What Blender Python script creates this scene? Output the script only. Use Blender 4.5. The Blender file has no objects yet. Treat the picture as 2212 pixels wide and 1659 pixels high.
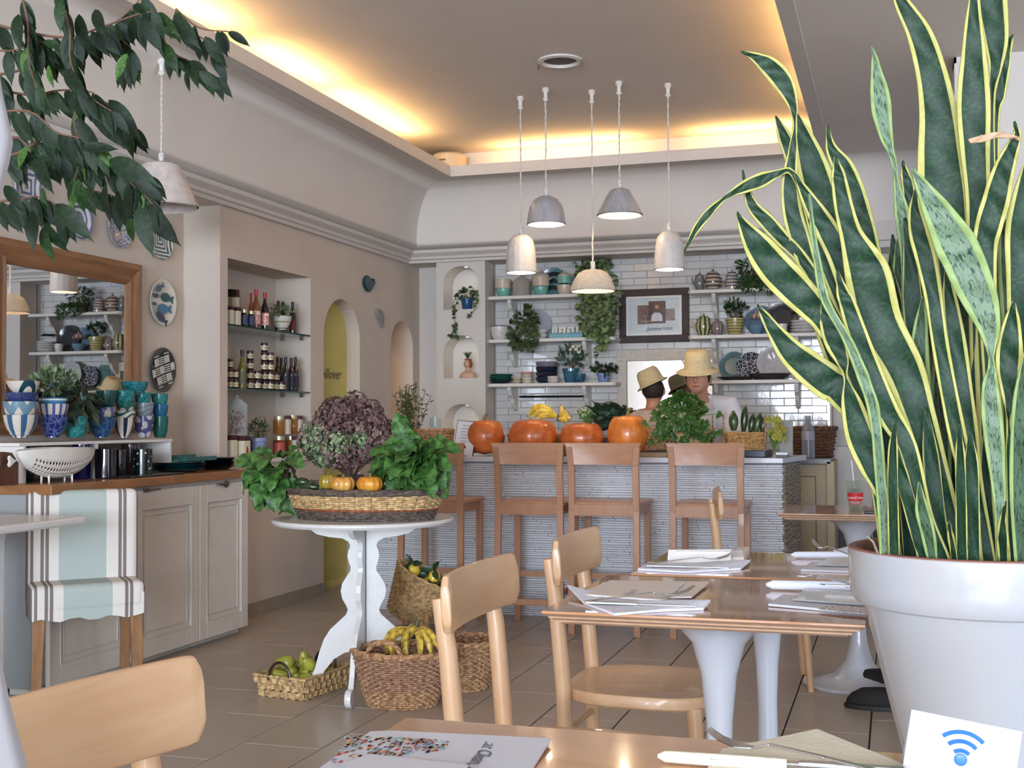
import bpy, bmesh, math, random
from mathutils import Vector, Matrix, noise
R = random.Random(7)
PI = math.pi
C = bpy.context.scene.collection
SC = bpy.context.scene
# ---------------------------------------------------------------- camera
EYE = Vector((0, 0, 1.143)); FPX = 2650.0
def _n(v): return v.normalized()
AY = _n(Vector((829, -75.5, -FPX)))
AX = -_n(Vector((-8583, -120.5, -FPX))); AX = _n(AX - AY * AX.dot(AY)); AZ = AX.cross(AY)
ROT = Matrix((AX, AY, AZ))                      # camera space -> room space
cam = bpy.data.objects.new('camera', bpy.data.cameras.new('camera')); C.objects.link(cam)
cam.matrix_world = Matrix.Translation(EYE) @ ROT.to_4x4()
cam.data.sensor_width = 36; cam.data.lens = FPX / 2212 * 36; cam.data.clip_start = 0.05
SC.camera = cam
# ---------------------------------------------------------------- world, lights, exposure
w = bpy.data.worlds.new('world'); SC.world = w; w.use_nodes = True
w.node_tree.nodes['Background'].inputs[0].default_value = (.62, .74, 1, 1)
w.node_tree.nodes['Background'].inputs[1].default_value = 0.6
SC.view_settings.view_transform = 'Standard'; SC.view_settings.look = 'None'
SC.view_settings.gamma = 1; SC.view_settings.exposure = 0.40
SC.view_settings.use_curve_mapping = False
cy = SC.cycles
cy.use_denoising = True; cy.max_bounces = 6; cy.diffuse_bounces = 5; cy.glossy_bounces = 3
cy.transmission_bounces = 4; cy.transparent_max_bounces = 8; cy.sample_clamp_indirect = 4
cy.caustics_reflective = False; cy.caustics_refractive = False
def area(name, loc, rot, sx, sy, power, col):
    l = bpy.data.lights.new(name, 'AREA'); l.shape = 'RECTANGLE'; l.size = sx; l.size_y = sy
    l.energy = power; l.color = col
    o = bpy.data.objects.new(name, l); C.objects.link(o); o.location = loc; o.rotation_euler = rot
    return o
DAY = (.76, .86, 1.0)
area('street_window_light', (0.4, -7.9, 1.8), (math.radians(90), 0, 0), 5.8, 2.6, 1250, DAY)
area('door_light', (4.2, 1.2, 1.5), (math.radians(90), 0, math.radians(90)), 3.2, 2.3, 55, DAY)
WARM = (1.0, .68, .30)
# ---------------------------------------------------------------- pixel -> room helpers (frame 2212 x 1659)
def ray(px, py): return ROT @ Vector((px - 1106, -(py - 829.5), -FPX))
def onX(px, py, x): r = ray(px, py); return EYE + r * (x / r.x)
def onY(px, py, y): r = ray(px, py); return EYE + r * (y / r.y)
def onZ(px, py, z): r = ray(px, py); return EYE + r * ((z - EYE.z) / r.z)
def mpp(p): return -((ROT.transposed() @ (Vector(p) - EYE)).z) / FPX
# ---------------------------------------------------------------- object helpers
WL = {}
def wl(o): return WL.get(o.name, Vector((0, 0, 0))) if o else Vector((0, 0, 0))
def tag(o, label=None, cat=None, group=None, kind=None):
    if label: o['label'] = label
    if cat: o['category'] = cat
    if group: o['group'] = group
    if kind: o['kind'] = kind
    return o
def thing(name, label, cat, loc=(0, 0, 0), rz=0, group=None):
    o = bpy.data.objects.new(name, None); C.objects.link(o); o.empty_display_size = .05
    o.location = loc; o.rotation_euler = (0, 0, rz); WL[o.name] = Vector(loc)
    return tag(o, label, cat, group)
class MB:
    """collects geometry in room coordinates; build() stores it relative to the parent thing"""
    def __init__(s): s.v = []; s.f = []; s.uv = None
    def add(s, vs, fs):
        b = len(s.v); s.v += [Vector(v) for v in vs]; s.f += [tuple(i + b for i in f) for f in fs]; return s
    def box(s, a, b, m=None):
        x0, y0, z0 = a; x1, y1, z1 = b
        vs = [(x0, y0, z0), (x1, y0, z0), (x1, y1, z0), (x0, y1, z0), (x0, y0, z1), (x1, y0, z1), (x1, y1, z1), (x0, y1, z1)]
        if m is not None: vs = [m @ Vector(v) for v in vs]
        return s.add(vs, [(0, 3, 2, 1), (4, 5, 6, 7), (0, 1, 5, 4), (1, 2, 6, 5), (2, 3, 7, 6), (3, 0, 4, 7)])
    def bar(s, p, q, w, d=None, up=(0, 0, 1), w2=None, d2=None):
        p = Vector(p); q = Vector(q); t = (q - p).normalized(); u = Vector(up)
        if abs(t.dot(u)) > .98: u = Vector((0, 1, 0))
        a = t.cross(u).normalized(); b = a.cross(t); d = d or w; w2 = w2 or w; d2 = d2 or d
        vs = [c + a * i * ww / 2 + b * j * dd / 2 for c, ww, dd in ((p, w, d), (q, w2, d2)) for i, j in ((-1, -1), (1, -1), (1, 1), (-1, 1))]
        return s.add(vs, [(0, 1, 2, 3), (7, 6, 5, 4), (0, 4, 5, 1), (1, 5, 6, 2), (2, 6, 7, 3), (3, 7, 4, 0)])
    def tube(s, pts, r, seg=8, caps=True, closed=False):
        pts = [Vector(p) for p in pts]; n = len(pts); rs = r if isinstance(r, (list, tuple)) else [r] * n
        vs = []; fs = []; prev = None
        for i, p in enumerate(pts):
            a = pts[i - 1] if (i or closed) else p; b = pts[(i + 1) % n] if (i < n - 1 or closed) else p
            t = (b - a).normalized()
            if prev is None: u = t.orthogonal().normalized()
            else: u = (prev - t * prev.dot(t)).normalized() if (prev - t * prev.dot(t)).length > 1e-6 else t.orthogonal().normalized()
            prev = u; w_ = t.cross(u)
            vs += [p + (u * math.cos(2 * PI * k / seg) + w_ * math.sin(2 * PI * k / seg)) * rs[i] for k in range(seg)]
        m = n if closed else n - 1
        for i in range(m):
            j = (i + 1) % n
            fs += [(i * seg + k, i * seg + (k + 1) % seg, j * seg + (k + 1) % seg, j * seg + k) for k in range(seg)]
        if caps and not closed: fs += [tuple(range(seg - 1, -1, -1)), tuple((n - 1) * seg + k for k in range(seg))]
        return s.add(vs, fs)
    def lathe(s, prof, c=(0, 0, 0), seg=24, m=None, rib=None, sq=1.0):
        """prof = [(r, z)...]; r = 0 closes"""
        c = Vector(c); vs = []; idx = []; fs = []
        for j, (r, z) in enumerate(prof):
            if r <= 1e-6: idx.append([len(vs)]); vs.append(Vector((0, 0, z)))
            else:
                row = []
                for k in range(seg):
                    a = 2 * PI * k / seg; rr = r * (rib(a, j, z) if rib else 1); row.append(len(vs))
                    vs.append(Vector((rr * math.cos(a), rr * math.sin(a) * sq, z)))
                idx.append(row)
        for A, B in zip(idx, idx[1:]):
            if len(A) == 1 and len(B) == 1: continue
            for k in range(seg):
                l = (k + 1) % seg
                if len(A) == 1: fs.append((A[0], B[l], B[k]))
                elif len(B) == 1: fs.append((A[k], A[l], B[0]))
                else: fs.append((A[k], A[l], B[l], B[k]))
        if m is not None: vs = [m @ v for v in vs]
        return s.add([v + c for v in vs], fs)
    def ball(s, c, r, seg=12, rings=8, m=None, rib=None):
        r = r if isinstance(r, (tuple, list)) else (r, r, r)
        prof = [(math.sin(PI * i / rings), -math.cos(PI * i / rings)) for i in range(rings + 1)]
        prof[0] = (0, -1); prof[-1] = (0, 1)
        mm = Matrix.Diagonal((*r, 1)); mm = (m @ mm) if m is not None else mm
        return s.lathe(prof, c, seg, mm, rib)
    def prism(s, poly, f0, f1):
        """poly in 2-D, f0 / f1 map (a, b) to the two faces"""
        n = len(poly)
        return s.add([f0(*p) for p in poly] + [f1(*p) for p in poly],
                     [tuple(range(n)), tuple(range(2 * n - 1, n - 1, -1))] + [(i, (i + 1) % n, n + (i + 1) % n, n + i)[::-1] for i in range(n)])
    def leaf(s, base, d, nrm, L, W, fold=.25, bend=0.0, seg=4, shape=None):
        d = Vector(d).normalized(); nrm = Vector(nrm); nrm = (nrm - d * nrm.dot(d))
        nrm = nrm.normalized() if nrm.length > 1e-5 else d.orthogonal().normalized(); sd = d.cross(nrm); base = Vector(base)
        vs = [base]; fs = []
        shape = shape or (lambda t: math.sin(PI * t ** .8) ** .8)
        for i in range(1, seg):
            t = i / seg; c = base + d * L * t - nrm * bend * L * t * t; hw = W / 2 * shape(t)
            vs += [c - sd * hw + nrm * hw * fold, c, c + sd * hw + nrm * hw * fold]
        vs.append(base + d * L - nrm * bend * L)
        fs += [(0, 2, 1), (0, 3, 2)]
        for i in range(seg - 2):
            a = 1 + 3 * i; fs += [(a, a + 1, a + 4, a + 3), (a + 1, a + 2, a + 5, a + 4)]
        a = 1 + 3 * (seg - 2); e = len(vs) - 1; fs += [(a, a + 1, e), (a + 1, a + 2, e)]
        return s.add(vs, fs)
    def build(s, name, mat=None, parent=None, smooth=False, kind=None, label=None, bev=0, sub=0, solid=0, fix=True):
        me = bpy.data.meshes.new(name); o0 = wl(parent)
        me.from_pydata([v - o0 for v in s.v], [], s.f)
        if fix:
            bm = bmesh.new(); bm.from_mesh(me); bmesh.ops.recalc_face_normals(bm, faces=bm.faces); bm.to_mesh(me); bm.free()
        if mat:
            for m in (mat if isinstance(mat, (list, tuple)) else [mat]): me.materials.append(m)
        if smooth:
            me.polygons.foreach_set('use_smooth', [True] * len(me.polygons))
            if smooth != 'all': me.set_sharp_from_angle(angle=math.radians(38))
        o = bpy.data.objects.new(name, me); C.objects.link(o)
        if parent: o.parent = parent; WL[o.name] = o0
        if solid: x = o.modifiers.new('s', 'SOLIDIFY'); x.thickness = solid; x.offset = 0
        if bev: x = o.modifiers.new('b', 'BEVEL'); x.width = bev; x.segments = 2; x.limit_method = 'ANGLE'
        if sub: x = o.modifiers.new('u', 'SUBSURF'); x.levels = sub; x.render_levels = sub
        return tag(o, label=label, kind=kind)
KIDS = {}
def kids(o): return [c for c in C.objects if c.parent == o]
def copy_tree(o, loc=None, rz=None, label=None, group=None, parent=None, ch=None):
    c = o.copy(); C.objects.link(c); c.parent = parent
    if parent: c.matrix_parent_inverse = o.matrix_parent_inverse
    for k in (kids(o) if parent is None else [x for x in C.objects if x.parent == o]): copy_tree(k, parent=c)
    if loc is not None: c.location = loc; WL[c.name] = Vector(loc)
    if rz is not None: c.rotation_euler.z = rz
    if label: c['label'] = label
    if group: c['group'] = group
    return c
def one(name, mb, mat, label, cat, group=None, **k):
    o = mb.build(name, mat, **k); return tag(o, label, cat, group)
def text_mesh(body, size, name, mat, origin, xdir, ydir, parent=None, ext=.0006, shear=0.0, align='CENTER'):
    cu = bpy.data.curves.new(name, 'FONT'); cu.body = body; cu.size = size; cu.align_x = align; cu.extrude = ext; cu.shear = shear
    cu.resolution_u = 2
    t = bpy.data.objects.new('tmp', cu); C.objects.link(t); bpy.context.view_layer.update()
    me = bpy.data.meshes.new_from_object(t.evaluated_get(bpy.context.evaluated_depsgraph_get())); bpy.data.objects.remove(t)
    xd = Vector(xdir).normalized(); yd = Vector(ydir).normalized(); zd = xd.cross(yd)
    m = Matrix((xd, yd, zd)).transposed().to_4x4(); m.translation = Vector(origin) - wl(parent); me.transform(m)
    me.name = name; me.materials.clear(); me.materials.append(mat)
    o = bpy.data.objects.new(name, me); C.objects.link(o)
    if parent: o.parent = parent; WL[o.name] = wl(parent)
    return o
# ---------------------------------------------------------------- materials
def srgb(r, g, b):
    f = lambda c: (c / 255 / 12.92) if c <= 10 else (((c / 255) + .055) / 1.055) ** 2.4
    return (f(r), f(g), f(b), 1)
MATS = {}
def M(name, col, rough=.6, var=.06, scale=12, bump=0, bscale=80, metal=0, spec=.5, col2=None, coat=0, stretch=None, trans=0, emit=0, sss=0):
    if name in MATS: return MATS[name]
    m = bpy.data.materials.new(name); m.use_nodes = True; nt = m.node_tree; n = nt.nodes; b = n['Principled BSDF']
    b.inputs['Roughness'].default_value = rough; b.inputs['Metallic'].default_value = metal
    b.inputs['Specular IOR Level'].default_value = spec; b.inputs['Coat Weight'].default_value = coat
    b.inputs['Transmission Weight'].default_value = trans
    c = srgb(*col)
    tc = n.new('ShaderNodeTexCoord'); mp = n.new('ShaderNodeMapping'); nt.links.new(tc.outputs['Object'], mp.inputs[0])
    if stretch: mp.inputs['Scale'].default_value = stretch
    nz = n.new('ShaderNodeTexNoise'); nz.inputs['Scale'].default_value = scale; nz.inputs['Detail'].default_value = 4
    nt.links.new(mp.outputs[0], nz.inputs['Vector'])
    rp = n.new('ShaderNodeValToRGB'); rp.color_ramp.elements[0].position = .35; rp.color_ramp.elements[1].position = .65
    c2 = srgb(*col2) if col2 else c
    rp.color_ramp.elements[0].color = (*[max(0, x * (1 - var)) for x in c[:3]], 1)
    rp.color_ramp.elements[1].color = (*[min(1, x * (1 + var)) for x in c2[:3]], 1)
    nt.links.new(nz.outputs['Fac'], rp.inputs[0]); nt.links.new(rp.outputs[0], b.inputs['Base Color'])
    if bump:
        n2 = n.new('ShaderNodeTexNoise'); n2.inputs['Scale'].default_value = bscale; n2.inputs['Detail'].default_value = 3
        nt.links.new(mp.outputs[0], n2.inputs['Vector']); bp = n.new('ShaderNodeBump'); bp.inputs['Strength'].default_value = bump
        bp.inputs['Distance'].default_value = .01; nt.links.new(n2.outputs['Fac'], bp.inputs['Height']); nt.links.new(bp.outputs[0], b.inputs['Normal'])
    if emit:
        b.inputs['Emission Color'].default_value = c; b.inputs['Emission Strength'].default_value = emit
    MATS[name] = m; return m
def glass(name, col=(235, 240, 240), rough=.02, alpha=.25):
    if name in MATS: return MATS[name]
    m = bpy.data.materials.new(name); m.use_nodes = True; nt = m.node_tree; n = nt.nodes; n.clear()
    o = n.new('ShaderNodeOutputMaterial'); mx = n.new('ShaderNodeMixShader'); t = n.new('ShaderNodeBsdfTransparent'); g = n.new('ShaderNodeBsdfPrincipled')
    g.inputs['Base Color'].default_value = srgb(*col); g.inputs['Roughness'].default_value = rough; t.inputs[0].default_value = srgb(*col)
    fr = n.new('ShaderNodeLayerWeight'); fr.inputs[0].default_value = .35
    mt = n.new('ShaderNodeMath'); mt.operation = 'MULTIPLY_ADD'; mt.inputs[1].default_value = .6; mt.inputs[2].default_value = alpha
    nt.links.new(fr.outputs['Facing'], mt.inputs[0]); nt.links.new(mt.outputs[0], mx.inputs[0])
    nt.links.new(t.outputs[0], mx.inputs[1]); nt.links.new(g.outputs[0], mx.inputs[2]); nt.links.new(mx.outputs[0], o.inputs[0])
    MATS[name] = m; return m
def wood(name, c1, c2, axis='Y', scale=9, rough=.35, coat=.2):
    m = M(name, c1, rough=rough, var=.03, scale=scale, col2=c2, coat=coat, stretch={'X': (.12, 1, 1), 'Y': (1, .12, 1), 'Z': (1, 1, .12)}[axis])
    n = m.node_tree.nodes; nz = [x for x in n if x.type == 'TEX_NOISE'][0]; nz.inputs['Distortion'].default_value = 1.2; nz.inputs['Roughness'].default_value = .65
    return m
PLASTER = M('white_plaster', (202, 190, 178), .85, .03, 3, .12, 60)
PLASTER_COOL = M('white_plaster_smooth', (206, 200, 193), .8, .02, 3, .05, 60)
CEIL = M('ceiling_paint', (218, 211, 204), .9, .02, 3, .05, 50)
WHITE = M('white_paint', (222, 220, 216), .38, .02, 8)
WHITE_S = M('white_satin_wood', (214, 214, 214), .3, .03, 30, coat=.2)
CERW = M('white_glaze', (226, 224, 218), .14, .03, 20, coat=.4)
def MW(*c, r=.2, v=.08, s=30, b=0): return M('glaze_%d_%d_%d' % c, c, r, v, s, b, 60, coat=.4)
BEECH = wood('beech', (214, 178, 142), (198, 158, 120), 'Y', 14, .34)
BEECHZ = wood('beech_upright', (214, 178, 142), (196, 156, 118), 'Z', 14, .34)
DBEECH = wood('bar_stool_wood', (178, 132, 100), (160, 114, 84), 'Z', 12, .38)
STEEL = M('cutlery_steel', (200, 200, 205), .22, .03, 40, metal=1)
DKMETAL = M('dark_metal', (60, 58, 56), .35, .1, 30, metal=1)
SOIL = M('soil', (50, 38, 28), .95, .3, 60, .5, 60)
BLACK = M('black_plastic', (18, 18, 20), .4, .1, 30)
GREEN = M('leaf_green', (60, 98, 42), .45, .35, 18, col2=(84, 124, 58))
DGREEN = M('leaf_dark_green', (26, 50, 28), .38, .3, 14, col2=(44, 74, 38))
STEM = M('twig_bark', (104, 76, 58), .8, .2, 40)
# ================================================================ the room
XW, XM, YP, YB, YC, YS, XC = -3.643, -3.88, 8.915, 9.19, 6.95, 6.40, -3.383
ZCO = 2.498                                     # top of the wall cornice, where the cove springs
def struct(name, mb, mat, parent=None, **k):
    o = mb.build(name, mat, parent, **k)
    if not parent: o['kind'] = 'structure'
    return o
# ---- floor: real tiles with recessed joints
TILE = M('floor_tile', (176, 164, 152), .34, .12, 4, .06, 30, col2=(162, 152, 142))
GROUT = M('floor_grout', (42, 36, 32), .9)
fl = struct('floor', MB().box((-5.6, -8.2, -.03), (4.5, 10.4, -.006)), GROUT)
tile_me = {}
def floor_tile(x0, y0, w_, h, k):
    key = (round(w_, 3), round(h, 3))
    if key not in tile_me:
        o = MB().box((0, 0, -.02), (w_, h, 0)).build('tile', TILE, fl, bev=0); tile_me[key] = o.data
        bm = bmesh.new(); bm.from_mesh(o.data)
        bmesh.ops.bevel(bm, geom=[e for e in bm.edges if all(v.co.z > -.01 for v in e.verts)], offset=.002, segments=1, affect='EDGES'); bm.to_mesh(o.data); bm.free()
    else: o = bpy.data.objects.new('tile', tile_me[key]); C.objects.link(o); o.parent = fl
    o.location = (x0, y0, 0); return o
TW, TL = .305, .61
rest = MB(); nt_ = 0
for i in range(-13, 15):
    off = (i * .37) % 1 * TL
    for j in range(-14, 18):
        x0 = -.105 + i * TW; y0 = j * TL + off - .6
        if x0 < -5.4 or x0 > 4.2 or y0 < -8.1 or y0 > 9.6: continue
        inv = y0 > 1.7 and y0 < 8.9 and x0 > -3.7 and x0 < .35
        if inv and nt_ < 290: floor_tile(x0 + .003, y0 + .003, TW - .006, TL - .006, 0); nt_ += 1
        else: rest.box((x0 + .0025, y0 + .0025, -.02), (x0 + TW - .0025, y0 + TL - .0025, 0))
rest.build('tile_field', TILE, fl, kind='stuff')
# ---- helper for walls with arched openings. plane axes: a along the wall, z up, t through the wall
def arched(mb, mapf, a0, a1, z0, z1, t0, t1, ar=None, base=None, seg=14):
    """solid wall a0..a1, z0..z1 with one arch opening ar=(b0,b1,zs,rise) from z=base up"""
    f0 = lambda a, z: mapf(a, z, t0); f1 = lambda a, z: mapf(a, z, t1)
    q = lambda p: mb.prism(p, f0, f1)
    if not ar: return q([(a0, z0), (a1, z0), (a1, z1), (a0, z1)])
    b0, b1, zs, rise = ar; base = z0 if base is None else base
    q([(a0, z0), (b0, z0), (b0, z1), (a0, z1)]); q([(b1, z0), (a1, z0), (a1, z1), (b1, z1)])
    if base > z0: q([(b0, z0), (b1, z0), (b1, base), (b0, base)])
    c = (b0 + b1) / 2; r = (b1 - b0) / 2
    pts = [(c - r * math.cos(PI * i / seg), zs + rise * math.sin(PI * i / seg)) for i in range(seg + 1)]
    for p, s in zip(pts, pts[1:]): q([p, s, (s[0], z1), (p[0], z1)])
mapL = lambda a, z, t: (t, a, z)
wl_ = MB()
NY0, NY1, NZ0, NZ1 = 6.205, 7.25, .925, 2.085     # grocery niche
A1 = (7.44, 8.02, 1.72, .27); A2 = (8.585, 9.03, 1.72, .2)
wl_.box((-3.99, 6.12, 0), (XW, NY0, 2.62)); wl_.box((-3.99, NY0, 0), (XW, NY1, NZ0)); wl_.box((-3.99, NY0, NZ1), (XW, NY1, 2.62))
wl_.box((-3.99, NY0, NZ0), (-3.90, NY1, NZ1)); wl_.box((-3.99, NY1, 0), (XW, 7.36, 2.62))
arched(wl_, mapL, 7.36, 8.3, 0, 2.62, -3.99, XW, A1); arched(wl_, mapL, 8.3, 9.12, 0, 2.62, -3.99, XW, A2)
wl_.box((-3.99, 9.12, 0), (XW, 9.5, 2.62)); wl_.box((-4.1, -8.2, 0), (XM, 6.12, 2.75))
struct('wall_left', wl_, PLASTER)
struct('baseboard_left', MB().box((XW - .005, 6.05, 0), (XW + .012, 7.44, .075)).box((XW - .005, 8.02, 0), (XW + .012, 8.585, .075)), M('baseboard_stone', (150, 138, 124), .5, .1, 20))
# back wall: tiled kitchen recess between two niche pillars
mapB = lambda a, z, t: (a, t, z)
wb = MB()
wb.box((-5.6, 9.27, 0), (.6, 9.42, 3.3))
wb.box((XW - .1, YB - .02, 0), (-3.39, 9.28, 2.62))
XO0, XO1 = -3.0, -.443                             # the opening
ZO = 2.40
def pillar(x0, x1, ars):
    z = 0
    for (b0, b1, base, zs, rise, top) in ars:
        arched(wb, mapB, x0, x1, z, top, YP, YB - .05, (b0, b1, zs, rise), base); z = top
    wb.box((x0, YP, z), (x1, YB - .05, 2.62)); wb.box((x0, YB - .06, 0), (x1, 9.28, 2.62))
nb0, nb1 = onY(958, 700, YP).x, onY(1034, 700, YP).x
zz = lambda y: onY(996, y, YP).z
NI = [(nb0, nb1, zz(962), zz(912), .14, zz(845)), (nb0, nb1, zz(817), zz(762), .135, zz(700)), (nb0, nb1, zz(668), zz(612), .135, zz(545))]
pillar(-3.40, XO0, NI)
pb0, pb1 = onY(1797, 950, YP).x, onY(1872, 950, YP).x
pillar(XO1, -.165, [(pb0, pb1, onY(1830, 965, YP).z, onY(1830, 850, YP).z, .14, onY(1830, 760, YP).z)])
wb.box((XO0, YP, ZO), (XO1, YB + .1, 2.62))
wb.box((-.17, YB, 0), (.8, 9.28, 2.62))
struct('wall_back', wb, PLASTER_COOL)
struct('trim_4', MB().box((-.43, YP - .012, 0), (-.17, YP + .01, .42)).box((-.17, YB - .02, 0), (.6, YB, .42)), M('grey_wainscot', (96, 92, 98), .7))
# subway tiles
twall = struct('wall_kitchen', MB().box((XO0, YB, 0), (XO1, YB + .09, ZO + .05)), M('tile_joint', (150, 147, 145), .9))
SUB = M('subway_tile_glaze', (206, 204, 202), .1, .04, 6, .1, 14, coat=.5)
tw, th = .199, .0515; n_single = 0; mass = MB(); sub_me = None
for r in range(33):
    z0 = .70 + r * (th + .003)
    if z0 > ZO - .03: break
    off = (r % 2) * .5 * (tw + .003)
    for k in range(-1, 14):
        x0 = XO0 + k * (tw + .003) + off; x1 = min(x0 + tw, XO1 - .001); x0 = max(x0, XO0 + .001)
        if x1 - x0 < .03: continue
        full = abs(x1 - x0 - tw) < .001
        if full and n_single < 298 and z0 > .86:
            if sub_me is None:
                o = MB().box((0, -.010, 0), (tw, .002, th)).build('tile', SUB, twall); sub_me = o.data
                bm = bmesh.new(); bm.from_mesh(sub_me); bmesh.ops.bevel(bm, geom=[e for e in bm.edges if all(v.co.y < -.005 for v in e.verts)], offset=.003, segments=1, affect='EDGES'); bm.to_mesh(sub_me); bm.free()
            else: o = bpy.data.objects.new('tile', sub_me); C.objects.link(o); o.parent = twall
            o.location = (x0, YB, z0); o.rotation_euler = (R.uniform(-.012, .012), 0, R.uniform(-.004, .004)); n_single += 1
        else: mass.box((x0, YB - .010, z0), (x1, YB + .002, z0 + th))
mass.build('tile_field', SUB, twall, kind='stuff')
# ---- right pier, far room shell, near walls with the windows that light the room
struct('wall_right', MB().box((.30, 6.4, 0), (4.5, 6.6, 3.3)).box((4.35, 3.2, 0), (4.5, 6.4, 3.3)).box((4.35, -8.2, 0), (4.5, -.6, 3.3)).box((4.35, -.6, 2.7), (4.5, 3.2, 3.3)), PLASTER_COOL)
struct('wall_front', MB().box((-4.1, -8.25, 0), (-2.6, -8.1, 3.3)).box((3.4, -8.25, 0), (4.5, -8.1, 3.3)).box((-2.6, -8.25, 0), (3.4, -8.1, .4)).box((-2.6, -8.25, 3.15), (3.4, -8.1, 3.3)), PLASTER_COOL)
WF = M('window_frame_paint', (200, 200, 198), .4)
win = struct('window_1', MB().box((-2.6, -8.2, .4), (-2.52, -8.12, 3.15)).box((3.32, -8.2, .4), (3.4, -8.12, 3.15)).box((-2.52, -8.2, .4), (3.32, -8.12, .47)).box((-2.52, -8.2, 3.08), (3.32, -8.12, 3.15)).box((-.6, -8.2, .47), (-.53, -8.12, 3.08)).box((1.4, -8.2, .47), (1.47, -8.12, 3.08)), WF)
MB().box((-2.52, -8.17, .47), (3.32, -8.16, 3.08)).build('pane', glass('window_glass', alpha=.05), win)
dr = struct('door_2', MB().box((4.36, -.6, 0), (4.46, -.54, 2.7)).box((4.36, 1.3, 0), (4.46, 1.4, 2.7)).box((4.36, 3.14, 0), (4.46, 3.2, 2.7)).box((4.36, -.6, 2.6), (4.46, 3.2, 2.7)), WF)
MB().box((4.41, -.54, 0), (4.42, 3.14, 2.6)).build('pane', glass('window_glass'), dr)
# ---- cornice along the left and back walls, cove, tray
def moulding(prof, path, closed=False):
    """prof [(out, z)], path [(x, y, nx, ny)] with mitred corners"""
    mb = MB(); n = len(prof); vs = []; fs = []
    for (x, y, nx, ny) in path: vs += [(x + nx * o, y + ny * o, z) for o, z in prof]
    for i in range(len(path) - 1):
        for k in range(n): fs.append((i * n + k, i * n + (k + 1) % n, (i + 1) * n + (k + 1) % n, (i + 1) * n + k))
    return mb.add(vs, fs)
TRIM = M('cornice_plaster', (206, 200, 194), .7, .02, 10)
cp = [(-.3, 2.375), (.03, 2.375), (.035, 2.395), (.055, 2.40), (.06, 2.418), (.05, 2.422), (.085, 2.445), (.09, 2.468), (.078, 2.472), (.12, 2.48), (.14, 2.498), (.14, 2.51), (-.3, 2.53)]
tri = moulding(cp, [(XW, -8.1, 1, 0), (XW, YP, 1, -1), (-.17, YP, 0, -1)])
tri.box((-.17, YP - .13, 2.375), (.32, YP + .3, 2.52)).box((-.17, YP - .09, 2.33), (.1, YP + .2, 2.375))
struct('trim_1', tri, TRIM, smooth=True)
TX, TY, TZ = .40, .40, 2.93
mbc = MB()
seg = 10
cprof = [(.13 + (TX - .13) * (1 - math.cos(PI / 2 * i / seg)), ZCO + .01 + (TZ - ZCO - .01) * math.sin(PI / 2 * i / seg)) for i in range(seg + 1)]
XT0, XT1, YT1, YT0 = XW + .14 + TX, -.437, YP - .14 - TY, 1.0
XT0 = -3.10; YT1 = 8.375
cp2 = []
def cvp(o_, z): return o_, z
vs = []; fs = []
nn = len(cprof)
path = [(XW, -8.1, 1, 0), (XW, YP, 1, -1), (.32, YP, 0, -1)]
for (x, y, nx, ny) in path:
    for o_, z in cprof: k = (o_ / .53) ; vs.append((x + nx * o_ * 1.0, y + ny * o_ * 1.0, z))
for i in range(2):
    for k in range(nn - 1): fs.append((i * nn + k, i * nn + k + 1, (i + 1) * nn + k + 1, (i + 1) * nn + k))
mbc.add(vs, fs)
xe = XW + cprof[-1][0]; ye = YP - cprof[-1][0]
# flat soffit between the cove and the tray, and right of the tray
zt = TZ
for (a, b, c_, d_) in ((xe, -8.2, XT0, ye), (XT0, YT1, XT1, ye), (XT0, -8.2, XT1, YT0), (XT1, -8.2, 4.5, ye)):
    mbc.add([(a, b, zt), (c_, b, zt), (c_, d_, zt), (a, d_, zt)], [(0, 1, 2, 3)])
mbc.box((-4.2, -8.3, 3.28), (4.6, 9.5, 3.34))
mbc.box((-4.2, -8.3, 2.7), (-4.1, 9.5, 3.3))
# tray void walls: light trough behind the lip
bx = .26
zc_ = 3.15
mbc.add([(XT0 - bx, YT0 - bx, zc_), (XT1 + bx, YT0 - bx, zc_), (XT1 + bx, YT1 + bx, zc_), (XT0 - bx, YT1 + bx, zc_)], [(0, 1, 2, 3)])
for (p, q) in (((XT0 - bx, YT0 - bx), (XT1 + bx, YT0 - bx)), ((XT1 + bx, YT0 - bx), (XT1 + bx, YT1 + bx)), ((XT1 + bx, YT1 + bx), (XT0 - bx, YT1 + bx)), ((XT0 - bx, YT1 + bx), (XT0 - bx, YT0 - bx))):
    mbc.add([(*p, TZ), (*q, TZ), (*q, zc_), (*p, zc_)], [(0, 1, 2, 3)])
for (a, b, c_, d_) in ((XT0 - bx, YT0 - bx, XT0, YT1 + bx), (XT1, YT0 - bx, XT1 + bx, YT1 + bx), (XT0, YT0 - bx, XT1, YT0), (XT0, YT1, XT1, YT1 + bx)):
    mbc.add([(a, b, zt + .012), (c_, b, zt + .012), (c_, d_, zt + .012), (a, d_, zt + .012)], [(0, 1, 2, 3)])
mbc.box((.3, 6.4, 2.9), (.31, 9.3, 3.3)); mbc.box((-3.99, 6.1, 2.6), (-3.6, 9.4, 2.8)); mbc.box((-3.9, 8.95, 2.6), (.4, 9.4, 3.3))
struct('ceiling', mbc, CEIL, fix=False, smooth=True)
lip = [(-.03, 2.922), (.045, 2.922), (.048, 2.930), (.030, 2.931), (.030, 2.936), (.040, 2.940), (.034, 2.952), (.012, 2.954), (.012, 2.960), (.024, 2.966), (.014, 2.980), (-.006, 2.984), (-.002, 3.0), (-.03, 3.0)]
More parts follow.
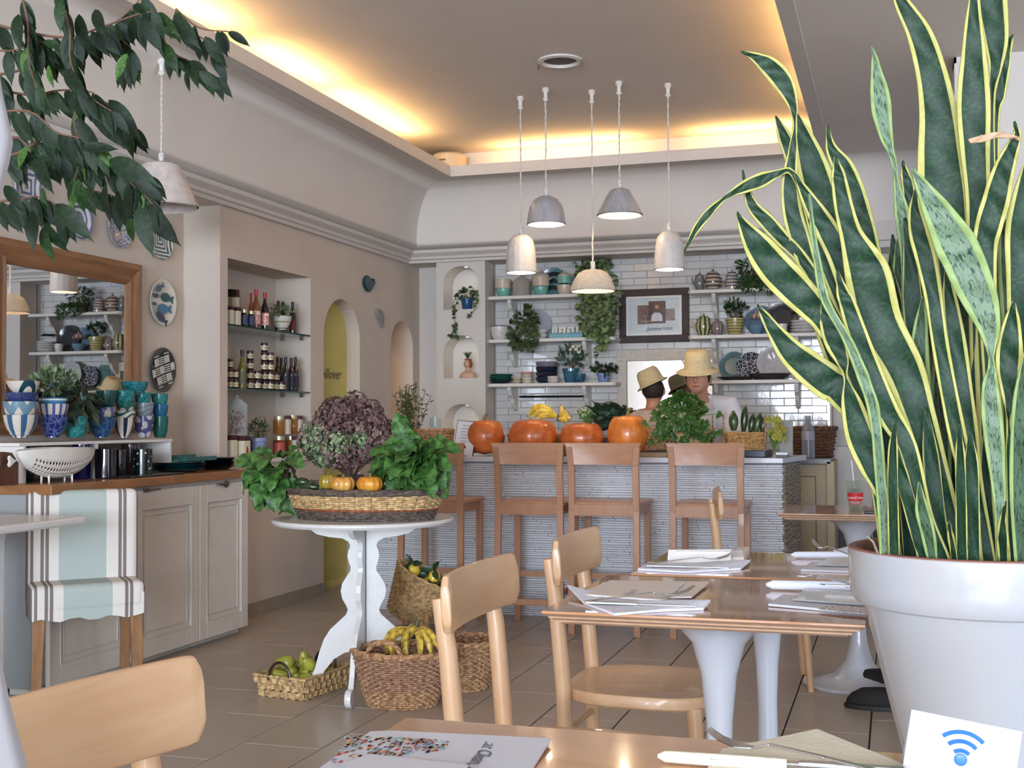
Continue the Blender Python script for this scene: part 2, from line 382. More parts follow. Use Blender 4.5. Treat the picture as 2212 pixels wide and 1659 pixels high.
def ring(prof, x0, y0, x1, y1):
    pa = [(x0, y0, -1, -1), (x1, y0, 1, -1), (x1, y1, 1, 1), (x0, y1, -1, 1), (x0, y0, -1, -1)]
    return moulding([(-o, z) for o, z in prof], [(x, y, -nx, -ny) for x, y, nx, ny in pa])
struct('trim_2', moulding([(o + .0, z) for o, z in lip], [(XT0, YT0, -1, -1), (XT1, YT0, 1, -1), (XT1, YT1, 1, 1), (XT0, YT1, -1, 1), (XT0, YT0, -1, -1)]), TRIM)
# warm tubes lying in the trough
TUBE = M('warm_tube', (255, 190, 96), emit=9.0)
def cove_tube(p, q, lab, pw):
    t = thing('cove_tube_light', lab, 'lamp', ((p[0] + q[0]) / 2, (p[1] + q[1]) / 2, TZ + .014), group='warm light tubes hidden in the ceiling tray')
    MB().tube([(p[0], p[1], TZ + .045), (q[0], q[1], TZ + .045)], .011, 8).build('tube', TUBE, t)
    MB().box((min(p[0], q[0]) - .02, min(p[1], q[1]) - .02, TZ + .013), (max(p[0], q[0]) + .02, max(p[1], q[1]) + .02, TZ + .03)).build('batten', WHITE, t)
    L = math.dist(p, q); a = area('cove_light', ((p[0] + q[0]) / 2, (p[1] + q[1]) / 2, TZ + .06), (PI, 0, 0), *((.03, L) if p[0] == q[0] else (L, .03)), pw * L, WARM)
LX = XT0 - .10; LY = YT1 + .10
ORN = ['nearest the window', 'second from the window', 'middle one', 'second from the far corner', 'next to the far corner']
for i, (y0, y1) in enumerate(((1.4, 2.6), (2.85, 4.05), (4.3, 5.45), (5.72, 6.55), (6.7, 7.9))):
    cove_tube((LX, y0), (LX, y1), 'warm light tube behind the left lip of the ceiling tray, ' + ORN[i], 3.6)
for (x0, x1) in ((-2.75, -1.75), (-1.30, -.55)):
    cove_tube((x0, LY), (x1, LY), 'warm light tube behind the far lip of the ceiling tray, %s one' % ('left' if x0 < -2 else 'right'), 3.2)
for i, (y0, y1) in enumerate(((1.4, 2.6), (2.85, 4.05), (4.3, 5.4), (5.6, 6.8), (7.0, 7.9))):
    cove_tube((XT1 + .1, y0), (XT1 + .1, y1), 'warm light tube behind the right lip of the ceiling tray, ' + ORN[i], 2.6)
# ---- doors seen through the arches
d1 = struct('door_1', MB().box((-3.775, 7.40, .0), (-3.745, 8.06, 2.04)), M('ochre_door_paint', (202, 190, 112), .55, .05, 4))
MB().box((-3.745, 7.40, .0), (-3.732, 8.06, .045)).build('kick_rail', M('pale_yellow', (220, 205, 130), .5), d1)
MB().lathe([(.0, 0), (.018, .0), (.018, .02), (.008, .03), (.02, .05), (0, .058)], m=Matrix.Translation((-3.745, 7.475, 1.5)) @ Matrix.Rotation(PI / 2, 4, 'Y')).build('door_handle', DKMETAL, d1, True)
text_mesh('Spillover', .105, 'lettering', M('olive_script', (104, 98, 62), .7), (-3.743, 7.73, 1.44), (0, 1, 0), (0, 0, 1), d1, shear=.4)
# warm tiled back room behind the second arch
br = MB().box((-5.2, 8.25, 0), (-5.1, 10, 2.9)).box((-5.2, 8.2, 0), (-3.99, 8.27, 2.9)).box((-5.2, 9.4, 0), (-3.99, 9.5, 2.9)).box((-5.2, 8.2, 2.4), (-3.99, 9.5, 2.5))
wbr = struct('wall_side', br, PLASTER)
WT = M('cream_tile', (206, 190, 160), .25, .04, 10)
o0 = None
for r in range(12):
    for k in range(5):
        if o0 is None: o = MB().box((0, 0, 0), (.012, .232, .147)).build('tile', WT, wbr, bev=.003); o0 = o
        else: o = o0.copy(); C.objects.link(o)
        o.location = (-5.1, 8.28 + k * .236, .4 + r * .151)
area('side_room_lamp', (-4.55, 8.85, 2.35), (0, 0, 0), .3, .3, 9, (1, .72, .42))

# ================================================================ patterned glazes and vessels
def PM(name, base, ink, kind, k=10, thr=0.0, rough=.18, ink2=None):
    if name in MATS: return MATS[name]
    m = M(name, base, rough, .04, 20, coat=.4); nt = m.node_tree; n = nt.nodes; b = n['Principled BSDF']
    old = b.inputs['Base Color'].links[0].from_socket
    tc = [x for x in n if x.type == 'TEX_COORD'][0]
    sp = n.new('ShaderNodeSeparateXYZ'); nt.links.new(tc.outputs['Object'], sp.inputs[0])
    def mt(op, a, b_=None, c_=None):
        x = n.new('ShaderNodeMath'); x.operation = op
        for i, v in enumerate((a, b_, c_)):
            if v is None: continue
            if isinstance(v, (int, float)): x.inputs[i].default_value = v
            else: nt.links.new(v, x.inputs[i])
        return x.outputs[0]
    X, Y, Z = sp.outputs; ang = mt('ARCTAN2', Y, X)
    if kind == 'v': f = mt('SINE', mt('MULTIPLY', ang, k))
    elif kind == 'h': f = mt('SINE', mt('MULTIPLY', Z, k))
    elif kind == 'z': f = mt('SINE', mt('ADD', mt('MULTIPLY', Z, k), mt('MULTIPLY', mt('PINGPONG', mt('MULTIPLY', ang, 2.0), 1.0), 3.2)))
    elif kind == 'w': f = mt('SINE', mt('ADD', mt('MULTIPLY', Z, k), mt('MULTIPLY', mt('SINE', mt('MULTIPLY', ang, 3)), 2.4)))
    elif kind == 'sq': f = mt('SINE', mt('MULTIPLY', mt('MAXIMUM', mt('ABSOLUTE', Y), mt('ABSOLUTE', Z)), k))
    elif kind == 'ring': f = mt('SINE', mt('MULTIPLY', mt('SQRT', mt('ADD', mt('MULTIPLY', Y, Y), mt('MULTIPLY', Z, Z))), k))
    elif kind in ('dot', 'cell'):
        v = n.new('ShaderNodeTexVoronoi'); v.inputs['Scale'].default_value = k; nt.links.new(tc.outputs['Object'], v.inputs['Vector'])
        if kind == 'cell': v.feature = 'DISTANCE_TO_EDGE'
        f = v.outputs['Distance']
    else:
        v = n.new('ShaderNodeTexNoise'); v.inputs['Scale'].default_value = k; v.inputs['Distortion'].default_value = 2.5; v.inputs['Detail'].default_value = 3
        nt.links.new(tc.outputs['Object'], v.inputs['Vector']); f = v.outputs['Fac']
    g = mt('GREATER_THAN', f, thr) if kind != 'n' else mt('MULTIPLY_ADD', f, 4.0, -1.5)
    if kind == 'n':
        g = mt('MINIMUM', mt('MAXIMUM', g, 0.0), 1.0)
    mx = n.new('ShaderNodeMix'); mx.data_type = 'RGBA'; nt.links.new(g, mx.inputs[0]); nt.links.new(old, mx.inputs[6]); mx.inputs[7].default_value = srgb(*ink)
    nt.links.new(mx.outputs[2], b.inputs['Base Color']); return m
BOWL = [(.0, 0), (.42, 0), (.42, .05), (.5, .1), (.78, .38), (.93, .7), (1, 1)]
CUP = [(0, 0), (.6, 0), (.72, .08), (.88, .35), (.96, .7), (1, 1)]
CYL = [(0, 0), (.9, 0), (1, .04), (1, .5), (1, 1)]
POT = [(0, 0), (.66, 0), (.72, .04), (.86, .6), (.9, .78), (1, .8), (1, 1)]
BELLY = [(0, 0), (.55, 0), (.6, .05), (.9, .35), (1, .55), (.9, .8), (.8, .92), (.86, 1)]
PLATE = [(0, 0), (.5, 0), (.55, .2), (.95, .8), (1, 1)]
def openprof(prof, r, h, t=.004, floor=.12):
    out = [(a * r, b * h) for a, b in prof]
    inn = [(max(a * r - t, .001), b * h) for a, b in prof if b > floor][::-1]
    return out + [(out[-1][0] - t / 2, out[-1][1] + t / 3)] + inn + [(inn[-1][0] * .8, floor * h), (0, floor * h)]
def at(px, py, pl):
    k, v = pl
    return {'X': onX, 'Y': onY, 'Z': onZ}[k](px, py, v)
def vessel(name, label, cat, px, yb, yt, w, pl, prof=BOWL, mat=None, group=None, seg=24, rib=None, solid=False, parts=None, body='body'):
    p = at(px, yb, pl); s = mpp(p); h = (yb - yt) * s; r = w * s / 2
    mb = MB().lathe([(a * r, b * h) for a, b in prof] + ([(0, prof[-1][1] * h)] if prof[-1][0] > 0 else []) if solid else openprof(prof, r, h, min(.005, r * .12)), p, seg, rib=rib)
    if parts:
        t = thing(name, label, cat, p, group=group); mb.build(body, mat, t, smooth=True); parts(t, p, r, h)
    else:
        t = mb_at(name, mb, mat, p); tag(t, label, cat, group)
    return t, p, r, h
def mb_at(name, mb, mat, p, smooth=True, parent=None, **k):
    """single-mesh thing whose origin sits at p"""
    WL['__tmp'] = Vector(p)
    class D: pass
    d = D(); d.name = '__tmp'
    me_o = MB(); me_o.v = [v - Vector(p) for v in mb.v]; me_o.f = mb.f
    o = me_o.build(name, mat, smooth=smooth, **k); o.location = p; WL[o.name] = Vector(p); return o
def shrub(mb, c, rad, n, L, W, seed=1, up=.4, seg=3, droop=0, shell=.35):
    r = random.Random(seed); c = Vector(c)
    for i in range(n):
        d = Vector((r.gauss(0, 1), r.gauss(0, 1), r.gauss(0, 1))).normalized(); q = r.uniform(shell, 1)
        p = c + Vector((d.x * rad[0], d.y * rad[1], d.z * rad[2])) * q
        a = (d + Vector((r.uniform(-.5, .5), r.uniform(-.5, .5), up + r.uniform(-.4, .4)))).normalized()
        if droop: a.z -= droop * r.random()
        mb.leaf(p, a, (d.x + r.uniform(-.6, .6), d.y + r.uniform(-.6, .6), .6 + r.uniform(-.5, .5)), L * r.uniform(.6, 1.15), W * r.uniform(.7, 1.1), .25, .15, seg)
    return mb
def stems(mb, c, rad, n, r0, seed=2, base=None):
    r = random.Random(seed); c = Vector(c); base = Vector(base) if base else c - Vector((0, 0, rad[2]))
    for i in range(n):
        e = c + Vector((r.uniform(-1, 1) * rad[0], r.uniform(-1, 1) * rad[1], r.uniform(-.2, .8) * rad[2])) * .8
        m = base.lerp(e, .5) + Vector((r.uniform(-.1, .1) * rad[0], r.uniform(-.1, .1) * rad[1], .15 * rad[2]))
        mb.tube([base + Vector((r.uniform(-1, 1), r.uniform(-1, 1), 0)) * r0 * 2, m, e], [r0, r0 * .8, r0 * .4], 5)
    return mb
def potted(label, cat, px, yb, yt, w, pl, prof, mat, ptop, pw, n, L, W, leafmat=GREEN, seed=3, up=.4, droop=0, name='potted_plant', group=None, off=(0, 0), ph=None, upm=1.0):
    """pot + soil + leafy crown reaching up to pixel row ptop, crown width pw pixels"""
    def parts(t, p, r, h):
        s = mpp(p); top = (yb - ptop) * s; c = p + Vector((off[0] * s, 0, (h + top) / 2 * 1.0 + off[1] * s)); rad = (pw * s / 2, min(pw * s / 2, .12), max((top - h) / 2, .02))
        MB().lathe([(0, h * .86), (r * .8, h * .86)], p, 16).build('soil', SOIL, t)
        stems(MB(), c, rad, 9, .002, seed, p + Vector((0, 0, h * .8))).build('stems', STEM, t)
        shrub(MB(), c, rad, n, L, W, seed, up, 4, droop).build('foliage', leafmat, t, smooth=True, kind='stuff')
    return vessel(name, label, cat, px, yb, yt, w, pl, prof, mat, group=group, parts=parts, body='pot')
# ================================================================ left wall: cabinets, worktop
WT_TOP = .885; WT_TH = .042
CY0, CY1 = 4.335, 5.985
yc = [CY0, onX(287, 1200, XC).y, onX(431, 1200, XC).y, CY1]
CABW = M('cabinet_paint', (212, 206, 198), .42, .03, 12)
def cabinet(y0, y1, label, handle, hpx):
    t = thing('base_cabinet', label, 'cabinet', (XC - .25, (y0 + y1) / 2, 0), group='white base cabinets under the wooden worktop')
    g = .004
    MB().box((XM, y0 + .001, .05), (XC - .024, y1 - .001, WT_TOP - WT_TH)).box((XC - .2, y0 + .005, 0), (XC - .06, y1 - .005, .05)).build('body', CABW, t)
    d = MB(); x0, x1 = XC - .022, XC
    zb, zt_ = .035, WT_TOP - WT_TH - .02; a, b = y0 + g, y1 - g; f = .07
    d.box((x0, a, zb), (x1, a + f, zt_)).box((x0, b - f, zb), (x1, b, zt_)).box((x0, a + f, zb), (x1, b - f, zb + f * 1.25)).box((x0, a + f, zt_ - f * 1.3), (x1, b - f, zt_))
    d.box((x0, a + f, zb + f), (x1 - .013, b - f, zt_ - f))
    dd = d.build('door', CABW, t, bev=.003)
    i0, i1, j0, j1 = a + f, b - f, zb + f * 1.25, zt_ - f * 1.3
    mm = MB()
    for k in (0, .03):
        A = [(x1 - .003 - k * .2, i0 + k, j0 + k), (x1 - .003 - k * .2, i1 - k, j0 + k), (x1 - .003 - k * .2, i1 - k, j1 - k), (x1 - .003 - k * .2, i0 + k, j1 - k)]
        mm.tube(A, .0055 if k == 0 else .003, 6, closed=True)
    mm.build('beading', CABW, dd, smooth=True)
    pt = MB(); hy = onX(hpx, 1050, XC).y; hz = onX(hpx, {0: 1058, 1: 1046}[handle], XC).z; X = XC + .012
    if handle == 0:
        pt.tube([(X, hy - .025, hz), (X, hy + .04, hz + .002), (X, hy + .06, hz), (XC, hy + .062, hz)], [.006, .004, .005, .004], 8)
        for k in (-1, 0, 1): pt.tube([(X, hy - .02, hz + k * .004), (X, hy - .045, hz + k * .007), (XC + .002, hy - .06, hz + k * .006)], .0028, 6)
    else:
        pt.tube([(XC, hy - .06, hz), (X, hy - .058, hz), (X, hy, hz)], [.005, .006, .004], 8)
        pt.ball((X, hy + .022, hz), (.008, .024, .019))
    pt.build('handle', M('pewter', (120, 112, 106), .35, .1, 40, metal=1), dd, smooth=True)
    return t
cabinet(yc[0], yc[1], 'white panelled base cabinet behind the striped chair, nearest of three', 0, 200)
cabinet(yc[1], yc[2], 'white panelled base cabinet with a fork-shaped handle, the middle of three', 0, 325)
cabinet(yc[2], yc[3], 'white panelled base cabinet with a spoon-shaped handle, beside the bare wall', 1, 480)
wk = thing('worktop', 'long oiled wooden worktop over the white base cabinets', 'worktop', (-3.6, 5.1, WT_TOP - WT_TH))
OAKT = wood('worktop_oak', (156, 108, 66), (132, 88, 52), 'Y', 16, .4)
ym = onX(115, 1053, XC + .03).y
MB().box((XM, CY0 - .03, WT_TOP - WT_TH), (XC + .03, 5.2, WT_TOP)).build('board', OAKT, wk, bev=.004)
MB().box((XM, 5.201, WT_TOP - WT_TH), (XC + .03, CY1 + .01, WT_TOP)).build('board', OAKT, wk, bev=.004)
# patterned end panel drapes over the cabinet end
one('fabric_panel', MB().box((XM, CY0 - .02, .03), (XC - .02, CY0 - .012, WT_TOP - WT_TH - .003)), PM('sprig_fabric', (176, 176, 172), (150, 154, 156), 'dot', 40, .0, .9), 'pale grey sprigged fabric panel over the near end of the cabinets', 'fabric')
# ---- riser shelf with the stacked bowls
XR = -3.56
pe = onX(373, 948, XR); ZR = pe.z; YR1 = pe.y
rs = thing('riser_shelf', 'thin white riser shelf on the worktop carrying stacked bowls', 'shelf', (-3.72, 5.0, WT_TOP))
MB().box((XM + .002, 4.36, ZR - .014), (XR, YR1, ZR)).build('board', WHITE, rs, bev=.002)
for y in (4.40, 4.9, YR1 - .012): MB().box((XM + .01, y - .008, WT_TOP), (XR - .004, y + .008, ZR - .014)).build('leg', WHITE, rs)
NAVY, BLU, TEAL, SKY, CREAM = (26, 40, 68), (46, 90, 130), (22, 90, 90), (104, 138, 156), (206, 198, 186)
G_teal = lambda k=22: PM('teal_streaks_%d' % k, (20, 92, 96), (58, 150, 146), 'n', k)
gb = 'stacked painted bowls and cups on the riser shelf'
PX = ('X', XR - .09)
def stackit(items):
    for (px, yb, yt, w_, prof, mat, lab, cat) in items:
        # X plane varies a little so every stack keeps its own column
        vessel({'bowl': 'bowl', 'cup': 'cup', 'pot': 'plant_pot'}[cat], lab, cat, px, yb, yt, w_, PX, prof, mat, group=gb, seg=28)
stackit([
 (44, 945, 897, 72, BOWL, PM('b1', CREAM, BLU, 'v', 7, .25), 'bowl with wide blue and navy stripes, bottom of the leftmost stack', 'bowl'),
 (44, 903, 868, 73, CUP, PM('b2', SKY, CREAM, 'z', 60, .2), 'sky blue bowl with cream zigzags, second from the bottom, leftmost stack', 'bowl'),
 (46, 873, 849, 70, CUP, PM('b3', (27, 41, 92), (60, 72, 120), 'n', 60), 'deep blue streaked bowl under the white and teal wavy bowl', 'bowl'),
 (50, 858, 824, 70, BOWL, PM('b4', CREAM, (17, 60, 75), 'w', 60, .35), 'white bowl with broad teal waves on top of the leftmost stack', 'bowl'),
 (114, 945, 897, 65, BOWL, PM('b5', (84, 96, 151), (25, 39, 103), 'cell', 45, .09), 'bowl painted with blue honeycomb cells under the succulent', 'bowl'),
 (114, 903, 873, 66, CUP, PM('b6', CREAM, (79, 89, 153), 'v', 13, .3), 'cream cup with thin lilac stripes below the blue banded bowl', 'cup'),
 (219, 945, 902, 62, BOWL, PM('b7', (51, 89, 125), (27, 60, 104), 'cell', 28, .12), 'mid blue bowl with carved rings, bottom of its stack', 'bowl'),
 (223, 906, 880, 50, CUP, PM('b8', (189, 184, 175), (91, 101, 161), 'w', 40, -.1), 'white cup with lilac petals on the ringed blue bowl', 'cup'),
 (229, 884, 844, 42, CUP, PM('b9', (13, 60, 63), (20, 82, 79), 'n', 30), 'dark teal tall cup on the lilac petal cup', 'cup'),
 (267, 945, 903, 46, BOWL, PM('b10', CREAM, (20, 34, 61), 'v', 6, .3), 'small bowl with navy and pale stripes, bottom of its stack', 'bowl'),
 (270, 908, 888, 44, CUP, PM('b11', CREAM, (34, 92, 92), 'ring', 260, .3), 'small cup with green curved stripes on the navy striped bowl', 'cup'),
 (271, 892, 869, 42, CUP, PM('b12', (184, 175, 163), (34, 96, 86), 'dot', 28, .42), 'small cream cup with a green leaf on the curved-stripe cup', 'cup'),
 (267, 874, 844, 46, CUP, G_teal(26), 'green teal bowl on top of the cream leaf cup', 'bowl'),
 (311, 945, 899, 42, CUP, PM('b13', (177, 173, 175), (70, 72, 116), 'dot', 30, .5), 'tall pale cup with blue leaf sprigs, bottom of its stack', 'cup'),
 (311, 903, 870, 42, CUP, PM('b14', (135, 146, 153), (111, 125, 137), 'ring', 300, .1), 'pale grey cup with rings on the leaf sprig cup', 'cup'),
 (308, 874, 848, 36, CUP, G_teal(34), 'teal streaked cup under the widest teal bowl', 'cup'),
 (291, 852, 825, 61, BOWL, PM('b15', (20, 86, 96), (60, 137, 142), 'n', 40), 'wide teal streaked bowl, the topmost of all the stacks', 'bowl'),
 (346, 945, 899, 36, CUP, PM('b16', (20, 79, 79), (34, 103, 94), 'n', 44), 'dark green teal cup, bottom of the rightmost stack', 'cup'),
 (346, 903, 874, 35, CUP, PM('b17', (24, 82, 127), (44, 106, 144), 'n', 44), 'bright blue cup, middle of the rightmost stack', 'cup'),
 (345, 878, 851, 37, CUP, PM('b18', (22, 96, 99), (60, 141, 135), 'n', 50), 'teal streaked cup, top of the rightmost stack', 'cup')])
SUCC = M('succulent_leaf', (84, 106, 74), .5, .2, 20, col2=(110, 130, 92))
potted('succulent in a blue banded bowl on the second bowl stack', 'plant', 114, 878, 860, 62, PX, CUP, PM('b19', (70, 130, 170), (220, 222, 220), 'h', 260, .6), 796, 92, 190, .042, .022, SUCC, 5, .5, group=None)
potted('dark striped calathea hanging from a teal pot between bowl stacks', 'plant', 163, 945, 898, 52, PX, CUP, G_teal(30), 832, 80, 70, .09, .042, M('calathea_leaf', (16, 30, 20), .4, .3, 60, col2=(58, 74, 56), stretch=(1, 8, 1)), 8, .0, droop=1.0, off=(10, -8))
# ---- on the worktop
PW = lambda x: ('X', x)
WTP = lambda px, x: (px, at(px, 1000, ('X', x)))
def on_top(name, label, cat, px, yt, w_, X, prof, mat, group=None, seg=20, rib=None, z=WT_TOP):
    p = onX(px, 1000, X); p.z = z; s = mpp(p); top = onX(px, yt, X).z
    mb = MB().lathe(openprof(prof, w_ * s / 2, top - z, .003, .06), p, seg, rib=rib)
    return tag(mb_at(name, mb, mat, p), label, cat, group)
DG = M('dark_glass', (20, 18, 26), .06, .1, 20, coat=.6); DGT = M('dark_teal_glass', (10, 40, 44), .06, .1, 20, coat=.6); DGB = M('cobalt_glass', (20, 24, 78), .06, .1, 20, coat=.6)
DGP = M('smoky_plum_glass', (66, 54, 66), .08, .1, 20, coat=.6)
gg = 'dark glasses and cups on the worktop'
for a in ((50, 968, 46, -3.66, DGT, 'wide dark teal glass bowl behind the white fish dish'), (176, 959, 40, -3.60, DGB, 'cobalt blue glass right behind the fish dish head'),
          (228, 970, 44, -3.50, DG, 'squat black glass just right of the fish dish'), (216, 966, 30, -3.66, DG, 'narrow black glass at the back behind the squat one'),
          (281, 960, 38, -3.66, DGP, 'smoky plum glass at the back of the worktop'), (258, 972, 26, -3.52, DG, 'narrow black glass in front of the plum one'),
          (308, 970, 42, -3.50, PM('dotted_black', (12, 26, 26), (170, 176, 170), 'dot', 42, -1) , 'black cup with pale dots beside the teal plates')):
    on_top('glass' if 'glass' in a[5] else 'cup', a[5], 'glass' if 'glass' in a[5] else 'cup', a[0], a[1], a[2], a[3], CYL, a[4], gg)
m_ = MATS['dotted_black']; [setattr(x, 'operation', 'LESS_THAN') for x in m_.node_tree.nodes if x.type == 'MATH' and x.operation == 'GREATER_THAN']; [x.inputs[1].__setattr__('default_value', .22) for x in m_.node_tree.nodes if x.type == 'MATH' and x.operation == 'LESS_THAN']
def plate_stack(px, n, w_, X, mat, labs, group, z0=WT_TOP, dz=.011, sq=.8):
    p = onX(px, 1000, X); s = mpp(p)
    for i in range(n):
        q = Vector((p.x, p.y, z0 + i * dz)); r = w_ * s / 2 * (1 - .03 * (i % 2))
        mb = MB().lathe([(0, 0), (r * .6, 0), (r * .95, .016), (r, .019), (r * .97, .021), (r * .6, .006), (0, .006)], q, 28, sq=1)
        tag(mb_at('plate', mb, mat, q), labs(i), 'plate', group)
ORD = ['lowest', 'second', 'third', 'fourth', 'fifth', 'topmost', 'topmost']
plate_stack(385, 4, 118, -3.56, M('teal_plate_glaze', (18, 66, 70), .12, .1, 30, coat=.5), lambda i: 'dark teal plate, %s of the stack at the worktop middle' % ORD[i] if i < 3 else 'dark teal plate on top of the stack beside the dotted cup', 'stack of dark teal plates', sq=1)
plate_stack(468, 5, 82, -3.56, M('black_plate_glaze', (14, 16, 20), .15, .1, 30, coat=.5), lambda i: 'black plate, %s of the stack at the worktop end' % ORD[i], 'stack of black plates')
q = onX(410, 1000, -3.56); q.z = WT_TOP + .056
one('handled_tray', MB().box((q.x - .07, q.y - .15, q.z), (q.x + .07, q.y + .15, q.z + .01)).box((q.x - .07, q.y - .15, q.z + .01), (q.x - .055, q.y + .15, q.z + .03)).box((q.x + .055, q.y - .15, q.z + .01), (q.x + .07, q.y + .15, q.z + .022)), M('teal_tray', (48, 104, 104), .2, .1, 30, coat=.4), 'small teal rectangular tray lying on the teal plates', 'tray')
q = onX(320, 1012, -3.44); q.z = WT_TOP
one('slate_platter', MB().box((q.x - .06, q.y - .22, q.z), (q.x + .06, q.y + .22, q.z + .009)), M('slate', (30, 28, 28), .3, .2, 20), 'long thin dark platter at the front of the worktop', 'platter', bev=.002)
q = onX(8, 1000, -3.52); q.z = WT_TOP
one('serving_board', MB().prism([(-.05, 0), (.09, 0), (.09, .09), (.05, .135), (0, .14), (-.05, .10)], lambda a, b: (q.x, q.y + a, q.z + b), lambda a, b: (q.x - .02, q.y + a, q.z + b)), wood('dark_board', (96, 56, 34), (70, 40, 26), 'Z', 20), 'dark carved wooden board standing at the left end of the worktop', 'board')
# white openwork fish dish
def fish_dish():
    a = onX(36, 995, -3.50); b = onX(203, 990, -3.50); zb = WT_TOP + .020; c = (a + b) / 2; L = (b.y - a.y) / 2; H = onX(120, 966, -3.50).z - zb
    t = thing('fish_dish', 'white ceramic fish-shaped dish with pierced sides on the worktop', 'dish', (c.x, c.y, WT_TOP))
    nU, nV = 30, 10; vs = []; fs = []
    def P(i, j):
        u = i / nU * 2 - 1; wd = (1 - abs(u) ** 2) ** .75 * .068 + .003; hh = (1 - abs(u) ** 2.1) ** .7
        a_ = PI * (j / (nV)); zz_ = zb + H * (.92 + .08 * (1 - u * u)) - (H * hh) * math.sin(a_) ** .75
        return Vector((c.x + wd * math.cos(a_), c.y + u * L, zz_))
    mb = MB()
    for i in range(nU + 1):
        for j in range(nV + 1): vs.append(P(i, j))
    for i in range(nU):
        for j in range(nV):
            k = i * (nV + 1) + j; e = [k, k + 1, k + nV + 2, k + nV + 1]
            hole = 3 < i < nU - 2 and 0 < j < nV - 1 and j != nV // 2
            if not hole: fs.append(tuple(e)); continue
            cc = sum((vs[x] for x in e), Vector()) / 4; b0 = len(vs)
            vs += [vs[e[0]].lerp(vs[e[1]], .5).lerp(cc, .12), vs[e[1]].lerp(vs[e[2]], .5).lerp(cc, .12), vs[e[2]].lerp(vs[e[3]], .5).lerp(cc, .12), vs[e[3]].lerp(vs[e[0]], .5).lerp(cc, .12)]
            fs += [(e[0], e[1], b0), (e[1], e[2], b0 + 1), (e[2], e[3], b0 + 2), (e[3], e[0], b0 + 3), (e[0], b0, b0 + 3), (e[1], b0 + 1, b0), (e[2], b0 + 2, b0 + 1), (e[3], b0 + 3, b0 + 2)]
    mb.add(vs, fs); mb.build('body', CERW, t, fix=False, solid=.0035)
    y0 = c.y - L; MB().prism([(0, .0), (-.02, .006), (-.045, .022), (-.052, .012), (-.045, -.002), (-.052, -.016), (-.045, -.026), (-.02, -.008)], lambda q, z: (c.x - .006, y0 + q, zb + H * .62 + z), lambda q, z: (c.x + .006, y0 + q, zb + H * .62 + z)).build('tail', CERW, t, bev=.002)
    for sx in (-.02, .02):
        for sy in (-.3, .3): MB().tube([(c.x + sx, c.y + sy * L, WT_TOP), (c.x + sx * .9, c.y + sy * L, zb + .016)], [.004, .006], 8).build('foot', CERW, t)
    # fruit inside
    for k in range(3):
        o = mb_at('red_fruit', MB().ball((0, 0, 0), .024, 12, 8), M('dark_red_fruit', (96, 22, 30), .4, .2, 20), (0, 0, 0)); o.location = (c.x, c.y + (k - .7) * .055, zb + .045)
        tag(o, ['dark red fruit in the fish dish, towards its tail', 'dark red fruit in the middle of the fish dish', 'dark red fruit in the fish dish, towards its head'][k], 'fruit', 'red fruit inside the fish dish')
fish_dish()
# ================================================================ mirror and plates on the left wall
XF = XM + .045
def mirror_left():
    A = onX(2, 507, XF); B = onX(308, 576, XF); y0, y1 = A.y - .05, B.y; z1 = (A.z + B.z) / 2; z0 = ZR + .03
    t = thing('framed_mirror', 'large mirror in a wide carved wooden frame behind the bowls', 'mirror', (XM, (y0 + y1) / 2, z0))
    fw = .115; OAK = wood('mirror_oak', (150, 108, 72), (118, 80, 50), 'Y', 16, .45); OAKZ = wood('mirror_oak_upright', (150, 108, 72), (118, 80, 50), 'Z', 16, .45)
    prof = [(0, 0), (0, .04), (.03, .048), (.05, .038), (.075, .03), (.09, .038), (fw, .022), (fw, 0)]
    pa = [(y0, z0, 1, 1), (y1, z0, -1, 1), (y1, z1, -1, -1), (y0, z1, 1, -1)]
    for k in range(4):
        mb = MB(); P, Q = pa[k], pa[(k + 1) % 4]; n = len(prof)
        mb.add([(XM + .002 + d, p[0] + p[2] * o, p[1] + p[3] * o) for p in (P, Q) for o, d in prof], [tuple(range(n)), tuple(range(2 * n - 1, n - 1, -1))] + [(i, (i + 1) % n, n + (i + 1) % n, n + i) for i in range(n)])
        mb.build('frame_rail', OAK if k % 2 == 0 else OAKZ, t)
    m = bpy.data.materials.new('mirror_silver'); m.use_nodes = True; b = m.node_tree.nodes['Principled BSDF']; b.inputs['Metallic'].default_value = 1; b.inputs['Roughness'].default_value = .015; b.inputs['Base Color'].default_value = (.80, .82, .84, 1); MATS['mirror'] = m
    MB().box((XM + .003, y0 + fw - .02, z0 + fw - .02), (XM + .018, y1 - fw + .02, z1 - fw + .02)).build('mirror_glass', m, t)
mirror_left()
gp = 'painted plates hung on the left wall'
def wall_plate(px, py, hpx, mat, label, sq=1.0, extra=None):
    p = onX(px, py, XM + .02); s = mpp(p); r = hpx * s / 2
    t = thing('wall_plate', label, 'plate', (XM, p.y, p.z), group=gp)
    m = Matrix.Translation((XM + .001, p.y, p.z)) @ Matrix.Rotation(PI / 2, 4, 'Y')
    MB().lathe([(0, 0), (r * .62, 0), (r * .7, .008), (r * .98, .022), (r, .026), (r * .97, .028), (r * .68, .012), (0, .012)], (0, 0, 0), 36, m).build('plate', mat, t, smooth=True)
    if extra: extra(t, p, r)
    return t
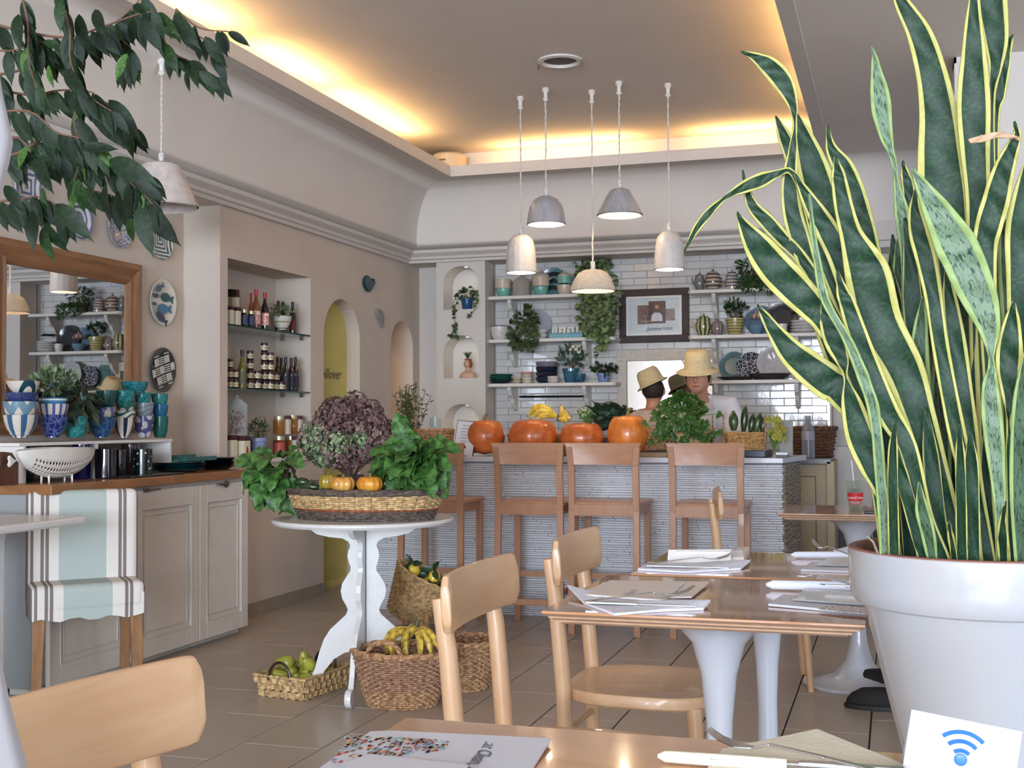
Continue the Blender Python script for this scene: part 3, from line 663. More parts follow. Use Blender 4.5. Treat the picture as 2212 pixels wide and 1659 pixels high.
def fishes(t, p, r):
    for (a, b, L, ang, col) in ((-.26, .60, .62, 30, (70, 96, 112)), (-.55, .24, .44, 178, (40, 56, 84)), (.30, .22, .86, -8, (36, 84, 88)), (-.66, -.12, .32, 180, (46, 84, 92)), (.12, -.28, .98, 4, (60, 110, 150)), (-.1, -.68, .85, -32, (44, 56, 84))):
        c, s_ = math.cos(math.radians(ang)), math.sin(math.radians(ang)); pts = []
        for u, v in ((-.5, 0), (-.35, .17), (-.1, .24), (.12, .17), (.28, .04), (.5, .2), (.44, 0), (.5, -.2), (.28, -.04), (.12, -.17), (-.1, -.24), (-.35, -.17)):
            pts.append((p.y + r * (a + L * (u * c - v * s_)), p.z + r * (b + L * (u * s_ + v * c))))
        pts = [q for q in pts]
        MB().prism(pts, lambda y, z: (XM + .016 + .010 * min(1, math.hypot(y - p.y, z - p.z) / r), y, z), lambda y, z: (XM + .020 + .012 * min(1, math.hypot(y - p.y, z - p.z) / r), y, z)).build('painted_fish', M('fish_ink_%d' % col[0], col, .25, .1, 30), t)
wall_plate(351, 653, 100, M('cream_plate', (208, 204, 190), .2, .03, 10, coat=.3), 'oval white plate painted with blue fish, right of the mirror', extra=fishes)
def weave(t, p, r):
    mb = MB()
    for i in range(-2, 3):
        for j in range(-2, 3):
            cx, cz = i * .42, j * .42
            for k in range(4):
                o = (k - 1.5) * .095
                a, b = ((cx - .17, cz + o), (cx + .17, cz + o)) if (i + j) % 2 else ((cx + o, cz - .17), (cx + o, cz + .17))
                rot = lambda u, v: (u * .9 - v * .25, v * .95 + u * .25)
                a, b = rot(*a), rot(*b)
                if math.hypot(*a) > .93 or math.hypot(*b) > .93: continue
                q = lambda u: (XM + .0165 + .014 * math.hypot(*u), p.y + u[0] * r, p.z + u[1] * r)
                mb.bar(q(a), q(b), .0052, .005, (1, 0, 0))
    mb.build('painted_strokes', M('white_stroke', (205, 200, 190), .3), t, kind='stuff')
wall_plate(351, 799, 97, M('charcoal_plate', (52, 50, 48), .3, .05, 10), 'charcoal plate with white basket-weave strokes, right of the mirror', extra=weave)
wall_plate(348, 517, 88, PM('sq_plate', (200, 204, 196), (60, 84, 88), 'sq', 300, .1), 'white plate with dark green nested squares, top right of the mirror')
wall_plate(259, 492, 88, PM('lattice_plate', (182, 182, 184), (98, 106, 134), 'cell', 60, .12), 'white plate with a blue lattice above the mirror corner')
wall_plate(172, 474, 88, PM('swirl_plate', (196, 198, 200), (92, 102, 134), 'ring', 220, .2), 'white plate with blue concentric swirls above the mirror')
wall_plate(60, 402, 90, PM('key_plate', (190, 190, 190), (96, 104, 130), 'sq', 240, .1), 'white plate with a blue key pattern, leftmost above the mirror')
# ceramic fish on the wall
def wallfish(px, py, pts, s_, mat, label, name='ceramic_fish'):
    p = onX(px, py, XW); k = mpp(p) * 1.9
    mb = MB().prism([(a * k * .9, b * mpp(p)) for a, b in pts], lambda a, b: (XW, p.y + a, p.z + b), lambda a, b: (XW + .025, p.y + a, p.z + b))
    return tag(mb_at(name, mb, mat, p, smooth=False, bev=.006), label, 'wall ornament', 'ceramic fish on the left wall')
wallfish(794, 614, [(-17, 0), (-15, 11), (-8, 18), (0, 15), (5, 9), (10, 8), (12, 15), (15, 8), (18, 5), (12, 0), (7, -9), (0, -17), (-7, -16), (-14, -9)], 1, M('petrol_ceramic', (22, 58, 66), .3, .1, 20), 'dark petrol blue ceramic whale high on the wall between the arches')
wallfish(817, 688, [(-12, 18), (-4, 21), (6, 16), (11, 8), (10, -4), (8, -12), (12, -17), (7, -19), (4, -14), (0, -6), (-6, 2), (-10, 10)], 1, M('grey_ceramic_fish', (140, 138, 138), .35, .1, 30), 'pale grey ceramic fish hanging head up beside the narrow arch')
# ================================================================ grocery niche
SHG = M('glass_shelf_edge', (36, 66, 62), .1, .05, 10, coat=.4)
XN = -3.76
def gshelf(ya, yb_, lab):
    p0 = onX(493, ya, XW + .005); p1 = onX(671, yb_, XW + .005); z = (p0.z + p1.z) / 2
    t = thing('glass_shelf', lab, 'shelf', (XN, 6.72, z), group='glass shelves of the grocery niche')
    MB().box((-3.898, NY0 + .002, z - .01), (XW - .006, NY1 - .002, z)).build('pane', glass('shelf_glass', (150, 190, 184), .05, .55), t)
    MB().box((XW - .006, NY0 + .002, z - .01), (XW - .002, NY1 - .002, z)).build('edge', SHG, t)
    for x, y in ((-3.70, NY1 - .012), (-3.84, NY1 - .012), (-3.70, NY0 + .012), (-3.84, NY0 + .012)): MB().box((x - .012, y - .011, z - .034), (x + .012, y + .011, z - .01)).build('clip', STEEL, t)
    return z
Z1 = gshelf(697, 725, 'upper glass shelf of the grocery niche with the red sauce bottles'); Z2 = gshelf(838, 847, 'lower glass shelf of the grocery niche with the stacked jars')
LAB = lambda n, c: M('label_' + n, c, .6, .05, 10)
BOT = [(0, 0), (.95, 0), (1, .03), (1, .52), (.92, .6), (.45, .74), (.38, .8), (.38, 1), (0, 1)]
def grocery(px, ztop_px, w_, X, z, kind, body, lid, labc, lab, grp, cat='bottle'):
    p = onX(px, 900, X); p.z = z; s = mpp(p); r = w_ * s / 2; h = onX(px, ztop_px, X).z - z if ztop_px > 3 else ztop_px
    t = thing(kind, lab, cat, p, group=grp)
    if kind in ('sauce_bottle', 'oil_bottle'):
        MB().lathe([(a * r, b * h) for a, b in BOT], p, 14).build('body', body, t, smooth=True)
        MB().lathe([(r * .44, h * .84), (r * .46, h * 1.0), (0, h * 1.0)], p, 12).build('cap', lid, t, smooth=True)
        if labc: MB().lathe([(r * 1.03, h * .12), (r * 1.03, h * .45)], p, 14).build('paper_label', labc, t, smooth=True)
    elif kind == 'jar':
        MB().lathe([(0, 0), (r * .9, 0), (r, .05 * h), (r, .78 * h), (r * .85, .84 * h), (0, .84 * h)], p, 14).build('body', body, t, smooth=True)
        MB().lathe([(r * .92, .8 * h), (r * .92, h), (0, h)], p, 14).build('lid', lid, t, smooth=True)
        if labc: MB().lathe([(r * 1.02, h * .15), (r * 1.02, h * .68)], p, 14).build('paper_label', labc, t, smooth=True)
    else:
        MB().box((p.x - r * .9, p.y - r, z), (p.x + r * .9, p.y + r, z + h)).build('box', body, t, bev=.001)
        if lid: MB().box((p.x - r * .92, p.y - r * 1.02, z + h * .8), (p.x + r * .92, p.y + r * 1.02, z + h * 1.002)).build('top_band', lid, t)
        if labc: MB().ball((p.x + r * .9, p.y, z + h * .35), (.003, r * .35, h * .22), 10, 6).build('printed_emblem', labc, t)
    return t
DKB = M('dark_bottle', (24, 18, 18), .1, .1, 20, coat=.5); AMB = M('amber_sauce', (110, 62, 30), .12, .1, 20, coat=.5); HON = M('honey', (150, 96, 40), .12, .1, 20, coat=.5); REDC = M('red_cap', (176, 30, 38), .4)
CRB = M('cream_box', (214, 204, 180), .6); BRN = M('brown_lid', (64, 24, 22), .5); GOLD = M('gold_label', (176, 148, 90), .5, .3, 60, col2=(208, 200, 180)); PK = M('pink_label', (206, 108, 112), .5, .3, 60, col2=(230, 190, 180)); OR_ = M('orange_emblem', (206, 120, 50), .5); REDE = M('red_emblem', (160, 40, 34), .5)
ORA = M('pale_lid', (190, 184, 150), .3, metal=.6)
g1, g2, g3 = 'groceries on the upper glass shelf', 'jars and bottles on the lower glass shelf', 'groceries on the niche sill'
grocery(499, 625, 11, -3.80, Z1, 'carton', CRB, BLACK, REDE, 'tall cream carton with a black top, back left of the upper shelf', g1, 'box')
grocery(508, 626, 13, -3.76, Z1, 'carton', CRB, BRN, REDE, 'tall cream carton with a brown top and red drop', g1, 'box')
grocery(497, 662, 13, -3.68, Z1, 'carton', CRB, BRN, None, 'short cream carton at the left edge of the upper shelf', g1, 'box')
grocery(511, 664, 14, -3.68, Z1, 'carton', CRB, BRN, None, 'short cream carton, second from left on the upper shelf', g1, 'box')
grocery(527, 669, 14, -3.68, Z1, 'jar', DKB, ORA, LAB('blu', (50, 60, 96)), 'small dark jar with a blue label beside the cartons', g1, 'jar')
grocery(542, 672, 14, -3.68, Z1, 'jar', DKB, ORA, LAB('blu', (50, 60, 96)), 'small dark jar in front of the red-capped bottles', g1, 'jar')
grocery(542, 633, 12, -3.78, Z1, 'sauce_bottle', M('rose_sauce', (150, 60, 60), .12, coat=.5), REDC, PK, 'red-capped pink bottle at the back of the upper shelf', g1)
grocery(553, 625, 18, -3.70, Z1, 'sauce_bottle', AMB, REDC, PK, 'tallest red-capped amber bottle with a pink label', g1)
grocery(572, 632, 17, -3.70, Z1, 'sauce_bottle', DKB, REDC, PK, 'red-capped dark bottle with a pink label right of the amber one', g1)
grocery(601, 650, 14, -3.82, Z1, 'oil_bottle', DKB, BLACK, None, 'black bottle behind the striped bowl, left one', g1)
grocery(611, 652, 14, -3.84, Z1, 'oil_bottle', DKB, BLACK, None, 'black bottle behind the striped bowl, right one', g1)
grocery(632, 652, 14, -3.72, Z1, 'oil_bottle', DKB, BLACK, LAB('rd', (110, 50, 48)), 'slim dark bottle at the right end of the upper shelf', g1)
def plantbowl(t, p, r, h):
    MB().lathe([(0, h * .8), (r * .9, h * .8)], p, 14).build('soil', SOIL, t)
    shrub(MB(), p + Vector((0, 0, h + .02)), (r * 1.25, r * 1.25, .05), 90, .028, .022, 4, .2, 3, .4).build('foliage', SUCC, t, smooth=True, kind='stuff')
vessel('potted_plant', 'small trailing plant in a cream ringed bowl on the upper shelf', 'plant', 609, 713, 683, 42, ('X', -3.70), BOWL, PM('ringbowl', (200, 200, 192), (150, 142, 110), 'h', 160, .75), parts=plantbowl, body='pot')
r_ = random.Random(5)
cols = [(497, 3), (509, 2), (540, 4), (556, 2), (571, 5), (584, 4), (596, 2), (608, 1)]
jh = .058
names = ['bottom', 'second', 'third', 'fourth', 'top']
for ci, (px, n) in enumerate(cols):
    for k in range(n):
        w_ = 20 if px > 520 else 15; X = -3.69 if ci % 2 else -3.71
        if n >= 4 and k < 2: pass
        z = Z2 + k * (jh + .001); p = onX(px, 900, X); s = mpp(p); r = w_ * s / 2 * .78
        t = thing('jar', 'dark preserve jar with a gold label, %s in the %s jar column' % ('top' if k == n - 1 else names[k], ['first', 'second', 'third', 'fourth', 'fifth', 'sixth', 'seventh', 'last'][ci]), 'jar', (p.x, p.y, z), group=g2)
        q = Vector((p.x, p.y, z))
        MB().lathe([(0, 0), (r * .9, 0), (r, .004), (r, jh * .78), (r * .9, jh * .82), (0, jh * .82)], q, 12).build('body', DKB, t, smooth=True)
        MB().lathe([(r * .96, jh * .78), (r * .96, jh), (0, jh)], q, 12).build('lid', BRN, t, smooth=True)
        MB().lathe([(r * 1.02, jh * .2), (r * 1.02, jh * .68)], q, 12).build('paper_label', GOLD, t, smooth=True)
grocery(523, 756, 17, -3.68, Z2, 'oil_bottle', M('olive_oil', (96, 84, 30), .1, coat=.5), BLACK, LAB('oil', (90, 88, 60)), 'tall green oil bottle in front of the jar columns', g2)
for i, px in enumerate((599, 607, 617, 629, 638)):
    grocery(px, 771 + (i % 2) * 2, 14, -3.68 if i in (2, 3, 4) else -3.80, Z2, 'oil_bottle', DKB, BLACK, LAB('nv', (34, 34, 52)), 'slim black bottle, %s of the row right of the jars' % ['first', 'second', 'third', 'fourth', 'last'][i], g2)
# sill
ZS = NZ0 + .0
sill = struct('trim_3', MB().box((-3.9, NY0 - .02, NZ0 - .03), (XW + .02, NY1 + .01, NZ0)), PLASTER_COOL, bev=.005)
grocery(500, 940, 20, -3.68, ZS, 'carton', CRB, BRN, None, 'low cream carton at the left end of the niche sill', g3, 'box')
grocery(524, 942, 26, -3.66, ZS, 'carton', CRB, BRN, REDE, 'cream carton with a red drop under the glass dome jar', g3, 'box')
def domejar():
    p = onX(512, 943, -3.70); z0 = onX(512, 941, -3.66).z; p.z = z0; s = mpp(p); r = 22 * s; h = 62 * s
    t = thing('lidded_glass_jar', 'tall lidded glass jar of red sweets on the cartons', 'jar', p, group=g3)
    MB().lathe([(0, 0), (r * .9, 0), (r, h * .05), (r, h)], p, 20).build('jar', glass('jar_glass', alpha=.12), t, smooth=True)
    MB().lathe([(r * 1.1, h), (r * 1.05, h * 1.05), (r * .5, h * 1.25), (r * .15, h * 1.3), (r * .12, h * 1.34), (r * .2, h * 1.38), (0, h * 1.44)], p, 20).build('lid', glass('jar_glass'), t, smooth=True)
    mb = MB(); rr = random.Random(2)
    for i in range(60): mb.ball(p + Vector((rr.uniform(-.6, .6) * r, rr.uniform(-.6, .6) * r, rr.uniform(.08, .85) * h)), .008, 6, 4)
    mb.build('sweets', M('dark_red_sweets', (120, 34, 36), .3), t, kind='stuff')
domejar()
potted('leafy herb in a pale blue planter on the niche sill', 'plant', 557, 983, 946, 40, ('X', -3.68), POT, M('periwinkle_pot', (128, 138, 176), .4), 902, 46, 200, .018, .012, DGREEN, 11, .5)
for (px, yt, mat, lab, X, z0) in ((603, 942, M('red_preserve', (120, 40, 30), .15, coat=.4), 'jar of red preserve, left of the lower row on the sill', -3.68, ZS), (628, 942, HON, 'honey jar, right of the lower row on the sill', -3.70, ZS),
                                  (603, 899, HON, 'honey jar, left of the upper row on the sill', -3.70, None), (632, 897, HON, 'honey jar, right of the upper row on the sill', -3.70, None)):
    z = z0 if z0 else onX(615, 938, -3.70).z
    grocery(px, yt, 26, X, z, 'jar', mat, ORA, M('oval_label', (170, 70, 60), .5) if 'red' in lab else None, lab, g3, 'jar')
for i, px in enumerate((638, 648)): grocery(px, 942, 12, -3.66, ZS, 'carton', M('white_carton', (206, 200, 188), .5), M('brown_band', (90, 50, 40), .5), OR_, 'slim white carton with an orange emblem, %s of two' % ['left', 'right'][i], g3, 'box')
for i, px in enumerate((622, 647)): grocery(px, 898, 11, -3.66, onX(615, 938, -3.70).z, 'carton', M('white_carton', (206, 200, 188), .5), M('brown_band', (90, 50, 40), .5), OR_, 'upper slim white carton with an orange emblem, %s of two' % ['left', 'right'][i], g3, 'box')
# ================================================================ baskets
WK = lambda n, a, b: M('wicker_' + n, a, .65, .25, 60, .2, 120, col2=b)
W_NAT = WK('natural', (146, 104, 70), (176, 138, 100)); W_DARK = WK('dark', (74, 62, 56), (100, 86, 76)); W_STRAW = WK('straw', (176, 142, 96), (204, 174, 124)); W_RED = WK('red', (130, 66, 36), (150, 80, 44)); W_BAM = WK('bamboo', (160, 126, 84), (190, 160, 112))
def ring_pts(c, rx, ry, z, n, m, ph=0, amp=0, k=0, wz=0):
    return [m @ Vector((c[0] + (rx + amp * math.cos(PI * j + ph)) * math.cos(2 * PI * j / n), c[1] + (ry + amp * math.cos(PI * j + ph)) * math.sin(2 * PI * j / n), z + wz * math.sin(2 * PI * j / n * k + ph))) for j in range(n)]
def basket(name, label, p, rx0, ry0, rx1, ry1, h, rows, mats, group=None, n=44, rim=.012, rimmat=None, tilt=None, handles=(), cat='basket', bow=.0, rz=0, wr=None):
    """rows of wavy weavers over upright stakes; mats = list of (fraction, material) bands from the bottom"""
    t = thing(name, label, cat, p, group=group)
    m = Matrix.Translation(p) @ (tilt or Matrix.Identity(4)) @ Matrix.Rotation(rz, 4, 'Z'); o = (0, 0)
    lerp = lambda a, b, f: a + (b - a) * f + bow * math.sin(PI * f)
    rr = random.Random(hash(label) % 999 if False else len(label)); bands = {}
    for i in range(rows):
        f = (i + .5) / rows; mt = next(x for fr, x in mats if f <= fr); mb = bands.setdefault(mt.name, (MB(), mt))[0]
        pts = ring_pts(o, lerp(rx0, rx1, f), lerp(ry0, ry1, f), f * h, n, m, PI * (i % 2), rim * .32, 3, rr.uniform(-.0015, .0015))
        mb.tube(pts, wr or h / rows * .56, 5, closed=True)
    for mb, mt in bands.values(): mb.build('weave', mt, t, smooth=True, kind='stuff')
    st = MB()
    for j in range(n // 2):
        a = 2 * PI * (j * 2 + .5) / n
        st.tube([m @ Vector((lerp(rx0, rx1, f) * math.cos(a), lerp(ry0, ry1, f) * math.sin(a), f * h)) for f in (0, .5, 1)], rim * .3, 5)
    st.build('stakes', mats[0][1], t, kind='stuff')
    MB().lathe([(0, .004), (rx0 * .97, .004), (rx0 * .97, .012), (0, .012)], (0, 0, 0), 28, m @ Matrix.Diagonal((1, ry0 / rx0, 1, 1))).build('base', mats[0][1], t)
    for q in range(2):
        MB().tube([m @ Vector(((rx1 + rim * .5 * math.cos(8 * PI * 2 * j / 96 + q * PI)) * math.cos(2 * PI * j / 96), (ry1 + rim * .5 * math.cos(8 * PI * 2 * j / 96 + q * PI)) * math.sin(2 * PI * j / 96), h + rim * .4 * math.sin(16 * PI * j / 96 + q * PI))) for j in range(96)], rim * .62, 6, closed=True).build('rim_strand', rimmat or mats[-1][1], t, smooth=True)
    for (a, w_, hh, th_) in handles:
        ca = math.radians(a)
        for q in range(2):
            pts = []
            for j in range(25):
                u = j / 24; an = PI * u; off = -w_ * math.cos(an); tw = th_ * .5
                ex, ey = rx1 * math.cos(ca), ry1 * math.sin(ca); tx, ty = -math.sin(ca), math.cos(ca)
                pts.append(m @ Vector((ex + tx * off + math.cos(ca) * tw * math.cos(u * 22 + q * PI), ey + ty * off + math.sin(ca) * tw * math.cos(u * 22 + q * PI), h + hh * math.sin(an) + tw * math.sin(u * 22 + q * PI))))
            MB().tube(pts, th_ * .55, 6).build('handle_strand', rimmat or mats[-1][1], t, smooth=True)
    return t
LEAFV = M('chard_leaf', (30, 66, 26), .45, .35, 26, .3, 90, col2=(70, 112, 50)); RIBM = M('pale_leaf_rib', (140, 170, 100), .5)
def big_leaf_mesh(seed, L=.175, W=.165):
    r = random.Random(seed); nu, nv = 8, 8; vs = []; fs = []
    for i in range(nu + 1):
        t = i / nu; hw = W / 2 * (math.sin(PI * min(1, (t * .93 + .05)) ** .75) ** .7)
        for j in range(nv + 1):
            s = j / nv * 2 - 1; x = s * hw; y = t * L
            z = .25 * abs(s) * hw + .016 * math.sin(9 * t + seed) * abs(s) + .016 * math.sin(14 * t * (1 if s > 0 else 1.3) + seed * 2) * s * s - .35 * L * t * t
            vs.append(Vector((x + r.uniform(-.002, .002), y, z + r.uniform(-.003, .003))))
    for i in range(nu):
        for j in range(nv): k = i * (nv + 1) + j; fs.append((k, k + 1, k + nv + 2, k + nv + 1))
    mb = MB().add(vs, fs); o = mb.build('leaf', LEAFV, None, smooth='all', fix=False); me = o.data; bpy.data.objects.remove(o)
    me.materials.append(RIBM)
    return me
BLM = [big_leaf_mesh(s) for s in (1, 2, 3, 4)]
def leaf_part(me, parent, p, d, nrm, sc=1.0, name='leaf'):
    o = bpy.data.objects.new(name, me); C.objects.link(o); o.parent = parent
    d = Vector(d).normalized(); nrm = Vector(nrm); nrm = nrm - d * nrm.dot(d); nrm = nrm.normalized() if nrm.length > 1e-4 else d.orthogonal().normalized()
    m = Matrix((d.cross(nrm), d, nrm)).transposed().to_4x4(); m.translation = Vector(p) - wl(parent); o.matrix_local = m @ Matrix.Scale(sc, 4); return o
# ================================================================ scalloped round table
YT = 4.75
pc = onY(785, 1118, YT); TT = pc.z; pc.z = 0; vw = Vector((pc.x, pc.y, 0)).normalized(); sdv = Vector((vw.y, -vw.x, 0))
st_ = thing('pedestal_table', 'white round table on scalloped crossed legs, holding the vegetable basket', 'table', pc)
rt = 195 * mpp(Vector((pc.x, pc.y, TT)))
MB().lathe([(0, TT - .022), (rt - .008, TT - .022), (rt, TT - .012), (rt, TT - .006), (rt - .006, TT), (0, TT)], pc, 64).build('tabletop', WHITE_S, st_, smooth=True)
zz2 = lambda y: onY(785, y, YT).z
OUT = [(118, 1135), (112, 1146), (98, 1156), (72, 1162), (44, 1165), (31, 1172), (28, 1180), (32, 1190), (34, 1200), (31, 1212), (27, 1222), (28, 1229), (36, 1240), (45, 1254), (48, 1268), (45, 1283), (36, 1298), (33, 1306), (37, 1315), (52, 1328), (70, 1343), (83, 1362), (92, 1385), (102, 1420), (116, 1447), (124, 1462), (130, 1466)]
INN = [(126, 1474), (110, 1472), (98, 1455), (82, 1425), (62, 1402), (40, 1390), (10, 1386)]
S_ = mpp(onY(785, 1300, YT))
for k, (dx, dy) in enumerate(((-1, .0), (1, -.02), (-.24, -1), (.24, 1))):
    d = (sdv * dx + vw * dy).normalized(); nn_ = Vector((-d.y, d.x, 0)) * .011
    poly = [(6, 1135)] + OUT + INN + [(6, 1386)]
    zf = zz2(1474)
    g = lambda a, b: pc + d * (a * S_ * 1.02) + Vector((0, 0, max(.0, (zz2(b) - zf) * (TT - .022) / (TT - .022 - zf + (zz2(1135) - (TT - .022))) if False else (zz2(b) - zf) / (zz2(1135) - zf) * (TT - .022))))
    mb = MB().prism(poly, lambda a, b: g(a, b) - nn_, lambda a, b: g(a, b) + nn_)
    f = pc + d * (126 * S_)
    mb.lathe([(0, -.013), (.034, -.013), (.037, 0), (.034, .013), (0, .013)], (0, 0, 0), 18, Matrix.Translation(f + Vector((0, 0, .037))) @ Matrix((d, Vector((0, 0, 1)), Vector((-d.y, d.x, 0)))).transposed().to_4x4())
    mb.build('leg', WHITE_S, st_, bev=.002, fix=True)
# ---- big vegetable basket on it
bp = onY(790, 1115, YT - .02); bp.z = TT
big = basket('vegetable_basket', 'large oval wicker basket with straw and dark bands on the round table', bp, .29, .19, .345, .235, .118, 15,
             [(.34, W_DARK), (.40, W_RED), (.84, W_STRAW), (1.1, W_DARK)], n=60, rim=.013, rimmat=W_DARK, handles=((183, .055, .10, .010), (352, .05, .09, .012)), wr=.0052)
PUM = lambda n, a, b: M('gourd_' + n, a, .32, .12, 14, col2=b, coat=.3)
def gourd(name, label, cat, px, yb, w_, hpx, Y, mat, group, ribs=10, depth=.10, stem=True, z=None, tilt=0):
    p = onY(px, yb, Y)
    if z is not None: p.z = z
    s = mpp(p); r = w_ * s / 2; h = hpx * s / 2
    t = thing(name, label, cat, p, group=group)
    prof = [(0, .12)] + [(math.sin(PI * i / 14) ** .82, 1 - math.cos(PI * i / 14) * (1 - .16 * (abs(math.cos(PI * i / 14)) > .9))) for i in range(1, 14)] + [(0, 1.84)]
    MB().lathe([(a * r, b * h) for a, b in prof], p, 60, rib=lambda a, j, z_: 1 - depth * (1 - abs(math.sin(a * ribs / 2 + 1)) ** .5) + .012 * math.sin(3 * a + r * 50), m=Matrix.Rotation(tilt, 4, 'Y')).build('body', mat, t, smooth='all')
    if stem:
        MB().tube([p + Vector((0, 0, h * 1.78)), p + Vector((.002, 0, h * 1.98)), p + Vector((r * .12, 0, h * 2.14))], [r * .13, r * .08, r * .09], 7).build('stem', M('gourd_stem', (120, 110, 66), .7), t)
    return t
gv = 'gourds in the basket on the round table'
zb_ = TT + .112
gourd('mini_pumpkin', 'small striped orange pumpkin, right of the gourds in the big basket', 'pumpkin', 799, 1045, 58, 40, YT - .15, PUM('orange', (206, 124, 34), (222, 160, 60)), gv, 12, .14, z=zb_)
gourd('mini_pumpkin', 'small mottled pale orange pumpkin in the middle of the big basket', 'pumpkin', 741, 1047, 54, 38, YT - .15, PUM('pale', (206, 132, 52), (214, 170, 90)), gv, 9, .2, z=zb_)
gourd('mini_pumpkin', 'small green-yellow pumpkin left of the mottled one in the big basket', 'pumpkin', 708, 1046, 40, 38, YT - .08, PUM('greenish', (150, 128, 40), (176, 150, 60)), gv, 10, .12, z=zb_ + .004)
CUKE = M('courgette_skin', (22, 40, 22), .25, .3, 40, coat=.3, col2=(40, 64, 34), stretch=(1, 1, .2))
def courgette(label, a, b, r, grp, name='courgette', mat=None):
    a = Vector(a); b = Vector(b); n = 9; mid = (a + b) / 2 + Vector((0, 0, .006))
    pts = [a.lerp(mid, min(1, 2 * i / n)) if i / n < .5 else mid.lerp(b, 2 * i / n - 1) for i in range(n + 1)]
    t = thing(name, label, 'vegetable', a, group=grp)
    MB().tube(pts, [r * (math.sin(PI * min(.96, max(.06, i / n))) ** .35) for i in range(n + 1)], 10).build('body', mat or CUKE, t, smooth='all')
    d = (b - a).normalized(); MB().tube([b - d * .006, b + d * .012], [r * .5, r * .35], 6).build('stem', M('courgette_stem', (90, 110, 60), .6), t)
for i, (x0, x1, y) in enumerate(((640, 682, 1030), (648, 690, 1022), (636, 668, 1018))):
    A = onY(x0, y, YT - .14 + i * .03); B = onY(x1, y - 4, YT - .13 + i * .03); A.z = B.z = TT + .11 + i * .018
    courgette('dark courgette in the left end of the big basket, %s one' % ['lowest', 'middle', 'top'][i], A, B, .019, 'courgettes in the big basket')
# leafy bunches, every large leaf its own part
def bunch(label, c, n, rad, sc, seed, down=.3, fan=None, lean=(0, 0, 0)):
    t = thing('chard_bunch', label, 'vegetable', c, group='leafy bunches on the round table'); r = random.Random(seed)
    for i in range(n):
        d = Vector((r.gauss(0, 1), r.gauss(0, .8) - .25, r.gauss(0, .8) + .15)).normalized(); d = (d + Vector(lean)).normalized()
        p = Vector(c) + Vector((d.x * rad[0], d.y * rad[1], d.z * rad[2])) * r.uniform(.2, .75)
        leaf_part(BLM[i % 4], t, p, (d.x, d.y - .1, d.z - down * r.random()), (d.x * .3 + r.uniform(-.3, .3), d.y - .6, .9), sc * r.uniform(.7, 1.1))
    for i in range(5):
        e = Vector(c) + Vector((r.uniform(-.6, .6) * rad[0], r.uniform(-.3, .3) * rad[1], r.uniform(-.2, .5) * rad[2]))
        MB().tube([Vector(c) - Vector(lean) * .12 - Vector((0, 0, rad[2] * .4)), e], [.006, .004], 6).build('stalk', RIBM, t)
    return t
c = onY(600, 1018, YT - .06); bunch('chard leaves drooping over the left end of the big basket', c, 30, (.085, .08, .10), .78, 3, .9, lean=(-.25, -.1, -.15))
c = onY(893, 1000, YT - .04); bunch('large bright lettuce-like leaf bunch at the right end of the big basket', c, 42, (.115, .09, .085), .82, 9, .3)
c = onY(880, 950, YT + .08); bunch('small bunch of leaves standing behind the bright leaf bunch', c, 8, (.03, .03, .04), .6, 19, 0)
# second, inner basket with a twisted pale handle
ib = onY(735, 1020, YT + .1); ib.z = TT + .09
basket('wicker_tray', 'grey wicker tray with a twisted handle inside the big basket', ib, .13, .09, .15, .10, .05, 5, [(1.1, W_DARK)], n=36, rim=.012, rimmat=WK('grey', (120, 108, 98), (150, 138, 126)), handles=((10, .05, .10, .011),))
cq = onY(850, 955, YT + .12)
one('bread_cone', MB().lathe([(0, 0), (.028, .01), (.04, .05), (.038, .09), (.03, .11), (0, .12)], (0, 0, 0), 20, Matrix.Translation(cq - Vector((.06, 0, .02))) @ Matrix.Rotation(1.35, 4, 'Y'), rib=lambda a, j, z: 1 + .05 * math.sin(a * 7 + z * 60)), W_STRAW, 'pale woven straw cone lying behind the leaf bunch', 'ornament', smooth=True)
# ---- dried hydrangeas in a vase
hp = onY(757, 1000, YT + .16); hp.z = TT
hv = thing('hydrangea_bouquet', 'big domed bouquet of dried purple and green hydrangeas behind the basket', 'flowers', hp)
MB().lathe(openprof([(0, 0), (.6, 0), (.9, .3), (1, .6), (.7, .9), (.8, 1)], .075, .17), hp, 20).build('vase', W_DARK, hv, smooth=True)
FL = [M('petal_plum', (88, 62, 66), .8, .3, 60, col2=(116, 88, 86)), M('petal_mauve', (112, 88, 90), .8, .3, 60, col2=(138, 116, 106)), M('petal_sage', (104, 112, 88), .8, .3, 60, col2=(140, 148, 118)), M('petal_green', (92, 104, 78), .8, .3, 60, col2=(130, 150, 110))]
hr = random.Random(12)
heads = []
for i in range(40):
    px = hr.uniform(-1, 1); py = hr.uniform(0, 1)
    if px * px + (py * 1.0) ** 2 > 1.0: px *= .7; py *= .7
    heads.append((757 + px * 88, 985 - py * 118 + (5 if abs(px) > .7 else 0), hr.uniform(-.09, .05)))
heads += [(700, 985, -.09), (728, 986, -.1), (757, 984, -.1), (783, 976, -.09), (806, 965, -.08), (664, 950, -.03), (676, 972, -.06), (668, 930, 0), (845, 945, .02), (680, 935, -.02), (700, 960, -.08), (735, 965, -.1), (780, 955, -.1), (820, 940, -.05), (840, 930, 0), (742, 880, 0), (770, 872, 0), (715, 898, 0), (800, 890, 0), (690, 975, -.06)]
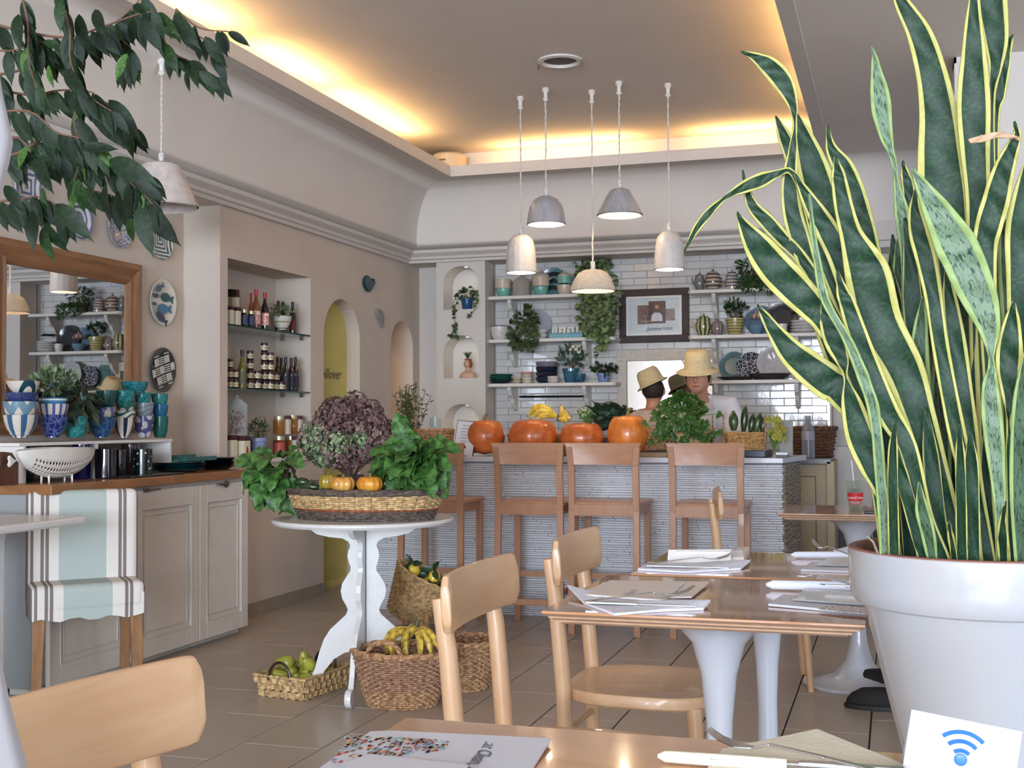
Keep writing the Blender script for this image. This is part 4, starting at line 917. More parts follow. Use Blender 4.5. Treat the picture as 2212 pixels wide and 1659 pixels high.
def head_mesh(mi, seed):
    r = random.Random(seed); mb = MB(); R0 = .055
    for k in range(120):
        d = Vector((r.gauss(0, 1), r.gauss(0, 1), r.gauss(0, 1))).normalized(); p = d * R0 * r.uniform(.8, 1.05)
        u = d.orthogonal().normalized(); v = d.cross(u); a0 = r.uniform(0, PI); s = .0082 * r.uniform(.7, 1.2)
        for q in range(4):
            a = a0 + q * PI / 2; e = u * math.cos(a) + v * math.sin(a); f = u * math.cos(a + .8) + v * math.sin(a + .8); g = u * math.cos(a - .8) + v * math.sin(a - .8)
            mb.add([p, p + g * s * .9 + d * s * .35, p + e * s * 1.5 + d * s * .5, p + f * s * .9 + d * s * .35], [(0, 1, 2, 3)])
    o = mb.build('x', FL[mi], None, fix=False); me = o.data; bpy.data.objects.remove(o); me.name = 'flower_head'; return me
HM = {(m_, s): head_mesh(m_, s * 10 + m_) for m_ in range(4) for s in (0, 1)}
for i, (x, y, dy) in enumerate(heads):
    p = onY(x, y, YT + .14 + dy); mi = (0 if y < 925 or x > 800 else hr.choice((1, 2, 3))) if hr.random() > .2 else hr.choice((0, 1, 2, 3))
    o = bpy.data.objects.new('flower_head', HM[(mi, i % 2)]); C.objects.link(o); o.parent = hv; o.location = p - hp; o.scale = [hr.uniform(.75, 1.05)] * 3; o.rotation_euler = (hr.uniform(0, 3), hr.uniform(0, 3), 0)
mb = MB()
for i, (x, y, dy) in enumerate(heads[::2]): mb.tube([hp + Vector((0, 0, .15)), onY(x, y, YT + .14 + dy)], .0025, 5)
mb.build('stems', STEM, hv, kind='stuff')
# ================================================================ baskets on the floor
fp = onZ(650, 1500, 0)
def flat_basket():
    a = onZ(560, 1525, 0); bq = onZ(678, 1535, 0); w_ = .27; d_ = .36
    c = onZ(655, 1493, 0); c.z = 0
    t = thing('fruit_basket', 'flat square basket of split bamboo on the floor, full of pears', 'basket', c)
    m = Matrix.Translation(c) @ Matrix.Rotation(-.15, 4, 'Z'); h = .085
    hx, hy = .115, .15
    sides = [((-hx, -hy), (hx, -hy), 6), ((hx, -hy), (hx, hy), 8), ((hx, hy), (-hx, hy), 6), ((-hx, hy), (-hx, -hy), 8)]
    for row in range(3):
        for si, (p, q, n) in enumerate(sides):
            mb = MB(); pts = []
            for k in range(n * 2 + 1):
                f = k / (n * 2); x = p[0] + (q[0] - p[0]) * f; y = p[1] + (q[1] - p[1]) * f; o_ = .005 * math.cos(PI * k + PI * row); L = math.hypot(x, y) or 1; s2 = 1 + .10 * (row / 2)
                nx, ny = [(0, -1), (1, 0), (0, 1), (-1, 0)][si]; pts.append((x * s2 + nx * o_, y * s2 + ny * o_))
            z0 = .006 + row * .027
            for (u, v) in zip(pts, pts[1:]): mb.add([m @ Vector((*u, z0)), m @ Vector((*v, z0)), m @ Vector((*v, z0 + .022)), m @ Vector((*u, z0 + .022))], [(0, 1, 2, 3)])
            mb.build('bamboo_strip', W_BAM, t, fix=False, solid=.003)
    for si, (p, q, n) in enumerate(sides):
        for k in range(n):
            f = (k + .5) / n; x = p[0] + (q[0] - p[0]) * f; y = p[1] + (q[1] - p[1]) * f; u = Vector((q[0] - p[0], q[1] - p[1], 0)).normalized() * .011
            nx, ny = [(0, -1), (1, 0), (0, 1), (-1, 0)][si]
            MB().add([m @ (Vector((x, y, 0)) - u), m @ (Vector((x, y, 0)) + u), m @ (Vector((x * 1.1, y * 1.1, h)) + u), m @ (Vector((x * 1.1, y * 1.1, h)) - u)], [(0, 1, 2, 3)]).build('bamboo_stake', W_BAM, t, fix=False, solid=.0025)
    MB().tube([m @ Vector((x * 1.12, y * 1.12, h + .004)) for x, y in ((-hx, -hy), (hx, -hy), (hx, hy), (-hx, hy))], .008, 6, closed=True).build('rim', W_BAM, t, smooth=True)
    MB().box((-hx, -hy, .003), (hx, hy, .009), m).build('base', W_BAM, t)
    for sy in (-1, 1): MB().tube([m @ Vector((.055 * math.cos(PI * k / 12), sy * hy * 1.1, h - .01 + .075 * math.sin(PI * k / 12))) for k in range(13)], .006, 8).build('handle', M('handle_cane', (46, 30, 24), .4), t, smooth=True)
    return c, m
fc, fm = flat_basket()
PEAR = PUM('pear', (128, 134, 40), (160, 160, 66))
def pear(p, d, label, sc=1.0):
    t = thing('pear', label, 'fruit', p, group='green pears in the flat bamboo basket')
    d = Vector(d).normalized(); q = d.to_track_quat('Z', 'Y').to_matrix().to_4x4(); q.translation = p
    prof = [(0, -.036), (.018, -.034), (.030, -.018), (.0315, 0), (.026, .018), (.017, .034), (.013, .044), (.008, .05), (0, .051)]
    MB().lathe([(a * sc, b * sc) for a, b in prof], (0, 0, 0), 16, q).build('body', PEAR, t, smooth='all')
    MB().tube([q @ Vector((0, 0, .048 * sc)), q @ Vector((.003, 0, .066 * sc))], .0018, 5).build('stem', STEM, t)
pr = random.Random(4); k = 0
posn = ['front left corner', 'front edge, left of middle', 'front edge, middle', 'front edge, right', 'left side', 'middle, left', 'centre', 'middle, right', 'right side', 'back left', 'back, middle', 'back right', 'top of the heap, left', 'top of the heap, middle', 'top of the heap, right']
for (x, y, z) in [(-.08, -.10, .06), (-.03, -.11, .06), (.03, -.10, .06), (.08, -.10, .058), (-.08, -.03, .06), (-.03, -.04, .065), (.03, -.03, .065), (.085, -.03, .06), (.08, .04, .06), (-.08, .05, .06), (-.02, .04, .065), (.03, .09, .06), (-.05, -.05, .115), (.01, -.0, .12), (.06, -.04, .112)]:
    pear(fm @ Vector((x, y, z + .012)), (pr.uniform(-1, 1), pr.uniform(-1, .4), pr.uniform(-.2, 1)), 'green pear in the flat basket, ' + posn[k], pr.uniform(.9, 1.05)); k += 1
gbk = 'round wicker fruit baskets on the floor'
bc = onZ(868, 1520, 0); bc.z = 0
S2 = mpp(bc + Vector((0, 0, .1)))
ban = basket('wicker_basket', 'deep round wicker basket of bananas on the floor by the table', bc, .135, .12, .20, .165, .215, 24, [(.32, W_NAT), (1.1, WK('rosy', (136, 98, 76), (160, 122, 96)))], group=gbk, n=56, rim=.016, bow=.006, handles=((268, .075, .06, .012), (88, .075, .075, .012)), rimmat=W_NAT, wr=.0056)
BANM = M('banana_peel', (200, 168, 52), .42, .15, 30, col2=(214, 186, 84)); BANT = M('banana_tip', (84, 80, 40), .6); OBAN = M('overripe_banana', (168, 138, 50), .45, .3, 60, col2=(196, 168, 70))
def banana(parent, base, tip, up, r, mat, name='banana'):
    base = Vector(base); tip = Vector(tip); up = Vector(up); n = 10; pts = [base.lerp(tip, i / n) + up * math.sin(PI * i / n) for i in range(n + 1)]
    rs = [r * (.32, .5, .86, 1, 1, 1, .98, .92, .8, .5, .25)[i] for i in range(n + 1)]
    o = MB().tube(pts, rs, 6).build(name, mat, parent, smooth=True)
    MB().tube([pts[-1], pts[-1] + (pts[-1] - pts[-2]).normalized() * .006], r * .26, 5).build('banana_tip', BANT, o)
    return o
bb = thing('banana_bunch', 'bunch of ripening bananas in the deep basket on the floor', 'fruit', bc + Vector((0, 0, .18)))
hub = onY(896, 1360, bc.y + .04); hub.z = max(hub.z, .30)
for i, (x, y, dy) in enumerate(((838, 1412, -.02), (850, 1424, -.06), (880, 1428, -.09), (908, 1424, -.10), (932, 1416, -.07), (950, 1406, -.04), (868, 1398, 0))):
    e = onY(x, y, bc.y + dy); dv = (e - hub); banana(bb, hub + Vector((i * .004 - .012, 0, 0)), e, Vector((-.028 if i < 2 else (-.008 if i == 2 else .022), -.035, .030)), .0158, OBAN)
MB().tube([hub + Vector((0, 0, -.01)), hub + Vector((.01, .01, .03))], .012, 8).build('stalk', BANT, bb)
tag(mb_at('orange_fruit', MB().ball((0, 0, 0), .036, 16, 10), M('orange_peel', (214, 120, 40), .45, .1, 40, .2, 200), onY(818, 1418, bc.y - .02)), 'orange half hidden inside the left of the banana basket', 'fruit')
b2 = onZ(985, 1495, 0); b2.z = 0
basket('wicker_basket', 'round wicker basket behind the banana basket, holding purple netting', b2 + Vector((-.01, .10, 0)), .11, .11, .155, .14, .20, 22, [(1.1, W_NAT)], group=gbk, n=48, rim=.014, handles=((200, .06, .10, .011),), rimmat=W_NAT, wr=.0056)
one('netting', MB().ball(b2 + Vector((-.01, .10, .15)), (.115, .105, .035), 20, 10, rib=lambda a, j, z: 1 + .06 * math.sin(a * 5 + j)), M('purple_netting', (104, 84, 92), .5, .3, 60, .8, 60, col2=(140, 120, 120)), 'purple netting filling the basket behind the bananas', 'cloth', smooth='all')
# tilted lemon basket on a low stand
lp = onY(905, 1335, 5.35)
tl = Matrix.Rotation(math.radians(-26), 4, 'Y') @ Matrix.Rotation(math.radians(0), 4, 'X')
tl = Matrix.Rotation(math.radians(26), 4, 'Y')
st2 = thing('low_stand', 'low dark round stand under the tilted lemon basket', 'stand', (lp.x, lp.y, 0))
MB().lathe([(0, lp.z - .07), (.15, lp.z - .07), (.15, lp.z - .05), (0, lp.z - .05)], (lp.x, lp.y, 0), 28).build('top', M('stand_top', (70, 68, 72), .4), st2)
for a in (.5, 2.6, 4.7): MB().tube([(lp.x + .12 * math.cos(a), lp.y + .12 * math.sin(a), 0), (lp.x + .09 * math.cos(a), lp.y + .09 * math.sin(a), lp.z - .07)], .011, 8).build('leg', WHITE, st2)
basket('wicker_basket', 'tilted square-woven basket of lemons leaning behind the round table', lp + Vector((-.06, 0, -.05 + .055)), .10, .09, .145, .12, .22, 20, [(1.1, WK('tan', (160, 126, 82), (184, 152, 108)))], group=gbk, n=40, rim=.010, tilt=tl, wr=.0062)
LEM = PUM('lemon', (206, 168, 44), (220, 190, 70)); LL = M('lemon_leaf', (30, 56, 30), .35, .2, 20)
for i, (x, y, w_) in enumerate(((893, 1232, 26), (938, 1245, 24), (945, 1275, 22), (925, 1258, 24), (908, 1248, 22))):
    p = onY(x, y, 5.30 + .02 * i); r = w_ * mpp(p) / 2 * 1.15
    t = thing('lemon', 'lemon in the tilted basket, %s' % ['topmost at the left', 'upper right', 'lowest at the right', 'centre right', 'centre left'][i], 'fruit', p, group='lemons in the tilted basket')
    MB().lathe([(0, -1.25), (.2, -1.15), (.75, -.75), (1, 0), (.75, .75), (.25, 1.12), (0, 1.25)], (0, 0, 0), 16, Matrix.Translation(p) @ Matrix.Rotation(1.1 + i, 4, 'X') @ Matrix.Scale(r, 4)).build('body', LEM, t, smooth='all')
    mb = MB()
    for q in range(3): mb.leaf(p + Vector((0, -.01, r)), (math.cos(q * 2.1 + i), -.6, math.sin(q * 2 + i) * .7 + .2), (0, -1, .4), .06, .03, .2, .3)
    mb.build('leaves', LL, t, smooth=True)
# ================================================================ bar counter
cx0, cx1 = -3.09, -.596
ZC = (onY(1000, 987, YC - .05).z + .932) / 2
ct = thing('bar_counter', 'long bar counter clad in white stone strips with a pale marble top', 'counter', ((cx0 + cx1) / 2, YC + .3, 0))
STRIP = M('painted_stone_strip', (222, 222, 226), .75, .14, 16, .5, 60, col2=(206, 208, 214), stretch=(.4, 1, 1.6)); STRIP2 = M('bare_stone_strip', (140, 126, 108), .8, .2, 30, .5, 60)
MB().prism([(cx0, YC + .012), (cx1 - .012, YC + .012), (-.55, YC + .5), (-.60, YC + .62), (cx0, YC + .62)], lambda a, b: Vector((a, b, 0)), lambda a, b: Vector((a, b, ZC - .03))).build('body', M('counter_core', (150, 150, 156), .9), ct)
rr = random.Random(3); mb = MB(); z = .0; mb2 = MB()
while z < ZC - .045:
    h = rr.uniform(.010, .016); x = cx0
    while x < cx1:
        w_ = rr.uniform(.09, .32); x1 = min(x + w_, cx1 - rr.uniform(0, .006)); d = rr.uniform(0, .013)
        mb.box((x, YC - d + .006, z), (x1 - .0025, YC + .013, z + h - .0032)); x += w_
    A = Vector((cx1, YC, 0)); B = Vector((-.545, YC + .5, 0)); u = (B - A).normalized(); nrm = Vector((u.y, -u.x, 0)); s = 0; L = (B - A).length
    while s < L:
        w_ = rr.uniform(.08, .2); s1 = min(s + w_, L); d = rr.uniform(0, .01); P, Q = A + u * s, A + u * (s1 - .002)
        mb2.add([P - nrm * .012 + Vector((0, 0, z)), Q - nrm * .012 + Vector((0, 0, z)), Q + nrm * d + Vector((0, 0, z + .004)), P + nrm * d + Vector((0, 0, z)), P - nrm * .012 + Vector((0, 0, z + h - .002)), Q - nrm * .012 + Vector((0, 0, z + h - .002)), Q + nrm * d + Vector((0, 0, z + h + .002)), P + nrm * d + Vector((0, 0, z + h - .002))], [(0, 1, 2, 3), (7, 6, 5, 4), (0, 4, 5, 1), (1, 5, 6, 2), (2, 6, 7, 3), (3, 7, 4, 0)]); s += w_
    z += h
mb.build('strip_cladding', STRIP, ct, kind='stuff', fix=False); mb2.build('strip_cladding', STRIP2, ct, kind='stuff', label='bare brown stone strips on the counter end')
MARB = M('pale_marble', (206, 210, 220), .25, .06, 6, coat=.3, col2=(190, 194, 206))
MB().prism([(cx0 - .02, YC - .05), (cx1 + .0, YC - .05), (-.51, YC + .56), (-.58, YC + .66), (cx0 - .02, YC + .66)], lambda a, b: Vector((a, b, ZC - .03)), lambda a, b: Vector((a, b, ZC))).build('counter_top', MARB, ct, bev=.004)
# ================================================================ bar stools
def stool(cx, label, base=None, yo=YS, rz=0):
    if base: return copy_tree(base, (cx, yo, 0), rz, label)
    t = thing('bar_stool', label, 'bar stool', (0, 0, 0), group='wooden bar stools at the counter')
    sw, sd, sh, H_ = .40, .37, .705, 1.022
    for s in (-1, 1):   # rear legs run up into the back, flaring at the top
        x = s * (sw / 2 - .022)
        pts = [(x, 0, 0), (x, .0, .35), (x * .99, .012, .66), (x * .985, .0, .9), (x * 1.04, -.012, H_ - .02)]
        for_ = MB()
        for p, q in zip(pts, pts[1:]): for_.bar(p, q, .034, .028, (0, 1, 0))
        for_.build('leg', DBEECH, t, bev=.002)
        MB().bar((s * (sw / 2 - .03), sd - .02, 0), (s * (sw / 2 - .03), sd - .02, sh - .03), .034, .034, (0, 1, 0)).build('leg', DBEECH, t, bev=.003)
        MB().bar((x, .01, .685 - .02), (s * (sw / 2 - .03), sd - .02, .685 - .02), .02, .055).build('seat_rail', DBEECH, t)
        MB().bar((x, .005, .21), (s * (sw / 2 - .03), sd - .02, .21), .018, .03).build('stretcher', DBEECH, t)
    MB().bar((-sw / 2 + .03, .008, .685 - .022), (sw / 2 - .03, .008, .685 - .022), .018, .062, (0, 0, 1)).build('seat_rail', DBEECH, t, bev=.002)
    MB().bar((-sw / 2 + .03, sd - .02, .685 - .02), (sw / 2 - .03, sd - .02, .685 - .02), .018, .055).build('seat_rail', DBEECH, t)
    for y, z in ((.005, .16), (sd - .02, .27)): MB().bar((-sw / 2 + .03, y, z), (sw / 2 - .03, y, z), .018, .032).build('stretcher', DBEECH, t)
    MB().box((-sw / 2 + .004, .02, sh - .022), (sw / 2 - .004, sd, sh)).build('seat', DBEECH, t, bev=.006)
    # crest: top edge flares out, gentle curve
    pl = [(-.205, H_), (.205, H_), (.197, H_ - .02), (.188, H_ - .05), (.180, H_ - .09), (.178, H_ - .115), (-.178, H_ - .115), (-.180, H_ - .09), (-.188, H_ - .05), (-.197, H_ - .02)]
    n = 12; vs = []; fs = []
    W_ = lambda z: .172 + .036 * max(0, (z - (H_ - .115)) / .115) ** 1.6
    mb = MB(); rows = 7
    for side in (0, 1):
        for j in range(rows + 1):
            z = H_ - .115 + .115 * j / rows
            for i in range(n + 1):
                u = i / n * 2 - 1; y = -.014 - .024 * (1 - u * u) * 0 + .020 * (1 - u * u) + (.0 if side == 0 else .022) - .010 * (j / rows) ** 2; vs.append(Vector((u * W_(z), y, z)))
    a = (rows + 1) * (n + 1)
    for j in range(rows):
        for i in range(n): k = j * (n + 1) + i; fs += [(k, k + 1, k + n + 2, k + n + 1), (a + k, a + k + n + 1, a + k + n + 2, a + k + 1)]
    for i in range(n): fs += [(i, a + i, a + i + 1, i + 1), (rows * (n + 1) + i, rows * (n + 1) + i + 1, a + rows * (n + 1) + i + 1, a + rows * (n + 1) + i)]
    for j in range(rows):
        k = j * (n + 1); l = k + n; fs += [(k, k + n + 1, a + k + n + 1, a + k), (l, a + l, a + l + n + 1, l + n + 1)]
    mb.add(vs, fs).build('backrest', wood('stool_crest', (184, 138, 108), (166, 120, 92), 'X', 16, .36), t, smooth=True)
    t.location = (cx, yo, 0); return t
s0 = stool(onY(1001, 957, YS).x - .197, 'wooden bar stool partly behind the round table, leftmost at the counter')
stool(-1.909, 'wooden bar stool in front of the second pumpkin, second from left', s0)
stool(-1.4925, 'wooden bar stool in front of the third and fourth pumpkins, third from left', s0)
stool(-.945, 'wooden bar stool below the courgette basket, rightmost at the counter', s0)
# ================================================================ things on the counter
YI = YC + .16
gpk = 'large orange pumpkins in a row on the counter'
for i, (px, yt, w_, mm_, lab, ri, dp) in enumerate(((1047, 903, 88, 'round', 'large round orange pumpkin with a dry stem, leftmost on the counter', 14, .02), (1151, 901, 108, 'wide', 'widest orange pumpkin with a grey scar, under the bananas', 12, .06),
                                          (1257, 908, 98, 'flat', 'orange pumpkin with a flattened top, third from left on the counter', 14, .03), (1357, 891, 90, 'tall', 'tallest and brightest orange pumpkin, rightmost of the four', 18, .03))):
    col = [(180, 90, 36), (178, 86, 34), (180, 90, 38), (208, 116, 42)][i]
    gourd('pumpkin', lab, 'pumpkin', px, 983, w_, (983 - yt) / .92, YI + (.02, 0, .02, -.02)[i], PUM('big%d' % i, col, tuple(min(255, c + 14) for c in col)), gpk, ri, dp, stem=i in (0, 3), z=ZC - .008)
# baskets along the counter
gcb = 'rectangular wicker baskets on the counter'
def cbasket(px, w_, yt, yb, Y, label, mat, dpt=.11, z0=None, h=None):
    a = onY(px, yb, Y); a.z = a.z if z0 is None else z0; s = mpp(a); hh = (yb - yt) * s; r = w_ * s / 2
    return basket('wicker_basket', label, a, r * .95, dpt * .9, r, dpt, hh, max(5, int(hh / .0095)), [(1.1, mat)], group=gcb, n=36, rim=.008, rimmat=mat, wr=.0054), a
YB2 = YC + .36
cbasket(1180, 170, 925, 968, YB2, 'wicker basket of bananas hidden behind the second and third pumpkins', W_NAT, z0=ZC)
cbasket(1320, 110, 932, 968, YB2, 'wicker basket of cabbages behind the rightmost pumpkin', W_DARK, z0=ZC)
crate = one('dark_crate', MB().box((onY(1392, 950, YC + .14).x, YC + .12, ZC), (onY(1660, 950, YC + .14).x, YC + .38, ZC + .035)), M('dark_slate_crate', (54, 46, 44), .6, .2, 30), 'long low dark crate under the baskets right of the pumpkins', 'crate', bev=.004)
cbasket(1408, 84, 914, 962, YC + .22, 'wicker basket left of the celery, behind the tallest pumpkin', W_NAT, .09, ZC + .036)
cbasket(1496, 92, 914, 960, YC + .22, 'honey-coloured wicker basket holding the celery bunch', W_STRAW, .09, ZC + .036)
cb, ca = cbasket(1608, 92, 918, 955, YC + .22, 'honey-coloured wicker basket full of courgettes', WK('honey', (170, 126, 74), (196, 154, 98)), .09, ZC + .036)
for i, x in enumerate((1447, 1540, 1563, 1653)): one('basket_stick', MB().tube([onY(x, 960, YC + .15), onY(x - 1, 895, YC + .15)], .005, 6), W_NAT, 'upright stick at the corner of a counter basket, %s from left' % ['first', 'second', 'third', 'fourth'][i], 'stick', 'sticks of the counter baskets')
cu = M('courgette_bright', (44, 62, 30), .3, .3, 50, coat=.3, col2=(70, 88, 44), stretch=(1, 1, .3))
for i, (x, y0, y1, dx, r) in enumerate(((1585, 930, 892, -1, .028), (1606, 932, 880, 4, .021), (1621, 935, 896, 6, .018), (1632, 935, 895, 10, .022), (1646, 935, 900, 6, .018))):
    courgette('courgette standing in the rightmost counter basket, %s from left' % ['first', 'second and tallest', 'third', 'fourth', 'last'][i], onY(x, y0, YC + .20), onY(x + dx, y1, YC + .21), r, 'courgettes in the counter basket', mat=(cu if i in (0, 3) else CUKE))
# bananas
bn = thing('banana_bunch', 'large bunch of yellow bananas above the pumpkins on the counter', 'fruit', onY(1200, 900, YB2))
hb = onY(1206, 902, YB2 - .02)
for i, (x, y, ux, uz, r) in enumerate(((1140, 898, -.01, .062, .021), (1146, 903, 0, .038, .02), (1160, 906, 0, .02, .019))):
    banana(bn, hb + Vector((-.01 * i, -.012 * i, 0)), onY(x, y, YB2 - .05 - .02 * i), Vector((ux, -.01, uz)), r, BANM)
for i, (x, y) in enumerate(((1212, 876), (1222, 884), (1228, 892), (1234, 900), (1226, 908))):
    banana(bn, hb + Vector((.01, -.01 * i, -.005)), onY(x, y, YB2 - .05 - .012 * i), Vector((.012, -.01, -.006)), .016, BANM)
MB().tube([hb + Vector((0, 0, -.02)), hb + Vector((.008, 0, .015))], .014, 8).build('stalk', BANT, bn)
# savoy cabbages
def cabbage(px, yb, w_, h, Y, label, seed):
    p = onY(px, yb - h / 2, Y); r = w_ * mpp(p) / 2; t = thing('savoy_cabbage', label, 'vegetable', p, group='savoy cabbages on the counter')
    SAV = M('savoy_leaf', (26, 48, 34), .5, .3, 30, .9, 60, col2=(46, 72, 52))
    MB().ball(p, (r * .8, r * .8, r * .78), 20, 12).build('heart', SAV, t, smooth='all'); rr = random.Random(seed)
    for k in range(12):
        a = k * 2.4; el = rr.uniform(-.3, .9); d = Vector((math.cos(a), math.sin(a) - .3, el)).normalized()
        o = leaf_part(BLM[k % 4], t, p + d * r * .55 - Vector((0, 0, r * .5)), Vector((d.x * .5, d.y * .5, 1)), d * -1, r * 7.5 / 1.0 * .9); o.data = SAVM[k % 4]
    return t
def recol(me, mat): m2 = me.copy(); m2.materials.clear(); m2.materials.append(mat); return m2
SAVM = [recol(m_, M('savoy_leaf', (26, 48, 34), .5, .3, 30, .9, 60, col2=(46, 72, 52))) for m_ in BLM]
cabbage(1318, 928, 78, 62, YB2 + .02, 'large dark savoy cabbage behind the tallest pumpkin', 1)
cabbage(1302, 936, 44, 44, YB2 - .09, 'smaller savoy cabbage wedged between the third and fourth pumpkins', 2)
fw_ = thing('flower_bunch', 'small bunch of green buds with white tips beside the cabbages', 'flowers', onY(1272, 915, YB2))
mb = MB(); mb2 = MB(); rr = random.Random(8)
for i in range(34):
    e = onY(rr.uniform(1250, 1292), rr.uniform(878, 900), YB2 + rr.uniform(-.03, .03)); mb.tube([onY(1270, 925, YB2), e], .0022, 5); mb.leaf(e - Vector((0, 0, .02)), (rr.uniform(-1, 1), -.3, .5), (0, -1, .3), .028, .011); mb2.ball(e, .006, 6, 4)
mb.build('stems', M('bud_green', (84, 118, 52), .5), fw_); mb2.build('buds', M('bud_white', (206, 210, 170), .5), fw_, kind='stuff')
# celery / parsley bunch
cl = thing('celery_bunch', 'big leafy celery bunch spilling over its basket in front of the cook', 'vegetable', onY(1480, 940, YC + .1))
CEL = M('celery_leaf', (34, 68, 24), .45, .4, 20, .2, 80, col2=(70, 110, 42)); rr = random.Random(6)
def celery_mesh(seed):
    r = random.Random(seed); mb = MB()
    for k in range(5):
        a = -1.2 + .6 * k; d = Vector((math.sin(a), math.cos(a), r.uniform(-.1, .3)))
        mb.leaf((0, .008, 0), d, (0, 0, 1), .042 * (1.2 if k == 2 else .9), .026, .3, .2, 5, shape=lambda t: (math.sin(PI * t ** .8) ** .7) * (1 + .22 * math.sin(t * 26)))
    o = mb.build('leaf', CEL, None, smooth=True); me = o.data; bpy.data.objects.remove(o); return me
CM = [celery_mesh(s) for s in range(3)]
mbst = MB()
for i in range(170):
    u = rr.random()
    if u < .62: x = rr.gauss(1478, 21); y = rr.gauss(890, 20)
    elif u < .8: x = rr.gauss(1432, 9); y = rr.gauss(925, 15)
    else: q = rr.random(); x = 1470 + 60 * q + rr.gauss(0, 10); y = 905 + 38 * q + rr.gauss(0, 8)
    y = max(y, 852 + abs(x - 1478) * .6)
    p = onY(x, y, YC + .12 + rr.uniform(-.09, .06)); d = Vector((x - 1478, 0, -(y - 895))); d = d / (d.length + 1e-3) + Vector((rr.uniform(-.5, .5), -.5, rr.uniform(-.6, .3)))
    leaf_part(CM[i % 3], cl, p, d, (rr.uniform(-.4, .4), -1, .5), rr.uniform(.62, .92))
    if i % 5 == 0: mbst.tube([onY(1490, 945, YC + .2), onY(1485, 900, YC + .2).lerp(p, .5), p], .003, 5)
mbst.build('stalks', RIBM, cl)
# courgette flowers
cf = thing('flower_bunch', 'bunch of yellow courgette flowers at the right end of the counter', 'flowers', onY(1670, 950, YC + .2)); rr = random.Random(2)
for i in range(16):
    p = onY(rr.uniform(1662, 1690), rr.uniform(905, 945), YC + .2 + rr.uniform(-.04, .04)); mb = MB()
    d = Vector((rr.uniform(-.6, .9), -.7, rr.uniform(-.6, .8)))
    for k in range(5): mb.leaf(p, d + Vector((math.cos(k * 1.26), 0, math.sin(k * 1.26))) * .45, (0, -1, .2), .055, .018, .3, .1)
    mb.build('flower', M('courgette_flower', (190, 168, 60), .6, .3, 40, col2=(160, 164, 84)), cf, smooth=True)
mb = MB()
for i in range(14): mb.tube([onY(1672, 972, YC + .22), onY(1660 + i * 2.2, 935, YC + .2)], .003, 5)
mb.build('stems', M('bud_green', (84, 118, 52), .5), cf)
# small things at the right end
def slab(name, x0, x1, yb, yt, Y, dpt, mat, label, cat, z=None, lean=0, grp=None, **k):
    a = onY(x0, yb, Y); b = onY(x1, yt, Y); z = a.z if z is None else z
    m = Matrix.Translation((0, Y, z)) @ Matrix.Rotation(lean, 4, 'X') @ Matrix.Translation((0, -Y, -z))
    return one(name, MB().box((a.x, Y, z), (b.x, Y + dpt, z + (b.z - a.z)), m), mat, label, cat, grp, **k)
slab('perspex_holder', 1684, 1710, 982, 905, YC + .26, .004, glass('perspex', (190, 190, 186), .2, .45), 'tall clear perspex sheet beside the courgette flowers', 'holder', ZC + .002, -.12)
slab('paper_sheet', 1690, 1712, 980, 906, YC + .30, .002, M('grey_paper', (176, 172, 164), .8), 'tall grey paper leaning behind the perspex sheet', 'paper', ZC + .002, -.14)
slab('plastic_tub', 1608, 1652, 983, 968, YC + .02, .12, M('navy_tub', (40, 52, 76), .3, .1, 20, coat=.3), 'low navy blue tub on the counter below the courgettes', 'tub', ZC + .001, bev=.004)
for i in range(2): slab('card_box', 1676, 1701, 983 - i * 6, 978 - i * 6, YC + .03, .08, M('card_navy', (22, 26, 60), .4) if i % 2 == 0 else M('card_white', (216, 220, 230), .4), ['navy blue flat card box on the counter end', 'white flat card box lying on the navy one'][i], 'box', ZC + .001 + i * .014, bev=.001)
slab('handwritten_paper', 1372, 1440, 984, 975, YC + .02, .15, M('crate_paper', (150, 124, 100), .8), 'brown paper packet on the counter right of the pumpkins', 'paper', ZC + .001)
# sign card
def signcard():
    a = onY(978, 983, YC + .06); w_ = 44 * mpp(a); h = 76 * mpp(a)
    t = thing('sign_card', 'white printed notice in a dark frame leaning on the counter', 'sign', (a.x + w_ / 2, YC + .06, ZC))
    lean = Matrix.Translation((a.x + w_ / 2, YC + .06, ZC)) @ Matrix.Rotation(-.2, 4, 'X') @ Matrix.Rotation(.10, 4, 'Y')
    MB().box((-w_ / 2 - .004, 0, 0), (w_ / 2 + .004, .008, h + .004), lean).build('frame', M('sign_frame', (30, 34, 46), .4), t)
    MB().box((-w_ / 2, -.002, .004), (w_ / 2, .001, h), lean).build('paper', M('sign_paper', (214, 214, 220), .6), t)
    for i, (s, sz) in enumerate((('Eat Clean', .014), ('every day we', .012), ('pick the best', .012), ('of our land', .012), ('to bring you', .012), ('good food', .012))):
        o = text_mesh(s, sz, 'printed_line', M('ink_grey', (60, 60, 66), .7), lean @ Vector((0, -.0025, h - .03 - i * .019)), lean.to_3x3() @ Vector((1, 0, 0)), lean.to_3x3() @ Vector((0, 0, 1)), t, ext=.0003, shear=.3)
    MB().ball(lean @ Vector((0, -.003, .055)), (.016, .002, .012), 12, 6).build('printed_emblem', M('emblem_red', (130, 40, 44), .6), t)
signcard()
